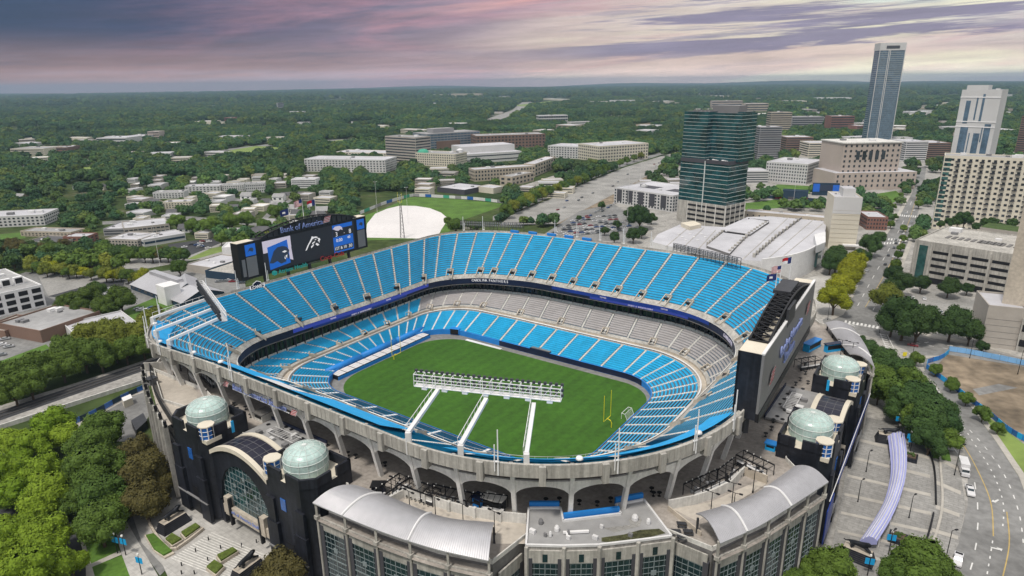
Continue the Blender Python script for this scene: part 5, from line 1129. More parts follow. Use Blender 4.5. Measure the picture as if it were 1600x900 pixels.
o,A,B,Cc,Dd,h,d,bk=bf('concrete_slab_tower','tall plain concrete tower leaning into the right edge of the picture','tower',(1551,535),(1660,556),262,22,'concrete_tan','roof_grey','none',units=0); bands(o,A+d*11,B,GZ+6,h,16,'black',.45,0,'window_band')
o,A,B,Cc,Dd,h,d,bk=bf('low_building','blank beige building with white patched roof at the right edge','building',(1531,541),(1590,548),479,24,'bld_beige','roof_white','none',units=3)
for i in range(5): sub(o,'panel_joint',A,d,bk,.2,(B-A).length-.2,-.06,0,GZ+2+i*3,GZ+2.12+i*3,'concrete_dark')
o,A,B,Cc,Dd,h,d,bk=bf('low_building','concrete corner building with dark openings under an upper slab at the right edge','building',(1586,549),(1660,563),501,20,'concrete','roof_grey','bands',2,6,'black',hf=.45,units=0)
o,A,B,Cc,Dd,h,d,bk=bf('hotel_block','plain cream mid rise with blank front and windowed right side','hotel',(1293,388),(1336,390),309,26,'bld_cream','roof_white','none',units=8); face_windows(o,B,Cc,GZ+4,h-6,9,5,'window',.4,.4)
L=(B-A).length; sub(o,'upper_white_band',A,d,bk,-.1,L+.1,-.12,0,h*.72,h+.7,'bld_white'); sub(o,'penthouse',A,d,bk,L*.35,L*.8,6,20,h,h+6,'bld_white','roof_white')
for i in range(8): sub(o,'panel_joint',A,d,bk,0,L,-.16,0,GZ+5+i*3.4,GZ+5.1+i*3.4,'bld_tan')
sub(o,'base_canopy',A,d,bk,L*.5,L+8,-4,0,GZ+3,GZ+4,'white_dirty')
# glass office tower with garage
A=W(1131,358); Bq=W(1162,338); Lq=W(1057,345); o=thing('glass_office_tower','dark green glass office tower stepping back above an open parking base','tower',A); 
e1=(Lq-A); e2=(Bq-A); e1.z=e2.z=0; wL,wR=e1.length,e2.length; e1.normalize(); e2.normalize(); e2=Vector((e1.y,-e1.x,0)) if Vector((e1.y,-e1.x,0)).dot(e2)>0 else Vector((-e1.y,e1.x,0)); wR=30
hg=HT(A,322); hm=HT(A,255); hu=HT(A,176); o['_wall']='bld_white'
FOOT.append((1050,320,1175,364))
def gbox(nm,a0,a1,b0,b1,z0,z1,wm,rm): 
    mb=MB(); q=[A+e1*a0+e2*b0,A+e1*a1+e2*b0,A+e1*a1+e2*b1,A+e1*a0+e2*b1]; mb.prism(q,z0,z1,0,1); mb.build(nm,[wm,rm],o); return q
q=gbox('parking_base',0,wL,0,wR,GZ,hg,'concrete','roof_white')
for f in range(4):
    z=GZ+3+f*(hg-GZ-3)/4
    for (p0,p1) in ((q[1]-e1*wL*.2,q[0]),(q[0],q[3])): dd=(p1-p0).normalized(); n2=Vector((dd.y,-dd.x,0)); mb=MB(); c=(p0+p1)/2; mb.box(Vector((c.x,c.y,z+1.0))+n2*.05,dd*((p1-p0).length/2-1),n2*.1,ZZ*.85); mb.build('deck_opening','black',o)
for j in range(5): p=q[1]+(q[0]-q[1])*(.22+.195*j); n2=-e2; mb=MB(); mb.box(Vector((p.x,p.y,(GZ+hg)/2))+n2*.25,e1*.4,n2*.2,ZZ*(hg-GZ)/2); mb.build('pier','concrete_pale',o)
for j in range(5): p=q[0]+(q[3]-q[0])*(.25*j); n2=-e1; mb=MB(); mb.box(Vector((p.x,p.y,(GZ+hg)/2))+n2*.25,e2*.4,n2*.2,ZZ*(hg-GZ)/2); mb.build('pier','concrete_pale',o)
q=gbox('lower_glass',.3,wL-.3,.3,wR-.3,hg,hm,'glass_teal','roof_white')
for P1,P2 in((q[1],q[0]),(q[0],q[3])): bands(o,P1,P2,hg+1,hm-2,9,'dome_rib',.075,0,'floor_line',.1)
mb=MB(); c=q[1]+(q[0]-q[1])*.52; mb.box(Vector((c.x,c.y,(hg+hm)/2-4))-e2*.25,e1*.35,e2*.3,ZZ*((hm-hg)/2+4)); mb.build('corner_fin','dome_rib',o)
mb=MB(); 
for (p0,p1) in ((q[1],q[0]),(q[0],q[3])): dd=(p1-p0)/2; c=(p0+p1)/2; dn=dd.normalized(); mb.box(Vector((c.x,c.y,hm-.3))+Vector((dn.y,-dn.x,0))*.1,dd,Vector((dn.y,-dn.x,0))*.3,ZZ*1.6)
mb.build('terrace_edge','bld_charcoal',o)
for i in range(7): p=A+e1*(wL*.1+i*3)+e2*(3+i%3*2); mb=MB(); mb.box(Vector((p.x,p.y,hm+.6)),e1*.9,e2*.7,ZZ*.6); mb.build('terrace_furniture','white_dirty',o)
q2=gbox('upper_glass_wing',wL*.5,wL-.6,.6,wR-.6,hm,hu,'glass_teal','roof_dark'); q3=gbox('upper_glass_core',-2,wL*.5,9,wR+3,hm,hu-1,'glass_teal','roof_dark'); q4=gbox('upper_glass_side',-1,5,14,wR+1,hm,hu,'glass_teal','roof_dark')
for qq,w_ in((q2,13),(q3,13),(q4,13)):
    for P1,P2 in((qq[1],qq[0]),(qq[0],qq[3])): bands(o,P1,P2,hm+1,hu-1.5,w_,'dome_rib',.07,0,'floor_line',.1)
gbox('plant_room',4,wL*.6,14,wR-4,hu-1,hu+5,'grey_panel','roof_grey')
for i in range(5): p=A+e1*(wL*.55+i*4)+e2*8; mb=MB(); mb.box(Vector((p.x,p.y,hu+.7)),e1*.8,e2*.8,ZZ*.6); mb.build('roof_unit','grey_panel',o)
# big white roofed hall
def polyb(name,label,cat,px,z1,wall,roof,mk=None):
    P=[W(x,y,z1) for x,y in px]; o=thing(name,label,cat,(sum(P,Vector((0,0,0)))/len(P)+ZZ*(GZ-z1))); mb=MB(); mb.prism(P,GZ-.4,z1); mb.build('wall',wall,o)
    mb=MB(); mb.poly([p+ZZ*.04 for p in P]); mb.build('roof',roof,o); FOOT.append((min(x for x,_ in px)-3,min(y for _,y in px)-3,max(x for x,_ in px)+3,max(y for _,y in px)+22)); return o
o=polyb('exhibition_hall','huge low hall with bright white roof decks and a curved end wall behind the stadium','hall',[(1019,378),(1028,366),(1062,351),(1132,355),(1168,339),(1205,338),(1292,346),(1290,358),(1286,376),(1272,390),(1240,400),(1190,408),(1150,406),(1090,396)],17,'white_dirty','roof_white')
for pts in [[(1106,384),(1132,362)],[(1140,396),(1170,368),(1200,348)],[(1178,402),(1212,372),(1252,342)]]:
    for a,b in zip(pts,pts[1:]):
        mb=MB(); mb.wall(W(*a,17),W(*b,17),17,18.4,.5); mb.build('deck_divider','concrete_dark',o)
        for i in range(7): p=W(a[0]+(b[0]-a[0])*i/7,a[1]+(b[1]-a[1])*i/7,17); mb=MB(); mb.box(p+ZZ*1.4,U*.8,N*.8,ZZ*1.3); mb.build('roof_vent','concrete',o)
for px in [[(1104,384),(1130,363),(1166,368),(1140,396)],[(1136,361),(1172,341),(1202,346),(1172,366)]]:
    mb=MB(); P=[W(x,y,18.6) for x,y in px]; mb.prism(P,17,18.6,0,1); mb.build('raised_deck',['concrete_dark','roof_white'],o)
for a,b in(((1130,363.5),(1166,368.5)),((1168,342.5),(1200,346.5))): mb=MB(); A_,B_=W(*a,17),W(*b,17); mb.wall(A_+Vector((0,-1.6,0)),B_+Vector((0,-1.6,0)),17.05,18.3,.4); mb.build('dark_opening','black',o)
for (a,b) in [((1040,386),(1078,354)),((1062,392),(1100,356)),((1084,397),(1118,360)),((1160,406),(1232,340)),((1200,404),(1270,344)),((1222,402),(1285,350))]: mb=MB(); mb.wall(W(*a,17),W(*b,17),17.0,17.25,.5); mb.build('roof_seam','concrete',o)
mb=MB(); q=spl([(1190,412),(1235,405),(1268,394),(1286,378)],14); 
for a,b in zip(q,q[1:]): mb.wall(W(*a,17),W(*b,17),GZ,20,1.0)
mb.build('curved_wall','white_dirty',o)
mb=MB(); mb.wall(W(1277,390,17),W(1283,384,17),GZ+2,15,1.8); mb.build('green_window','window_teal',o)
mb=MB(); P=[W(x,y,22) for x,y in[(1272,366),(1290,362),(1290,378),(1276,384)]]; mb.prism(P,17,22); mb.build('stair_tower','white_dirty',o)
for i in range(8): p=W(1060+i*6,366+(i%3)*5,17.1); mb=MB(); mb.box(p+ZZ*.3,U*1,N*.5,ZZ*.3); mb.build('roof_unit','white_dirty',o)
mb=MB(); P=[W(x,y,20) for x,y in[(1064,348),(1084,345),(1096,350),(1078,354)]]; mb.prism(P,17,20); mb.build('roof_monitor','cream',o)
# ballpark buildings
bf('ballpark_stand','long low tan ballpark building with white roof edge behind the white hall','ballpark building',(1163,340),(1298,352),331,14,'bld_tan','roof_white','grid',1,14,'window',.25,.3)
bf('ballpark_stand','brick ballpark building with sloped white roof beside the cream mid rise','ballpark building',(1353,359),(1385,360),340,28,'bld_brick','roof_white','grid',3,7)
o,A,B,Cc,Dd,h,d,bk=bf('ballpark_scoreboard','blue and black ballpark scoreboard standing on the outfield','scoreboard',(1269,305),(1310,306),287,3,'bld_navy','roof_dark','none',units=0); L=(B-A).length; sub(o,'blue_panel',A,d,bk,0,L*.25,-.2,0,GZ+4,h,'screen_blue'); sub(o,'blue_panel',A,d,bk,L*.75,L,-.2,0,GZ+4,h-1,'screen_blue'); sub(o,'screen',A,d,bk,L*.25,L*.75,-.3,0,GZ+5,h-1,'screen_slate')
bf('ballpark_stand','dark blue roofed outfield stand above red advertising boards','ballpark building',(1222,307),(1262,309),298,10,'bld_navy','bld_navy','none',units=0); 
fenceline('dark green outfield wall with red boards at the ballpark',[(1160,308),(1215,311),(1250,313),(1302,317)],3.2,['bld_navy','red','bld_navy','bld_charcoal'],14)
# --- left side
bf('flats_block','white three storey flats with flat roof at the left edge','flats',(-30,357),(71,352),341,32,'bld_white','roof_white','grid',3,14)
bf('flats_block','low beige flats with white window rows near the left edge','flats',(33,369),(112,371),362,16,'bld_tan','roof_grey','grid',2,14); bf('low_building','dark roofed low building in front of the beige flats','low building',(40,385),(90,388),378,22,'bld_beige','roof_dark','grid',1,8)
bf('brick_building','small red brick building with white roof near the left edge','brick building',(100,381),(136,381),371,15,'bld_brick','roof_white','grid',2,5)
bf('school_building','grey walled hall at the back left of the left school group','school',(163,369),(197,368),359,30,'bld_grey','roof_white','bands',2,6,'window',hf=.4); bf('school_building','largest white roofed hall of the left school group','school',(196,371),(266,363),358,34,'bld_beige','roof_white','bands',2,8,'window',hf=.35,piers=10)
bf('school_building','white roofed school wing with a chimney in front of the larger hall','school',(166,384),(216,386),374,26,'bld_beige','roof_white','grid',2,10); bf('shop_building','long white roofed shop with red sign and blue awning right of the school','shop',(226,386),(291,375),376,22,'bld_white','roof_white','bands',1,5,'bld_navy',hf=.4)
bf('low_building','white roofed workshop left of the black scoreboard','workshop',(292,424),(332,430),414,30,'bld_beige','roof_white','none'); bf('low_building','grey roofed workshop with dark blue end close behind the left scoreboard','workshop',(322,434),(378,441),424,32,'bld_navy','concrete','none'); bf('low_building','plain white box building left of the left scoreboard','building',(349,405),(385,403),388,16,'white','white_dirty','none',units=0)
o,A,B,Cc,Dd,h,d,bk=bf('parking_garage','white framed parking garage with open dark decks at the left edge','parking garage',(-55,508),(73,478),474,60,'white','roof_grey','none'); L=(B-A).length; h_=h
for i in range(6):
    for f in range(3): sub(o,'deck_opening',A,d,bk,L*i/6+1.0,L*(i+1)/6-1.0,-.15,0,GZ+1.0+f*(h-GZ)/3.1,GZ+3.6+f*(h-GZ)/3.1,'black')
for i in range(3): sub(o,'roof_frame',A,d,bk,L*(.45+i*.16),L*(.57+i*.16),14,16,h,h+4.5,'white'); sub(o,'roof_opening',A,d,bk,L*(.465+i*.16),L*(.555+i*.16),13.8,14,h+.8,h+3.8,'black')
bf('warehouse','long brown walled warehouse with flat grey roof and white roof units','warehouse',(67,536),(160,503),519,33,'bld_brown','roof_grey','none',units=6); bf('low_building','bright white flat roofed building among trees beside the warehouse','low building',(122,540),(216,517),527,26,'bld_white','roof_white','none',units=2)
bf('low_building','low brown terrace building between the warehouse and the white garage','low building',(10,528),(70,505),519,18,'bld_brown','concrete','none')
# gabled sheds and houses
def gable(name,label,cat,a,b,yt,depth,rise,wall,roof,group=None,along=True,nw=3,parts=True):
    A,B,Cc,Dd,h,d,bk=block(None,a,b,yt,depth,wall,roof); o=thing(name,label,cat,(A+B+Cc+Dd)/4,group); L=(B-A).length
    mb=MB(); mb.prism([A,B,Cc,Dd],GZ-.4,h,cap=False); r0,r1=((A+Dd)/2,(B+Cc)/2) if along else ((A+B)/2,(Cc+Dd)/2); r0=Vector((r0.x,r0.y,h+rise)); r1=Vector((r1.x,r1.y,h+rise)); up=lambda p:Vector((p.x,p.y,h))
    if along: mb.poly([up(A),r0,up(Dd)]); mb.poly([up(B),up(Cc),r1])
    else: mb.poly([up(A),up(B),r0]); mb.poly([up(Cc),up(Dd),r1])
    mb.build('wall',wall,o); mb=MB(); ov=.5
    if along: e=d*ov; f=bk*ov; mb.quad(up(A)-e-f-ZZ*.15,up(B)+e-f-ZZ*.15,r1+e+ZZ*.1,r0-e+ZZ*.1); mb.quad(r0-e+ZZ*.1,r1+e+ZZ*.1,up(Cc)+e+f-ZZ*.15,up(Dd)-e+f-ZZ*.15)
    else: e=bk*ov; f=d*ov; mb.quad(up(A)-e-f-ZZ*.15,r0-e+ZZ*.1,r1+e+ZZ*.1,up(Dd)+e-f-ZZ*.15); mb.quad(r0-e+ZZ*.1,up(B)-e+f-ZZ*.15,up(Cc)+e+f-ZZ*.15,r1+e+ZZ*.1)
    mb.build('roof',roof,o)
    if nw: face_windows(o,A,B,GZ+.3,h-.2,max(1,int((h-GZ)/3)),nw,'window',.4,.45)
    xs=[PX((p.x,p.y,z)) for p in(A,B,Cc,Dd) for z in(GZ,h+rise)]; FOOT.append((min(x for x,_ in xs)-2,min(y for _,y in xs)-1,max(x for x,_ in xs)+2,max(y for _,y in xs)+1)); return o,A,B,Cc,Dd,h,d,bk
o,A,B,Cc,Dd,h,d,bk=gable('metal_barn','grey metal roofed barn building with dark blue gable and white stair tower','barn',(205,452),(285,482),444,26,5,'bld_navy','metal_roof',nw=8); L=(B-A).length; sub(o,'white_tower',A,d,bk,L*.66,L*.82,-3,6,GZ,h+8,'white','white_dirty'); sub(o,'roof_monitor',A,d,bk,L*.05,L*.6,11,15,h+3,h+6.5,'metal_roof')
o,A,B,Cc,Dd,h,d,bk=gable('metal_barn','shorter dark blue gabled shed beside the barn with white lettering','barn',(279,468),(313,463),455,24,4,'bld_navy','metal_roof',along=False,nw=0)
gable('shed','low grey metal lean to in front of the barn','shed',(151,474),(186,468),462,14,2,'bld_grey','metal_roof',nw=3)
# far scattered blocks: x0,x1,base y,top y,depth,wall,roof,label
FAR=[(18,70,243,233,50,'bld_cream','roof_grey','long distant cream block among the trees at the far left'),(72,106,240,231,40,'bld_brown','roof_grey','distant brown block right of the long cream block at the far left'),(152,198,225,216,60,'bld_white','roof_white','left one of two distant white sheds in the woods'),(196,228,219,213,50,'bld_white','roof_white','right one of two distant white sheds in the woods'),(232,250,217,206,30,'bld_pink','roof_grey','small pink block behind the distant white sheds'),(305,335,197,190,50,'bld_cream','roof_white','distant cream school block near the brick church'),(338,350,195,191,30,'bld_cream','roof_grey','small distant cream block between the school and the church'),(351,368,192,184,30,'bld_brick','roof_grey','distant brick church block among the far trees'),(338,382,220,214,40,'bld_white','roof_white','low white distant block below the brick church'),(435,444,171,161,20,'bld_grey','roof_grey','tiny grey distant tower rising from the far woods'),(446,472,181,175,50,'bld_white','roof_white','distant white shed beside the tiny grey tower'),(462,481,197,192,40,'bld_white','roof_grey','white distant roof in the dark woods'),(672,700,152.5,148,60,'bld_cream','roof_white','left distant cream block on the far slope'),(705,752,152,146.5,60,'bld_tan','roof_white','right distant tan block on the far slope'),(551,560,195,191,30,'bld_white','roof_white','lone white distant house block'),(920,950,163.5,159,60,'bld_cream','roof_white','left one of two long distant blocks under the horizon'),(952,992,162,157,60,'bld_white','roof_white','right one of two long distant blocks under the horizon'),(1042,1062,166,161,50,'bld_cream','roof_white','distant cream block left of the glass office tower'),(1112,1160,169,158,60,'bld_pink','roof_grey','distant pale block peeping over the glass office tower'),(1164,1200,174,162,60,'bld_tan','roof_white','distant tan hall right of the glass office tower'),(1183,1217,250,199,30,'bld_grey','roof_white','grey banded mid rise tower right of the glass office tower'),(1203,1235,203,176,34,'bld_tan','roof_grey','tan tower behind the grey banded mid rise'),(1237,1286,197,183,50,'bld_grey','roof_grey','distant grey office right of the tan tower'),(1297,1333,201,182,40,'bld_brick','roof_grey','distant red brick office with white window bands'),(1227,1268,240,215,40,'bld_brown','roof_white','brown apartment block with balconies behind the cream low block'),(1262,1308,246,224,40,'bld_cream','roof_white','cream apartment block left of the courthouse'),(1338,1356,207,197,40,'bld_brick','roof_white','small brick block left of the slender tower'),(1412,1446,252,222,50,'bld_white','roof_white','pale apartment block right of the courthouse'),(1446,1482,250,224,50,'bld_brown','roof_white','brown and white apartment block left of the white tower'),(1420,1455,180,175,60,'bld_white','roof_white','low distant white hall right of the slender tower'),(1470,1485,180,175,50,'bld_white','roof_white','distant white block left of the white tower'),(1215,1260,163,158,70,'bld_cream','roof_white','long distant cream block near the right horizon'),(1275,1330,158,153,80,'bld_white','roof_white','long distant white block near the right horizon'),(1160,1200,287,268,30,'bld_white','roof_white','white low block below the grey banded mid rise'),(1200,1232,228,214,30,'bld_white','roof_white','white block behind the cream low block'),(1560,1584,210,203,40,'bld_white','roof_white','small white block between the two right towers'),(456,494,294,281,18,'white','roof_white','modern white house group on the slope above the trees')]
for x0,x1,yb,yt,dp,wl,rf,lab in FAR:
    tall=yb-yt>20
    bf('distant_building' if not tall else 'mid_rise',lab,'building',(x0,yb),(x1,yb-.3),yt,dp,wl,rf,'bands' if (yb-yt)>7 else 'none',max(2,int((yb-yt)/3.2)),6,'window',hf=.45,side=tall,units=2)
# apartment terraces in the left woods
for i,(x0,x1,yb,yt,lab) in enumerate([(240,288,311,302,'left white terrace of the new housing in the left woods'),(290,345,302,292,'middle white terrace of the new housing in the left woods'),(348,382,300,290,'right white terrace of the new housing in the left woods'),(255,300,327,317,'front cream terrace of the new housing in the left woods'),(385,415,302,288,'grey and white terrace at the right end of the new housing')]):
    bf('terrace_row',lab,'terrace',(x0,yb),(x1,yb-1.5),yt,16,'bld_white' if i!=3 else 'bld_cream','roof_white' if i%2 else 'roof_grey','grid',3,10,side=False,units=4)
# pitched houses half hidden in the trees
hr=random.Random(5); HS=[]
for i in range(96):
    if i<44: x=hr.uniform(250,500); y=hr.uniform(308,376)
    elif i<70: x=hr.uniform(20,460); y=hr.uniform(255,330)
    else: x=hr.uniform(30,800); y=hr.uniform(180,252)
    if any(f[0]-5<x<f[2]+5 and f[1]-3<y<f[3]+3 for f in FOOT): continue
    s=W(x,y); pxm=FPX/(s-EYE).length; w=hr.uniform(9,14)*pxm; h=hr.uniform(5,7)*pxm*.93
    wl,rf,l1=hr.choice([('white','roof_grey','white house with grey pitched roof'),('bld_cream','roof_dark','cream house with dark pitched roof'),('bld_white','roof_dark','white house with dark pitched roof'),('bld_tan','roof_grey','tan house with grey pitched roof')])
    gable('house',l1+(' in the trees left of the scoreboard',' in the woods of the middle left',' in the distant left woods')[0 if i<44 else 1 if i<70 else 2],'house',(x,y),(x+w,y+hr.uniform(-1,1)),y-h,hr.uniform(8,12),hr.uniform(2.5,3.6),wl,rf,'houses among the left woods',hr.random()<.6,2)

# small buildings scattered through the woods
mr_=random.Random(21)
def minis(n,zone,wm,hm,labels,group,dep,cols,roofs,feats=()):
    k=0; tries=0
    while k<n and tries<n*30:
        tries+=1; x=mr_.uniform(zone[0],zone[2]); y=mr_.uniform(zone[1],zone[3])
        px=FPX/(W(x,y)-EYE).length; w=mr_.uniform(*wm)*px; h=mr_.uniform(*hm)*px*.95
        if any(f[0]-2<x+w and x<f[2]+2 and f[1]-1<y<f[3]+2 for f in FOOT): continue
        if any(inpoly(x+w/2,y,p) for p in CLEAR if p not in OPENG): continue
        j=mr_.choice(PICK); bf('small_building',labels%['white','cream','grey','tan','brick red','pale'][j],'building',(x,y),(x+w,y+mr_.uniform(-.35,.35)*w*.15),y-h,mr_.uniform(*dep),cols[j],mr_.choice(roofs),'bands' if h>5 else 'none',2 if h<9 else 3,5,'window',group=group,units=0,side=False,hf=.4); k+=1
def inpoly(x,y,p):
    c=False; n=len(p)
    for i in range(n):
        (x1,y1),(x2,y2)=p[i],p[i-1]
        if (y1>y)!=(y2>y) and x<(x2-x1)*(y-y1)/(y2-y1)+x1: c=not c
    return c
CO=['bld_white','bld_cream','bld_grey','bld_tan','bld_brick','bld_beige']; PICK=[0,0,0,0,1,1,1,3,5,5]; RO=['roof_white','roof_white','white_dirty','roof_white','roof_grey']
minis(16,(10,218,420,262),(25,60),(6,11),'small %s flat roofed building among the trees at the far left','small buildings at the far left',(18,35),CO,RO)
minis(44,(190,278,500,374),(9,20),(4.5,7.5),'small %s flat roofed building among the houses left of the scoreboard','small buildings among the left houses',(10,18),CO,RO)
minis(14,(560,170,1040,214),(30,80),(6,12),'distant %s building in the woods beyond the offices','distant buildings beyond the offices',(25,50),CO,RO)
minis(30,(0,147,1050,172),(60,170),(8,14),'faint distant %s building near the left horizon','faint buildings near the left horizon',(40,90),CO,RO)
minis(34,(1080,146,1600,185),(50,150),(8,16),'distant %s building in the far right suburbs','distant buildings in the right suburbs',(30,80),CO,RO)
minis(22,(1170,186,1600,262),(25,60),(8,18),'%s city building between the towers on the right','small city buildings on the right',(18,40),CO,RO)
minis(12,(640,262,860,310),(16,34),(5,9),'small %s building behind the practice field trees','small buildings behind the practice field',(12,20),CO,RO)
minis(10,(900,285,1050,345),(12,26),(4,7),'small %s building near the freeway works','small buildings by the freeway',(10,16),CO,RO)
# ================================================================ TREES
def crown_mesh(name,seed,nc,nl,leaf,m,sx=1,sz=.85,core=True):
    r=random.Random(seed); mb=MB()
    cl=[]
    for i in range(nc):
        th=r.uniform(0,2*PI); cz=r.uniform(-.55,1); rr=math.sqrt(max(0,1-cz*cz)); f=r.uniform(.52,.76)
        cl.append((Vector((rr*cos(th)*f*sx,rr*sin(th)*f*sx,cz*f*sz)),r.uniform(.26,.46)))
    cl.append((Vector((0,0,0)),.62)); cl.append((Vector((0,0,.3*sz)),.55))
    for c,cr_ in cl:
        k=int(nl*(cr_/.36)**2)
        for j in range(k):
            n=Vector((r.gauss(0,1),r.gauss(0,1),r.gauss(.25,1))).normalized(); p=c+n*cr_*r.uniform(.82,1.08)
            if p.z<-.62*sz: continue
            nn=(n+Vector((r.gauss(0,.45),r.gauss(0,.45),r.gauss(.15,.45)))).normalized(); a=nn.cross(Vector((r.gauss(0,1),r.gauss(0,1),r.gauss(0,1)))).normalized(); b=nn.cross(a); s=leaf*r.uniform(.6,1.3)
            mb.quad(p-a*s-b*s*.5,p+a*s*.3-b*s*.8,p+a*s+b*s*.5,p-a*s*.3+b*s*.8)
        if core:
            K=7
            mb.add([c+Vector((cos(2*PI*k/K)*cos(e),sin(2*PI*k/K)*cos(e),sin(e)))*cr_*.86 for e in(-.9,-.2,.5,1.2) for k in range(K)],[(q*K+k,q*K+(k+1)%K,(q+1)*K+(k+1)%K,(q+1)*K+k) for q in range(3) for k in range(K)])
    me=bpy.data.meshes.new(name); me.from_pydata(mb.v,[],mb.f); me.materials.append(MT[m]); me.update(); return me
def trunk_mesh():
    mb=MB(); mb.tube([(0,0,-1.65),(.01,0,-.9),(.03,.02,-.2),(.02,.03,.3)],[.085,.06,.045,.02],7)
    for a in(0,1.3,2.6,3.9,5.2): mb.tube([(.01,0,-.85),(.25*cos(a),.25*sin(a),-.45),(.5*cos(a),.5*sin(a),-.05)],[.04,.03,.012],5)
    me=bpy.data.meshes.new('trunk'); me.from_pydata(mb.v,[],mb.f); me.materials.append(MT['bark']); me.update(); return me
CR=[crown_mesh('crown',40+i,26,190,.040,'leaf_green',1,[.95,.82,.88][i]) for i in range(3)]
CRF=[crown_mesh('crown',60+i,13,26,.13,'leaf_mixed',1,[.95,.8,.9,.85][i]) for i in range(4)]
TRK=trunk_mesh(); NTREE=0; TPOS=[]
def tree(P,r,leaf,label,group,near=True,name='tree'):
    global NTREE
    NTREE+=1; o=bpy.data.objects.new(name,None); COL.objects.link(o); o.location=P; o.empty_display_size=.3; tag(o,label,'tree',group)
    me=(CR if near else CRF)[rng.randrange(3)]; s=(r*rng.uniform(.93,1.07),r*rng.uniform(.93,1.07),r*rng.uniform(.88,1.05)); rz=rng.uniform(0,6.28)
    for nm,mm in(('crown',me),('trunk',TRK)):
        c=bpy.data.objects.new(nm,mm); COL.objects.link(c); c.parent=o; c.location=(0,0,1.18*r); c.scale=s; c.rotation_euler=(0,0,rz)
        if nm=='crown' and leaf: c.material_slots[0].link='OBJECT'; c.material_slots[0].material=MT[leaf]
    TPOS.append((P.x,P.y,r)); return o
def T(x,y,d,leaf,label,group,z=GZ):
    r=5
    for _ in range(4): P=W(x,y,z+1.18*r); r=d/2*(P-EYE).dot(F_)/FPX*1.04
    tree(Vector((P.x,P.y,z)),r,leaf,label,group)
G1='bright green trees beside the lower left street'
for x,y,d in [(85,660,60),(20,690,52),(58,690,55),(105,682,50),(25,735,48),(70,735,60),(110,732,45),(8,772,42),(27,715,40),(25,770,58),(67,775,72),(47,812,45),(22,838,62),(70,838,72),(62,888,92),(12,890,66),(4,822,44),(-20,740,60),(-25,840,60),(110,880,50)]: T(x,y,d,'leaf_bright','bright green round tree in the cluster beside the lower left street',G1)
for x,y,d in [(145,692,62),(155,728,76),(124,735,52),(162,778,82),(140,758,62),(118,782,52),(155,818,72),(176,798,62),(160,672,70),(135,700,55),(188,770,46)]: T(x,y,d,'leaf_green','dark green spreading tree between the lower left street and the plaza','dark green trees left of the plaza')
for x,y,d in [(212,706,56),(225,738,76),(208,758,62),(226,783,66),(253,748,46),(235,715,45),(198,722,50),(243,770,40)]: T(x,y,d,'leaf_brown','brownish tree turning colour beside the lower left gate','brownish trees beside the lower left gate')
T(436,894,78,'leaf_brown','lone brownish tree below the nearest black gate tower',None)
for x,y,d in [(1342,532,24),(1357,546,40),(1380,563,50),(1405,580,60),(1375,590,55),(1425,594,55),(1395,612,65),(1437,622,66),(1412,632,60),(1463,638,60),(1445,657,70),(1475,662,60),(1482,684,46),(1454,686,54),(1374,612,42),(1430,655,55),(1360,570,30)]: T(x,y,d*.9,'leaf_green' if (x+y)%3==0 else 'leaf_dark','dark olive tree in the dense row along the right gate','dark olive trees along the right gate')
for x,y,d in [(1297,884,72),(1262,896,52),(1437,882,84),(1466,893,62),(1405,897,54),(1230,905,50)]: T(x,y,d,'leaf_green','dark green tree cut by the bottom edge below the right pavilion','trees along the bottom right edge')
for x,y,d in [(1305,464,50),(1314,446,42),(1321,434,42),(1329,422,38),(1336,410,34),(1343,402,26)]: T(x,y,d,'leaf_yellow','yellow green street tree in the row left of the avenue','yellow green trees left of the avenue')
for x,y,d in [(1346,400,28),(1362,381,34),(1373,371,24),(1307,405,38),(1298,412,30),(1310,392,24)]: T(x,y,d,'leaf_dark','dark green street tree between the cream mid rise and the avenue','dark trees left of the avenue')
T(1385,463,46,'leaf_olive','yellowish round tree at the right of the avenue crossing',None)
for x,y,d in [(1415,494,68),(1396,497,52),(1436,502,62),(1406,441,40),(1398,428,30)]: T(x,y,d,'leaf_dark','dark street tree between the avenue and the right parking lot','dark trees by the right parking lot')
for x,y,d in [(1440,442,28),(1483,447,32),(1512,450,20)]: T(x,y,d,'leaf_dark','small dark tree in front of the pale parking garage','trees in front of the parking garage')
for x,y,d in [(1488,503,56),(1517,516,42)]: T(x,y,d,'leaf_dark','large dark tree left of the blank beige building','trees left of the blank beige building')
T(1535,541,20,'leaf_dark','round clipped bush at the foot of the blank beige building',None)
for x,y,d in [(1432,560,22),(1463,577,20),(1487,600,22),(1511,622,22),(1537,645,26),(1560,668,20)]: T(x,y,d,'leaf_green','small dark tree in the line along the blue fence','small trees along the blue fence')
for x,y,d in [(1400,412,16),(1404,398,14),(1408,386,13),(1412,372,12),(1395,425,16),(1390,318,9),(1396,322,10),(1402,312,9),(1408,304,8),(1436,318,14),(1438,305,12),(1392,350,12),(1398,338,11),(1412,356,12)]: T(x,y,d,'leaf_green','small street tree in the strips along the far avenue','small trees along the far avenue')
for x,y,d in [(27,582,58),(62,574,62),(45,596,52),(20,606,52),(95,549,50),(95,568,54),(130,552,56),(155,552,54),(195,545,44),(222,538,44),(-10,590,60)]: T(x,y,d,'leaf_green','tall dark tree in the belt along the railway','trees along the railway')
for x,y,d in [(140,527,58),(172,528,60),(200,526,56),(225,522,56),(239,508,50),(240,498,42),(180,548,36)]: T(x,y,d,'leaf_olive','tall yellowish tree in the belt along the railway','yellowish trees along the railway')
for x,y,d in [(187,465,42),(140,463,42),(112,470,34),(126,478,30),(160,478,34),(150,452,30),(98,474,26),(172,482,26)]: T(x,y,d,'leaf_green','tree between the brown warehouse and the grey barn','trees between warehouse and barn')
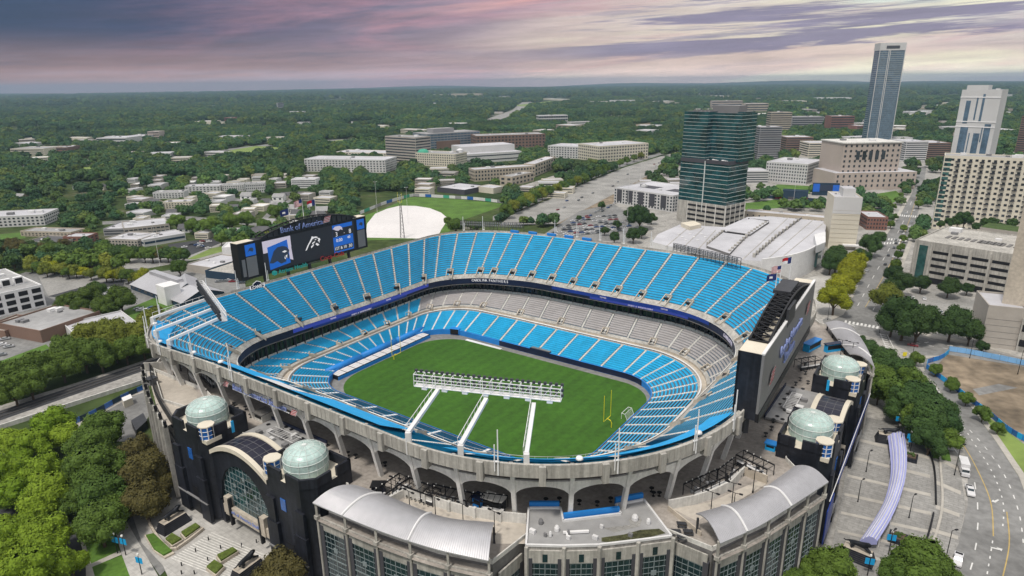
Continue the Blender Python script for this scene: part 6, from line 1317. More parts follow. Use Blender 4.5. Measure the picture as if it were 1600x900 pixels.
for i in range(16): T(48+i*11.6,416+(i%3)*2-(2 if i<5 else 0)+i*.9,rng.uniform(17,24),['leaf_olive','leaf_green','leaf_olive','leaf_yellow'][i%4] if i!=7 else 'leaf_yellow','tree in the green hedge row before the left parking lots','trees in the row before the left parking lots')
for i in range(24): T(5+i*12.2,380+i*.9+rng.uniform(-5,5)+(4 if i<6 else 0),rng.uniform(18,27),rng.choice(['leaf_dark','leaf_green','leaf_dark','leaf_brown']),'dark tree in the belt below the left school buildings','trees below the left school buildings')
for x,y,d in [(280,417,26),(330,350,30),(360,345,28),(385,342,26),(345,372,20),(300,352,24),(275,345,26),(430,330,26),(412,352,24),(700,345,14),(745,352,20),(712,352,26),(735,350,18)]: T(x,y,d,'leaf_green','green tree among the houses near the left scoreboard','trees near the left scoreboard')
for i in range(20): f=i/19; T(mix(792,1002,f),mix(328,243,f**.9)-1.5*sin(f*9),mix(22,11,f),rng.choice(['leaf_olive','leaf_green','leaf_green']),'tree in the long row between the freeway and the ramp road','trees along the freeway')
for x,y,d in [(1000,337,36),(1018,340,18),(965,350,14),(985,332,22),(945,360,14),(960,370,18),(990,366,24),(1003,362,18),(940,320,12),(905,340,9)]: T(x,y,d,'leaf_dark','dark tree at the edge of the car lot behind the stadium','trees by the car lot behind the stadium')
for x,y,d in [(1485,347,16),(1497,345,18),(1508,341,26),(1540,348,18),(1551,347,18),(1582,348,16),(1470,350,12),(1525,354,14),(1565,354,14)]: T(x,y,d,'leaf_dark','tree planted on the terrace roof of the parking garage','trees on the garage roof terrace',z=18)
# ---- woodland: everything beyond, one stuff mass; its largest members are individual trees
def inpoly(x,y,p):
    c=False; n=len(p)
    for i in range(n):
        (x1,y1),(x2,y2)=p[i],p[i-1]
        if (y1>y)!=(y2>y) and x<(x2-x1)*(y-y1)/(y2-y1)+x1: c=not c
    return c
NOTREE=[p for p in CLEAR if p not in OPENG]+[[(-80,430),(230,425),(380,400),(380,520),(-80,900)],[(556,300),(790,300),(790,340),(690,380),(556,380)],[(850,372),(955,300),(1010,290),(1050,345),(1290,350),(1440,380),(1480,357),(1700,380),(1700,960),(850,960)],[(250,470),(380,440),(700,340),(980,370),(1240,420),(1240,960),(0,960),(0,700)],[(-80,362),(30,358),(120,360),(130,392),(-80,392)],[(150,345),(300,345),(300,398),(150,398)]]
bb=[(min(x for x,_ in p),min(y for _,y in p),max(x for x,_ in p),max(y for _,y in p),p) for p in NOTREE]
CITYZ=[(955,262),(1062,236),(1180,228),(1260,222),(1420,226),(1500,235),(1700,240),(1700,420),(1000,420)]; HOUSEZ=[(250,300),(500,300),(480,380),(260,385)]
npr=np.random.default_rng(3); cand=[]
def blob(x,y): return math.sin(x*.006+1.3)*math.cos(y*.005-.4)+.6*math.sin(x*.017+y*.013)+.35*math.sin(x*.043-y*.037)
def scatter(d0,d1,n,r0,r1,thr):
    out=[]
    dist=np.sqrt(npr.uniform(d0*d0,d1*d1,n)); az=npr.uniform(-.72,.72,n); rad=npr.uniform(r0,r1,n)
    for D,a,r in zip(dist,az,rad):
        P=Vector((D*sin(a),D*cos(a),GZ)); x,y=PX(P)
        if x<-60 or x>1660: continue
        if blob(P.x,P.y)>thr and npr.random()<.82: continue
        xt,yt=PX((P.x,P.y,GZ+2.3*r)); ok=True
        for f in FOOT:
            if f[0]<x<f[2] and f[1]<y<f[3]: ok=False;break
        if not ok: continue
        for b in bb:
            if b[0]<=x<=b[2] and b[1]<=y<=b[3] and inpoly(x,y,b[4]): ok=False;break
        if ok and inpoly(x,y,CITYZ) and npr.random()<.72: continue
        if ok and inpoly(x,y,HOUSEZ) and npr.random()<.35: continue
        if ok: out.append((P,r))
    return out
cand=scatter(330,900,15000,4.0,7.0,1.15)
# thin overlapping near trees
grid={}; keep=[]
for P,r in cand:
    k=(int(P.x/9),int(P.y/9)); 
    if any((P-q).length<(r+rq)*.62 for i in(-1,0,1) for j in(-1,0,1) for q,rq in grid.get((k[0]+i,k[1]+j),[])): continue
    grid.setdefault(k,[]).append((P,r)); keep.append((P,r))
keep+=scatter(900,2200,27000,5.5,10,1.0); keep+=scatter(2200,5000,24000,9,16,.95); keep+=scatter(5000,13500,26000,16,28,.8)
keep.sort(key=lambda t:t[0].length)
left=max(0,298-NTREE)
for P,r in keep[:left]: tree(P,r,rng.choice(['leaf_dark','leaf_green','leaf_dark','leaf_olive','leaf_green']),'green tree at the near edge of the broad left woods','nearest trees of the left woods',False)
rest=keep[left:]
me=bpy.data.meshes.new('woodland'); me.from_pydata([tuple(P+ZZ*(.9*r)) for P,r in rest],[],[])
a=me.attributes.new('scl','FLOAT','POINT'); a.data.foreach_set('value',[r for P,r in rest]); a=me.attributes.new('kind','INT','POINT'); a.data.foreach_set('value',[rng.randrange(4) for _ in rest]); a=me.attributes.new('rot','FLOAT','POINT'); a.data.foreach_set('value',[rng.uniform(0,6.28) for _ in rest])
wo=bpy.data.objects.new('woodland',me); COL.objects.link(wo); wo['kind']='stuff'; wo['label']='broad green woodland covering the land out to the horizon'
# crown shapes for the woodland come from four ordinary trees standing at its near edge
src=[]
for P,r in rest[:4]:
    o=bpy.data.objects.new('tree',None); COL.objects.link(o); o.location=P; tag(o,'green tree at the near edge of the broad left woods','tree','nearest trees of the left woods')
    c=bpy.data.objects.new('crown',CRF[len(src)]); COL.objects.link(c); c.parent=o; c.location=(0,0,1.18*r); c.scale=(r,)*3; t_=bpy.data.objects.new('trunk',TRK); COL.objects.link(t_); t_.parent=o; t_.location=(0,0,1.18*r); t_.scale=(r,)*3; src.append(c)
ng=bpy.data.node_groups.new('woodland','GeometryNodeTree'); ng.interface.new_socket('Geometry',in_out='INPUT',socket_type='NodeSocketGeometry'); ng.interface.new_socket('Geometry',in_out='OUTPUT',socket_type='NodeSocketGeometry')
gn=ng.nodes; gi=gn.new('NodeGroupInput'); go=gn.new('NodeGroupOutput'); jg=gn.new('GeometryNodeJoinGeometry')
for c in reversed(src):
    oi=gn.new('GeometryNodeObjectInfo'); oi.inputs['Object'].default_value=c; oi.inputs['As Instance'].default_value=True; oi.transform_space='ORIGINAL'; ng.links.new(oi.outputs['Geometry'],jg.inputs[0])
ip=gn.new('GeometryNodeInstanceOnPoints'); ng.links.new(gi.outputs[0],ip.inputs['Points']); ng.links.new(jg.outputs[0],ip.inputs['Instance']); ip.inputs['Pick Instance'].default_value=True
def attr(nm,t): n=gn.new('GeometryNodeInputNamedAttribute'); n.data_type=t; n.inputs['Name'].default_value=nm; return n.outputs['Attribute']
ng.links.new(attr('kind','INT'),ip.inputs['Instance Index']); ng.links.new(attr('scl','FLOAT'),ip.inputs['Scale'])
cx=gn.new('ShaderNodeCombineXYZ'); ng.links.new(attr('rot','FLOAT'),cx.inputs['Z']); ng.links.new(cx.outputs[0],ip.inputs['Rotation']); ng.links.new(ip.outputs[0],go.inputs[0])
md=wo.modifiers.new('scatter','NODES'); md.node_group=ng
print('trees',NTREE,'woodland',len(rest))
# ================================================================ VEHICLES
def car_body(L=4.5,Wd=1.8,H=1.45,kind='car'):
    prof={'car':[(-.5,.28),(-.5,.62),(-.46,.70),(-.30,.74),(-.18,1.0),(.16,1.0),(.29,.72),(.47,.66),(.5,.5),(.5,.28)],
          'pickup':[(-.5,.30),(-.5,.64),(-.16,.64),(-.155,.98),(.10,1.0),(.20,.70),(.46,.66),(.5,.5),(.5,.30)]}[kind]
    mb=MB(); n=len(prof)
    def sec(y,ins): return [Vector((x*L,y*(1-ins if z>.72 else 1),z*H)) for x,z in prof]
    a=sec(-Wd/2,.16); b=sec(Wd/2,.16); mb.add(a+b,[(i,(i+1)%n,n+(i+1)%n,n+i) for i in range(n)]+[tuple(reversed(range(n))),tuple(range(n,2*n))]); return mb
def glass_mb(L,Wd,H,kind):
    mb=MB(); w=Wd/2*.86
    if kind=='car': P=[(-.30,.76),(-.185,.985),(.165,.985),(.285,.74)]
    else: P=[(-.15,.68),(-.148,.96),(.105,.985),(.195,.72)]
    for s in(-1,1): mb.poly([Vector((x*L*.96+.0,s*(w+.02+(.08 if z<.8 else 0)),z*H)) for x,z in P])
    for (x0,z0),(x1,z1) in((P[0],P[1]),(P[2],P[3])): mb.quad(*[Vector((x*L+(.025 if x>0 else -.025),s*w*.94,z*H+.015)) for x,z,s in((x0,z0,-1),(x0,z0,1),(x1,z1,1),(x1,z1,-1))])
    return mb
def wheel_mb(x,y,r=.33):
    mb=MB(); mb.tube([(x,y-.11,r),(x,y+.11,r)],r,12,0); mb.tube([(x,y-.12,r),(x,y+.12,r)],r*.55,8,1); return mb
def vehicle(name,label,cat,kind,col,loc,rz,L=4.5,Wd=1.8,H=1.45,group=None):
    o=thing(name,label,cat,(0,0,0),group); car_body(L,Wd,H,kind).build('body',col,o); glass_mb(L,Wd,H,kind).build('windows','glass_dark',o)
    for x in(-.31*L,.32*L):
        for y in(-Wd/2+.06,Wd/2-.06): wheel_mb(x,y,.34).build('wheel',['tyre','car1'],o)
    for s in(-1,1): mb=MB(); mb.bx(L*.495,L*.503,s*Wd*.36-.18,s*Wd*.36+.18,H*.5,H*.6); mb.build('headlight','lamp_lens',o)
    if kind=='pickup': mb=MB(); mb.bx(-.47*L,-.18*L,-Wd*.42,Wd*.42,H*.64,H*.66); mb.build('cargo_bed','black',o)
    o.location=loc; o.rotation_euler=(0,0,rz); return o
def head(p,q): d=W(*q)-W(*p); return math.atan2(d.y,d.x)
vehicle('pickup_truck','white pickup truck parked behind the box truck on the right road','pickup','pickup','car0',W(1515,770),head((1508,745),(1517,780)),5.8,2.0,1.9)
vehicle('pickup_truck','white pickup truck parked alone near the bottom right corner','pickup','pickup','car0',W(1496,878),head((1500,862),(1494,892)),5.8,2.0,1.9)
bt=thing('box_truck','white box truck parked at the kerb of the right road','truck',(0,0,0)); mb=MB(); mb.bx(-4.2,1.2,-1.25,1.25,.9,3.6); mb.build('cargo_box','car0',bt); mb=MB(); mb.bx(1.3,3.6,-1.1,1.1,.5,1.5); mb.bx(1.3,2.6,-1.1,1.1,1.5,2.5); mb.build('cab','car0',bt); mb=MB(); mb.bx(2.6,2.66,-1,1,1.5,2.35); mb.build('windshield','glass_dark',bt); mb=MB(); mb.bx(-4.1,3.3,-.9,.9,.45,.9); mb.build('chassis','black',bt)
for x in(-2.6,2.5):
    for y in(-1.05,1.05): wheel_mb(x,y,.45).build('wheel',['tyre','car1'],bt)
bt.location=W(1505,738); bt.rotation_euler=(0,0,head((1500,722),(1510,752)))
vehicle('parked_car','dark red car driving on the cross street by the vacant lot','car','car','car4',W(1426,541),head((1418,540),(1440,544)))
vehicle('parked_car','silver car half under the trees beside the right road','car','car','car1',W(1483,700),head((1478,690),(1486,708)))
for i,(x,y,c,rel) in enumerate([(1426,467,0,0),(1444,468,0,0),(1451,483,2,0),(1460,484,0,0),(1470,489,1,0),(1460,500,2,0),(1468,506,3,0),(1459,505,6,0)]): vehicle('parked_car',['white car at the left end of the right parking lot','second white car from the left in the right parking lot','dark car before the white car in the right parking lot','small white car in the middle of the right parking lot','grey car beside the large tree in the right parking lot','black car in the lower row of the right parking lot','silver car nearest the large tree in the right parking lot','dark grey car in the lower row of the right parking lot'][i],'car','car','car%d'%c,W(x,y),head((x,y),(x+4,y+18)),group='cars in the right parking lot')
for i,(x,y,c) in enumerate([(1388,400,2),(1383,414,2),(1372,386,3),(1400,381,2),(1397,388,6),(1401,394,1),(1396,402,0),(1412,366,0),(1421,355,0),(1424,348,1),(1428,330,0),(1405,432,1),(1355,424,1),(1400,376,3),(1415,335,1)]): 
    vehicle('parked_car',['black','black','grey','black','dark','silver','white','white','white','silver','white','silver','silver','grey','silver'][i]+' car driving along the far avenue','car','car','car%d'%c,W(x,y),head((x,y),(x+14,y-26)),group='cars on the avenue')
SC=[]
for c in range(7):
    mb=car_body(); mb.m=[0]*len(mb.f); g_=glass_mb(4.5,1.8,1.45,'car'); mb.add(g_.v,g_.f,1); me_o=mb.build('parked_car',['car%d'%c,'glass_dark']); SC.append(me_o)
cr_=random.Random(4); used=[0]*7; CN=['white','silver','black','grey','red','blue','dark grey']
def lotcar(x,y,rz,where,grp):
    c=cr_.choice([0,0,0,1,1,2,3,3,4,5,6]); o=SC[c]
    if used[c]: o=SC[c].copy(); COL.objects.link(o)
    used[c]=1; o.location=W(x,y); o.rotation_euler=(0,0,rz); tag(o,'%s car parked %s'%(CN[c],where),'car',grp)
for r in range(9):
    for i in range(15):
        f=i/14; x=mix(868,985,f)+r*-1.0; y=mix(371-r*3.2,352-r*3.0+8,f)
        if inpoly(x,y,[(858,368),(905,336),(950,330),(985,352),(975,374),(905,374)]) and cr_.random()<.82: lotcar(x,y,.25+cr_.choice([0,PI]),'in the crowded lot behind the stadium','cars in the crowded lot behind the stadium')
for i in range(22): f=i/21; lotcar(mix(905,1010,f)+cr_.uniform(-3,3),mix(338,283,f)+cr_.uniform(-2,2)+9,.9,'along the freeway frontage','cars along the freeway frontage')
for i in range(16): lotcar(cr_.uniform(160,250),cr_.uniform(474,486),.3,'on the lot below the barn','cars below the barn') if i<8 else lotcar(300+i*5.2+cr_.uniform(-1,1),441+cr_.uniform(-2,2),.2,'beside the workshops left of the scoreboard','cars beside the workshops')
for x,y in[(5,578),(12,575),(8,531),(3,540),(14,543),(2,556)]: lotcar(x,y,.5,'in the lots at the left edge','cars in the left edge lots')
for i in range(24): lotcar(1190+(i%12)*5.5,266+(i//12)*9+cr_.uniform(-1,1),.2,'in the distant lot near the cream low block','cars in the distant right lot')
for i in range(14): f=cr_.random(); lotcar(mix(870,1055,f),mix(322,243,f)+cr_.uniform(-2,8),.95,'on the freeway works strip','cars and vans on the freeway works strip')
for i in range(12): lotcar(285+cr_.uniform(0,45),378+cr_.uniform(-2,12),.4,'on the school parking lot','cars on the school lot')
# ================================================================ STREET FURNITURE
def lampproto(name,label,cat,group,h,heads,m='black'):
    o=thing(name,label,cat,(0,0,0),group); mb=MB(); mb.tube([(0,0,0),(0,0,h)],[.13,.08],6); mb.tube([(0,0,0),(0,0,.5)],.22,8); mb.build('pole',m,o)
    for s in heads: mb=MB(); mb.beam((0,0,h),(s*1.1,0,h+.1),.1); mb.bx(min(s*.9,s*1.7),max(s*.9,s*1.7),-.22,.22,h,h+.22); mb.build('lamp_head',m,o)
    return o
lp=lampproto('twin_lamp_post','black twin headed lamp post on the concourse ramps','lamp post','black lamp posts on the concourse',6.2,(-1,1))
for x,y in [(296,596),(307,602),(272,588),(318,618),(283,580),(641,803),(681,813),(724,824),(773,836),(1110,805),(1143,790),(1176,770),(1313,556),(1330,560),(620,781),(1145,806)]: place(lp,W(x,y,CZ),ANG+rng.uniform(-.2,.2))
sl=lampproto('street_lamp','tall dark street lamp on the right hand plaza','street lamp','dark lamps on the right plaza',7.5,(1,))
for x,y in[(1353,738),(1340,785),(1420,810),(1405,700),(1388,867)]: place(sl,W(x,y),ANG+1.2)
ml_=lampproto('street_lamp','tall dark street lamp leaning over the right road','street lamp','dark lamps along the right road',11,(1,))
for x,y in[(1491,743),(1475,885),(1423,570),(1515,560),(1590,585),(1293,500),(1374,520)]: place(ml_,W(x,y),.2)
hm_=lampproto('light_mast','tall thin white light mast with lamps at its top','light mast','tall masts beyond the stadium',34,(-1,1),'white_dirty')
for x,y in[(980,352),(628,368),(638,352),(250,415),(1000,300),(1238,330),(590,340)]: place(hm_,W(x,y),.5,1 if x!=980 else 1.45)
bn=thing('banner_post','black lamp post carrying small bright blue banners','banner post',(0,0,0),'lamp posts with blue banners'); mb=MB(); mb.tube([(0,0,0),(0,0,6)],[.14,.08],6); mb.build('pole','black',bn); mb=MB(); mb.lathe((0,0,6),[(.1,0),(.32,.2),(.25,.6),(0,.75)],8); mb.build('lamp','lamp_lens',bn)
for s in(-1,1): mb=MB(); mb.bx(min(.12*s,1.1*s),max(.12*s,1.1*s),-.03,.03,3.6,5.4); mb.build('banner','paint_sky',bn)
for x,y in[(184,865),(197,868),(222,898),(182,848),(1402,672),(1410,665),(1420,700),(1457,715),(1389,862),(1355,900),(1422,706)]: place(bn,W(x,y),ANG+.3)
# statues on tapered pedestals: continuous skinned body
def statue(loc,rz,label):
    o=thing('animal_statue',label,'statue',loc,'dark animal statues on the plazas'); 
    mb=MB(); a=[(-4.2,-2.2),(4.2,-2.2),(4.2,2.2),(-4.2,2.2)]; b=[(-3.3,-1.4),(3.3,-1.4),(3.3,1.4),(-3.3,1.4)]
    P=[Vector((x,y,0))+loc for x,y in a]+[Vector((x,y,3.0))+loc for x,y in b]; mb.add(P,[(i,(i+1)%4,4+(i+1)%4,4+i) for i in range(4)]); mb.add(P[4:],[(0,1,2,3)],1); ped=mb.build('pedestal',['black_stone','concrete_tan'],o)
    mb=MB()
    for k in range(1,6): z=k*.5; mb.add([Vector((x*(1-.21*k/6)*1.004,y*(1-.36*k/6)*1.006,z))+loc for x,y in a]+[Vector((x*(1-.21*k/6)*1.004,y*(1-.36*k/6)*1.006,z+.06))+loc for x,y in a],[(i,(i+1)%4,4+(i+1)%4,4+i) for i in range(4)])
    mb.build('stone_joints','concrete_dark',ped)
    V=[(-1.4,0,4.5),(-.5,0,4.6),(.6,0,4.55),(1.5,0,4.75),(2.0,0,5.2),(2.5,0,5.3),(2.95,0,5.1), (1.5,.45,4.3),(2.0,.5,3.7),(2.6,.5,3.15),(2.95,.5,3.05), (1.5,-.45,4.3),(2.2,-.5,3.9),(3.0,-.5,3.5),(3.3,-.5,3.35), (-1.5,.5,4.2),(-1.0,.55,3.75),(-1.9,.55,3.4),(-1.5,.55,3.05), (-1.5,-.5,4.2),(-.9,-.55,3.8),(-1.7,-.55,3.4),(-1.2,-.55,3.05), (-2.3,0,4.6),(-3.1,0,4.2),(-3.7,0,4.4), (2.35,.25,5.62),(2.35,-.25,5.62)]
    E=[(0,1),(1,2),(2,3),(3,4),(4,5),(5,6),(3,7),(7,8),(8,9),(9,10),(3,11),(11,12),(12,13),(13,14),(0,15),(15,16),(16,17),(17,18),(0,19),(19,20),(20,21),(21,22),(0,23),(23,24),(24,25),(5,26),(5,27)]
    rad={0:.55,1:.5,2:.55,3:.6,4:.42,5:.42,6:.24,23:.16,24:.12,25:.1,26:.1,27:.1}
    me=bpy.data.meshes.new('body'); me.from_pydata(V,E,[]); me.materials.append(MT['bronze']); ob=bpy.data.objects.new('body',me); COL.objects.link(ob); ob.parent=o
    sk=ob.modifiers.new('skin','SKIN'); 
    if not me.skin_vertices: bpy.context.view_layer.objects.active=ob; bpy.ops.mesh.customdata_skin_add()
    for i,v in enumerate(me.skin_vertices[0].data): r_=1.35*rad.get(i,.30 if i in(7,11,15,19) else .22); v.radius=(r_,r_); v.use_root=(i==0)
    ob.modifiers.new('smooth','SUBSURF').levels=1; ob.modifiers['smooth'].render_levels=2
    o.rotation_euler=(0,0,rz); return o
z5=GZ+.3
statue(W(272,822,z5),ANG+.9+.75,'crouching black cat statue on a tapered stone pedestal left of the plaza lawn strips'); statue(W(388,896,z5),ANG+.9+.75,'crouching black cat statue on a pedestal at the bottom edge by the brownish tree')
statue(W(1338,872,GZ+.2),ANG-.1,'crouching black cat statue on a pedestal at the lower end of the lavender canopy'); statue(W(1388,690,GZ+.2),ANG+.2,'crouching black cat statue on a pedestal at the upper end of the lavender canopy')
# planters with clipped hedges, kerb walls, steps
def planter(label,px,h=1.0,m='hedge'):
    P=[W(x,y,z5) for x,y in px]; c=sum(P,Vector((0,0,0)))/len(P); o=thing('planter',label,'planter',c,'clipped planters on the left plaza'); mb=MB(); mb.prism(P,z5-.2,z5+h); mb.build('kerb','concrete_tan',o); mb=MB(); Q=[mix(p,c,.14) for p in P]; mb.prism(Q,z5+h,z5+h+.55); mb.build('clipped_hedge',m,o)
planter('long clipped hedge planter nearest the left statue',[(282,838),(308,822),(316,828),(290,847)]); planter('square clipped hedge planter left of the long planter',[(258,848),(270,838),(287,848),(270,858)]); planter('long clipped hedge planter near the bottom statue',[(338,874),(366,860),(374,866),(345,884)]); planter('square clipped hedge planter below the long bottom planter',[(322,892),(336,880),(352,890),(338,904)])
planter('sloping lawn bed curving along the lower left lane',[(226,838),(240,835),(273,866),(258,874),(240,862)],.5,'lawn')
mb=MB(); q=spl([(230,808),(238,828),(252,848),(268,862),(290,850),(318,828)],10)
for a_,b_ in zip(q,q[1:]): mb.wall(W(*a_,z5),W(*b_,z5),GZ-.5,z5+.9,.6)
tag(mb.build('plaza_wall','concrete_tan'),'low curved tan wall round the planters on the left plaza','wall')
mb=MB()
for i in range(16):
    f=i/15; a_=W(mix(330,268,f),mix(832,872,f),z5); b_=W(mix(425,352,f),mix(872,905,f),z5); mb.wall(a_,b_,z5-.1,z5+.06,.28)
mb.build('plaza_steps','concrete_pale')['kind']='structure'
bo=MB(); bo.tube([(0,0,0),(0,0,1.0)],.16,8); bo.lathe((0,0,1.0),[(.18,0),(.16,.12),(0,.18)],8); bol=bo.build('bollard','black'); tag(bol,'short black bollard standing on the left plaza paving','bollard','black bollards on the left plaza')
for x,y in[(326,844),(345,857),(306,862),(325,876),(284,884),(304,897),(284,897),(401,848)]: place(bol,W(x,y,z5))
# a small standing figure
pe=thing('person','small standing person in dark clothes on the left plaza','person',W(378,856,z5)); me=bpy.data.meshes.new('body'); me.from_pydata([(0,0,.95),(0,0,1.2),(0,0,1.42),(0,0,1.52),(0,.0,1.66),(0,.1,.85),(.03,.11,.48),(0,.12,.06),(.14,.12,.04),(0,-.1,.85),(-.03,-.11,.48),(-.06,-.12,.06),(.08,-.12,.04),(0,.2,1.4),(.03,.26,1.12),(.1,.25,.88),(0,-.2,1.4),(.03,-.26,1.12),(.1,-.25,.88)],[(0,1),(1,2),(2,3),(3,4),(0,5),(5,6),(6,7),(7,8),(0,9),(9,10),(10,11),(11,12),(2,13),(13,14),(14,15),(2,16),(16,17),(17,18)],[]); me.materials.append(MT['person_cloth']); ob=bpy.data.objects.new('body',me); COL.objects.link(ob); ob.parent=pe; ob.modifiers.new('skin','SKIN')
if not me.skin_vertices: bpy.context.view_layer.objects.active=ob; bpy.ops.mesh.customdata_skin_add()
for i,v in enumerate(me.skin_vertices[0].data): r_={0:.15,1:.14,2:.16,3:.06,4:.11}.get(i,.07 if i in(5,9) else .045); v.radius=(r_,r_); v.use_root=i==0
ob.modifiers.new('smooth','SUBSURF').render_levels=2
# ---- lavender fabric canopy over the right hand plaza
cv=thing('fabric_canopy','long curved lavender fabric canopy over the right hand plaza','canopy',W(1395,760)); K=26; 
Lp=spl([(1387,682),(1391,715),(1391,745),(1382,782),(1366,812),(1343,846)],K); Rp=spl([(1413,678),(1417,710),(1415,745),(1405,782),(1390,815),(1371,846)],K); mb=MB(); V=[]; M=12
for i in range(K+1):
    a_,b_=W(*Lp[i],GZ+3),W(*Rp[i],GZ+3)
    for j in range(M+1): V.append(mix(a_,b_,j/M)+ZZ*(1.5*sin(PI*j/M)+(.0 if j%3 else .16)))
w=M+1; mb.add(V,[(i*w+j,i*w+j+1,(i+1)*w+j+1,(i+1)*w+j) for i in range(K) for j in range(M)]); mb.add([V[K*w+j] for j in range(w)]+[V[K*w]-ZZ*1.2,V[K*w+M]-ZZ*1.2],[tuple(range(w))+(w+1,w)]); mb.build('fabric','lavender',cv)
mb=MB()
for j in (2,4,6,8,10): mb.tube([V[i*w+j]+ZZ*.08 for i in range(K+1)],.13,4)
mb.build('fabric_ridges','white_dirty',cv)
for i in range(0,K+1,5): mb=MB(); mb.beam(V[i*w],Vector((V[i*w].x,V[i*w].y,GZ)),.15); mb.beam(V[i*w+M],Vector((V[i*w+M].x,V[i*w+M].y,GZ)),.15); mb.build('hoop_legs','white_dirty',cv)
def lowbox(loc,rz,label,s=1):
    o=thing('stone_planter',label,'planter',(0,0,0)); mb=MB(); mb.bx(-2.2*s,2.2*s,-2.2*s,2.2*s,0,1.5); mb.build('base','black_stone',o); mb=MB(); mb.bx(-1.7*s,1.7*s,-1.7*s,1.7*s,1.5,1.75); mb.build('soil','bark',o); mb=MB()
    for i in range(5): mb.lathe((rng.uniform(-1,1)*s,rng.uniform(-1,1)*s,1.7),[(.45*s,0),(.5*s,.4),(.2*s,.8),(0,.9)],7)
    mb.build('plants','planting',o); o.location=loc; o.rotation_euler=(0,0,rz)
lowbox(W(1402,845),ANG,'square black planter right of the lower end of the lavender canopy'); lowbox(W(1421,718),ANG,'square black planter right of the upper end of the lavender canopy')
# dark kerb rail with posts curving through the right plaza
mb=MB(); q=spl([(1438,688),(1452,710),(1460,740),(1462,790)],20)+spl([(1458,805),(1452,830),(1443,858)],12)
ra=thing('plaza_rail','long curved dark rail with many posts on the right plaza','railing',W(1458,760))
for a_,b_ in zip(q,q[1:]):
    if abs(a_[1]-b_[1])<12: mb.beam(W(*a_,GZ)+ZZ*1.1,W(*b_,GZ)+ZZ*1.1,.2); mb.beam(W(*a_,GZ)+ZZ*.55,W(*b_,GZ)+ZZ*.55,.5,.5); mb.beam(W(*a_,GZ),W(*a_,GZ)+ZZ*1.15,.2)
mb.build('rail','black',ra)
mb=MB(); q=spl([(1434,690),(1464,700),(1470,740),(1472,790),(1464,830),(1448,875)],24)
for a_,b_ in zip(q,q[1:]): mb.wall(W(*a_),W(*b_),GZ,GZ+.55,.6)
tag(mb.build('kerb_wall','sidewalk'),'low pale curved kerb wall beside the dark rail on the right plaza','wall')
# ================================================================ CONCOURSE FURNITURE
tb=thing('high_table','small dark round standing table on the upper concourse','table',(0,0,CZ),'dark standing tables on the concourse'); mb=MB(); mb.lathe((0,0,CZ),[(.45,0),(.4,.06),(.09,.1),(.09,1.05)],8); mb.build('pedestal','black',tb); mb=MB(); mb.lathe((0,0,CZ+1.05),[(0,0),(.62,0),(.62,.07),(0,.08)],10); mb.build('tabletop','black',tb)
for c in tb.children: c.location=(0,0,0)
spots=[(384,640),(392,652),(366,634),(371,642),(420,668),(448,672),(456,676),(460,684),(472,690),(482,700),(532,706),(544,712),(556,716),(594,730),(602,728),(893,794),(853,785),(874,784),(933,790),(954,784),(1021,775),(1030,775),(1046,767),(1018,768),(905,788),(1219,636),(1225,628),(1230,620),(1238,610),(1243,602),(1226,646),(1214,655),(1208,660),(1250,595),(1222,660),(1231,650),(1240,640),(1248,628),(1254,612),(1262,600),(1258,585),(1205,672),(1196,682)]
for x,y in spots: place(tb,W(x,y,CZ),rng.uniform(0,3))
ptb=thing('picnic_table','dark slatted picnic table on the tan terrace by the flat roofed block','table',(0,0,CZ),'picnic tables on the tan terrace'); mb=MB(); mb.bx(-1.1,1.1,-.45,.45,CZ+.7,CZ+.78); mb.build('tabletop','dark_steel',ptb)
for s in(-1,1): mb=MB(); mb.bx(-1.1,1.1,s*.85-.18,s*.85+.18,CZ+.42,CZ+.48); mb.build('bench','dark_steel',ptb)
mb=MB(); [mb.beam((q*.8,-.9,CZ),(q*.8,.9,CZ+.7),.1) for q in(-1,1)]; [mb.beam((q*.8,.9,CZ),(q*.8,-.9,CZ+.7),.1) for q in(-1,1)]; mb.build('legs','dark_steel',ptb)
for x,y in[(1065,822),(1056,834),(1075,834),(1065,842)]: place(ptb,W(x,y,CZ),ANG+.5)
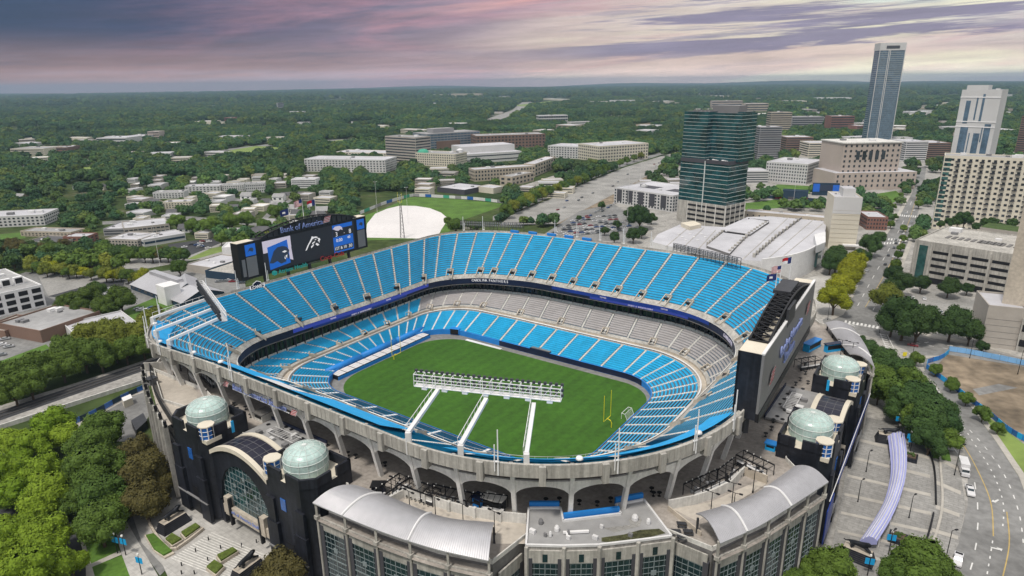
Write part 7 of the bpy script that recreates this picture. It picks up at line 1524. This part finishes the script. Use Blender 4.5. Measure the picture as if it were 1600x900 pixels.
def bar(label,x,y,L,rz,seed):
    o=thing('concourse_bar',label,'bar',(0,0,0),'dark framed drink bars on the concourse'); r=random.Random(seed); D=3.4
    mb=MB()
    for i in range(int(L/3)+1):
        for s in(-D/2,D/2): mb.beam((-L/2+i*L/int(L/3),s,0),(-L/2+i*L/int(L/3),s,3.0),.16)
    for s in(-D/2,D/2): mb.beam((-L/2,s,3.0),(L/2,s,3.0),.28)
    for i in range(int(L/1.5)+1): mb.beam((-L/2+i*L/int(L/1.5),-D/2,3.05),(-L/2+i*L/int(L/1.5),D/2,3.05),.09)
    mb.build('pergola_frame','black',o)
    mb=MB(); mb.bx(-L/2+.4,L/2-.4,-D/2+.1,-D/2+.7,0,1.15); mb.build('counter','dark_steel',o); mb=MB(); mb.bx(-L/2+.3,L/2-.3,-D/2+0,-D/2+.8,1.15,1.22); mb.build('countertop','white_dirty',o)
    for i in range(int(L/1.3)):
        x_=-L/2+.8+i*1.3; mb=MB(); mb.tube([(x_,-D/2-.5,0),(x_,-D/2-.5,.75)],.07,5); mb.lathe((x_,-D/2-.5,.75),[(0,0),(.24,.02),(.24,.1),(0,.1)],8); mb.build('stool','black',o)
    mb=MB()
    for i in range(int(L*1.2)): mb=MB(); x_=r.uniform(-L/2+.5,L/2-.5); y_=r.uniform(-.6,1.2); h_=r.uniform(.5,1.9); mb.bx(x_-.3,x_+.3,y_-.25,y_+.25,0,h_); mb.build('appliance','car%d'%r.randrange(4),o)
    mb=MB(); 
    for i in range(int(L/2)): mb.lathe((-L/2+1+i*2,D/2,3.15),[(0,0),(.14,.02),(.14,.26),(0,.3)],6)
    mb.build('string_lamps','lamp_lens',o)
    o.location=W(x,y,CZ); o.rotation_euler=(0,0,rz)
hd=lambda a,b: math.atan2((W(*b,CZ)-W(*a,CZ)).y,(W(*b,CZ)-W(*a,CZ)).x)
bar('dark framed bar at the corner left of the front concourse ramp',613,773,9,hd((596,785),(628,762)),1)
bar('long dark framed bar along the wall of the left ramp',655,776,11,hd((632,768),(676,785)),2); bar('dark framed bar between two columns above the left ramp wall',712,788,14,hd((682,782),(742,796)),3)
bar('dark bar under the pale awning at the end of the left ramp',772,796,6,hd((757,794),(788,798)),4); bar('dark framed bar along the wall of the right ramp',1102,766,12,hd((1076,776),(1128,752)),5); bar('dark framed bar at the bend of the right ramp',1143,744,8,hd((1130,754),(1154,735)),6); bar('dark framed bar across the head of the right ramp',1178,734,9,hd((1160,726),(1196,744)),7)
bar('dark framed bar below the upper right scoreboard corner',1262,574,9,hd((1245,578),(1280,572)),8); bar('dark bar beside the concourse wall under the left rim',332,596,12,hd((316,578),(350,612)),9); bar('dark bar with screens between the left columns',312,572,8,hd((302,560),(322,584)),10)
def booth(label,x,y,rz,w,dp,h,m,rm):
    o=thing('concourse_booth',label,'booth',(0,0,0),'small booths on the concourse'); mb=MB(); mb.bx(-w/2,w/2,-dp/2,dp/2,0,h); mb.build('body',m,o); mb=MB(); mb.bx(-w/2-.3,w/2+.3,-dp/2-.3,dp/2+.3,h,h+.2); mb.build('roof',rm,o); mb=MB(); mb.bx(-w/2+.3,w/2-.3,-dp/2-.04,-dp/2+.04,1.0,h-.4); mb.build('hatch','black',o); o.location=W(x,y,CZ); o.rotation_euler=(0,0,rz)
booth('pale square booth with grey top between the left columns',413,654,ANG,4,4,2.4,'concrete_pale','concrete_dark'); booth('blue drink booth beside the column above the left ramp',749,790,ANG,2.4,2.2,2.6,'paint_blue','navy'); booth('pale awning booth at the right end of the left ramp bars',772,793,ANG+.1,5,2.6,2.8,'dark_steel','concrete_pale'); booth('blue booth close behind the right black tower',1204,702,ANG,2.6,2.0,2.0,'paint_sky','paint_blue'); booth('dark blue bin group at the left end of the left ramp bars',592,770,ANG+.6,3,2.4,2.4,'navy','black'); booth('blue walled stall under the grey canopy behind the scoreboard',1268,545,ANG+1.3,9,2.4,3,'paint_sky','paint_blue'); booth('blue walled stall beside the inner edge of the grey canopy',1303,548,ANG+.9,8,1.6,3,'paint_sky','navy'); booth('grey machine box on the ramp floor left of the far gate tower',238,600,ANG,2.5,2.5,2.2,'grey_panel','dark_steel')
tw=MB(); P=[W(x,y,CZ) for x,y in[(262,572),(284,566),(292,572),(270,580)]]; tw.prism(P,CZ,CZ+2.2); tag(tw.build('covered_stack','white_dirty'),'stack under white sheeting at the left corner of the concourse','covered stack')
dumpster=MB(); P=[W(x,y,GZ) for x,y in[(207,668),(226,656),(232,668),(215,684)]]; dumpster.prism(P,GZ,GZ+3,0,1); tag(dumpster.build('dock_bin',['black_stone','dark_steel']),'open black walled bin enclosure beside the lower left trees','bin enclosure')
hut=MB(); P=[W(x,y,GZ) for x,y in[(192,632),(206,626),(209,632),(195,638)]]; hut.prism(P,GZ,GZ+3,0,1); tag(hut.build('guard_hut',['cream','white_dirty']),'small cream hut beside the dark teal fence','hut')
pyl=thing('lattice_tower','grey steel lattice pylon standing in the white covered practice field','pylon',W(629,370)); b_=W(629,372); mb=MB()
for sx in(-1,1):
    for sy in(-1,1): mb.beam(b_+Vector((sx*1.6,sy*1.6,0)),b_+Vector((sx*.5,sy*.5,28)),.2)
for i in range(9):
    z=i*3; w_=1.6-1.1*i/9; w2=1.6-1.1*(i+1)/9
    for a_,c_ in(((-1,-1),(1,-1)),((1,-1),(1,1)),((1,1),(-1,1)),((-1,1),(-1,-1))): mb.beam(b_+Vector((a_[0]*w_,a_[1]*w_,z)),b_+Vector((c_[0]*w2,c_[1]*w2,z+3)),.12)
mb.build('lattice','dark_steel',pyl)
gp=thing('goalpost','thin yellow goalpost at the far left side of the practice field','goalpost',W(625,320)); b_=W(625,320); mb=MB(); mb.tube([b_,b_+ZZ*3],.2,6); mb.beam(b_+ZZ*3-U*2.8,b_+ZZ*3+U*2.8,.25); [mb.beam(b_+ZZ*3+U*2.8*s,b_+ZZ*13+U*2.8*s,.22) for s in(-1,1)]; mb.build('frame','yellow',gp)
ys=MB(); b_=W(1413,558); ys.box(b_+ZZ*1.5,(.9,0,0),(0,.06,0),(0,0,.9)); ys.beam(b_,b_+ZZ*1.5,.15); tag(ys.build('yellow_sign','yellow'),'small bright yellow sign at the corner of the crossing','sign')
# ================================================================ SKY, AIR, SUN, CAMERA
wd=bpy.data.worlds.new('World'); sc.world=wd; wd.use_nodes=True; nt=wd.node_tree; nd=nt.nodes; lk=nt.links; bg=nd['Background']
SUN_EL=R(62); SUN_AZ=R(215)      # compass style azimuth measured from +Y towards +X
def math_(op,a,b=None,c=None,clamp=False):
    n=nd.new('ShaderNodeMath'); n.operation=op; n.use_clamp=clamp
    for i,v in enumerate((a,b,c)):
        if v is None: continue
        if isinstance(v,(int,float)): n.inputs[i].default_value=v
        else: lk.new(v,n.inputs[i])
    return n.outputs[0]
def ramp_(f,st):
    n=nd.new('ShaderNodeValToRGB'); lk.new(f,n.inputs[0]); e=n.color_ramp.elements
    while len(e)<len(st): e.new(.5)
    for i,(p,c) in enumerate(st): e[i].position=p; e[i].color=(*c,1)
    return n.outputs[0]
def mixc(f,a,b):
    n=nd.new('ShaderNodeMix'); n.data_type='RGBA'; lk.new(f,n.inputs[0]) if not isinstance(f,(int,float)) else setattr(n.inputs[0],'default_value',f)
    for i,v in((6,a),(7,b)):
        if isinstance(v,tuple): n.inputs[i].default_value=(*v,1)
        else: lk.new(v,n.inputs[i])
    return n.outputs[2]
def rng_(v,a,b,c=0,d=1):
    n=nd.new('ShaderNodeMapRange'); n.interpolation_type='SMOOTHSTEP'; lk.new(v,n.inputs[0]); n.inputs[1].default_value=a; n.inputs[2].default_value=b; n.inputs[3].default_value=c; n.inputs[4].default_value=d; return n.outputs[0]
sky=nd.new('ShaderNodeTexSky'); sky.sky_type='NISHITA'; sky.sun_disc=False; sky.sun_elevation=SUN_EL; sky.sun_rotation=SUN_AZ; sky.air_density=1.2; sky.dust_density=2.0
tc=nd.new('ShaderNodeTexCoord'); sp=nd.new('ShaderNodeSeparateXYZ'); lk.new(tc.outputs['Generated'],sp.inputs[0]); X,Y,Z=sp.outputs
el=math_('MAXIMUM',Z,.0); az=math_('ARCTAN2',X,Y)
def noise(sx,sy,scale,det,ox=0,shear=0,rough=.55,dist=0):
    cb=nd.new('ShaderNodeCombineXYZ'); lk.new(math_('MULTIPLY',az,sx),cb.inputs[0]); e2=math_('ADD',math_('MULTIPLY',el,sy),math_('MULTIPLY',az,shear)); lk.new(math_('ADD',e2,ox),cb.inputs[1]); cb.inputs[2].default_value=ox*1.7
    n=nd.new('ShaderNodeTexNoise'); n.inputs['Scale'].default_value=scale; n.inputs['Detail'].default_value=det; n.inputs['Roughness'].default_value=rough; n.inputs['Distortion'].default_value=dist; lk.new(cb.outputs[0],n.inputs['Vector']); return n.outputs[0]
f_az=math_('ADD',math_('MULTIPLY',az,.72),.5,clamp=True)      # 0 left .. 1 right
f_wob=math_('ADD',f_az,math_('MULTIPLY',math_('SUBTRACT',noise(1.3,8,1.6,5,3.1,-.8),.5),.34),clamp=True)
hi=ramp_(f_wob,[(0,(.022,.045,.115)),(.16,(.040,.052,.13)),(.33,(.17,.14,.22)),(.48,(.36,.28,.34)),(.62,(.66,.52,.50)),(.8,(.80,.72,.62)),(1,(.62,.62,.66))])
lo=ramp_(f_wob,[(0,(.34,.21,.21)),(.2,(.40,.26,.26)),(.42,(.50,.34,.36)),(.6,(.78,.60,.52)),(.8,(.86,.64,.56)),(1,(.78,.55,.54))])
base=mixc(rng_(el,.008,.075),lo,hi)
# soft pink and slate patches on the left and centre
pk=rng_(noise(1.1,9,1.7,7,7.7,-.7,.62,.5),.46,.66); base=mixc(math_('MULTIPLY',pk,math_('MULTIPLY',rng_(az,-.62,-.15),.60)),base,(.62,.30,.36))
sl2=rng_(noise(1.2,12,1.5,8,27.3,-.5,.66,.6),.50,.64); base=mixc(math_('MULTIPLY',sl2,math_('MULTIPLY',rng_(az,.12,-.25),.62)),base,(.105,.12,.20))
# cream openings to the right
yel=rng_(noise(.9,10,1.5,6,15.2,-.35),.42,.56); base=mixc(math_('MULTIPLY',yel,math_('MULTIPLY',rng_(az,-.06,.28),.85)),base,(.98,.93,.68))
grn=rng_(noise(1.3,14,1.7,6,44.0,-.8),.55,.68); base=mixc(math_('MULTIPLY',grn,math_('MULTIPLY',rng_(az,.1,.4),math_('MULTIPLY',rng_(el,.05,.1),.6))),base,(.62,.80,.80))
rd=rng_(noise(1.2,15,1.6,6,63.0,-.9,.6,.4),.54,.68); base=mixc(math_('MULTIPLY',rd,math_('MULTIPLY',rng_(az,-.2,.05),.60)),base,(.90,.47,.42))
# broken purple-grey bars of cloud to the right
st1=rng_(noise(.62,14,2.0,9,2.4,-.50,.66,.35),.50,.565); base=mixc(math_('MULTIPLY',st1,math_('MULTIPLY',rng_(az,-.10,.18),math_('MULTIPLY',rng_(el,.016,.042),.95))),base,(.25,.22,.34))
st4=rng_(noise(1.4,38,2.1,9,12.9,-1.2,.7,.3),.54,.62); base=mixc(math_('MULTIPLY',st4,math_('MULTIPLY',rng_(az,-.05,.25),math_('MULTIPLY',rng_(el,.03,.06),.7))),base,(.33,.30,.40))
st3=rng_(noise(1.3,30,1.6,7,33.4,.3,.62,.3),.50,.62); base=mixc(math_('MULTIPLY',st3,math_('MULTIPLY',rng_(el,.055,.012),.50)),base,(.36,.31,.38))
tex=noise(3.0,40,2.2,9,51.0,-1.6,.68,.3); base_v=nd.new('ShaderNodeVectorMath'); base_v.operation='SCALE'; lk.new(base,base_v.inputs[0]); lk.new(rng_(tex,.3,.7,.86,1.13),base_v.inputs['Scale']); base=base_v.outputs[0]
gl_=nd.new('ShaderNodeVectorMath'); gl_.operation='SCALE'; lk.new(base,gl_.inputs[0]); lk.new(rng_(el,.030,.002,1.0,1.7),gl_.inputs['Scale']); base=gl_.outputs[0]
zen=rng_(el,.13,.42); ovc=mixc(rng_(noise(2,3,2.2,5,9.9),.35,.65),(.72,.72,.76),(.98,.96,.94)); base=mixc(zen,base,ovc)
vm=nd.new('ShaderNodeVectorMath'); vm.operation='SCALE'; lk.new(base,vm.inputs[0]); vm.inputs['Scale'].default_value=10.0
fin=mixc(.90,sky.outputs[0],vm.outputs[0]); lk.new(fin,bg.inputs['Color']); bg.inputs['Strength'].default_value=.1
# one closed box of pale air
mb=MB(); mb.bx(-20500,20500,-600,20500,1.0,225); hz=mb.build('haze','white'); hz['kind']='stuff'; hz['label']='thin pale air haze over the whole landscape'
hm=bpy.data.materials.new('haze'); hm.use_nodes=True; n=hm.node_tree.nodes; b=n['Principled BSDF']; n.remove(b); pv=n.new('ShaderNodeVolumePrincipled'); pv.inputs['Color'].default_value=(.37,.53,.70,1); pv.inputs['Density'].default_value=8.2e-5; pv.inputs['Anisotropy'].default_value=.2
hm.node_tree.links.new(pv.outputs[0],n['Material Output'].inputs['Volume']); hz.data.materials.clear(); hz.data.materials.append(hm)
sl_=bpy.data.lights.new('sun','SUN'); sl_.energy=2.6; sl_.angle=R(7); sl_.color=(1,.93,.84); so_=bpy.data.objects.new('sun',sl_); COL.objects.link(so_)
sd=Vector((sin(SUN_AZ)*cos(SUN_EL),cos(SUN_AZ)*cos(SUN_EL),sin(SUN_EL))); so_.rotation_euler=sd.to_track_quat('Z','Y').to_euler(); so_.location=sd*300
cam=bpy.data.cameras.new('camera'); cam.sensor_width=36; cam.lens=FPX/1600*36; cam.clip_start=1; cam.clip_end=60000; co=bpy.data.objects.new('camera',cam); COL.objects.link(co)
M=Matrix.Identity(4)
for i in range(3): M[i][0]=R_[i]; M[i][1]=-D_[i]; M[i][2]=-F_[i]; M[i][3]=EYE[i]
co.matrix_world=M; sc.camera=co
sc.view_settings.view_transform='Standard'; sc.view_settings.look='None'; sc.view_settings.exposure=0.12; sc.view_settings.gamma=1; sc.view_settings.use_curve_mapping=False
sc.cycles.use_denoising=True; sc.cycles.max_bounces=6; sc.cycles.diffuse_bounces=3; sc.cycles.glossy_bounces=3; sc.cycles.volume_bounces=0; sc.cycles.transparent_max_bounces=4
dg=bpy.context.evaluated_depsgraph_get()
for o in [o for o in bpy.data.objects if o.type=='FONT']:
    me=bpy.data.meshes.new_from_object(o.evaluated_get(dg)); nm=o.name.split('.')[0]; n_=bpy.data.objects.new(nm,me); COL.objects.link(n_); n_.parent=o.parent; n_.matrix_basis=o.matrix_basis.copy(); bpy.data.objects.remove(o)
print('tallest',max((o.matrix_world@Vector(c)).z for o in bpy.data.objects if o.type=='MESH' and o.name!='haze' for c in o.bound_box))
for k in ('_used','_nw','_h','_wall'):
    for o in bpy.data.objects:
        if k in o: del o[k]
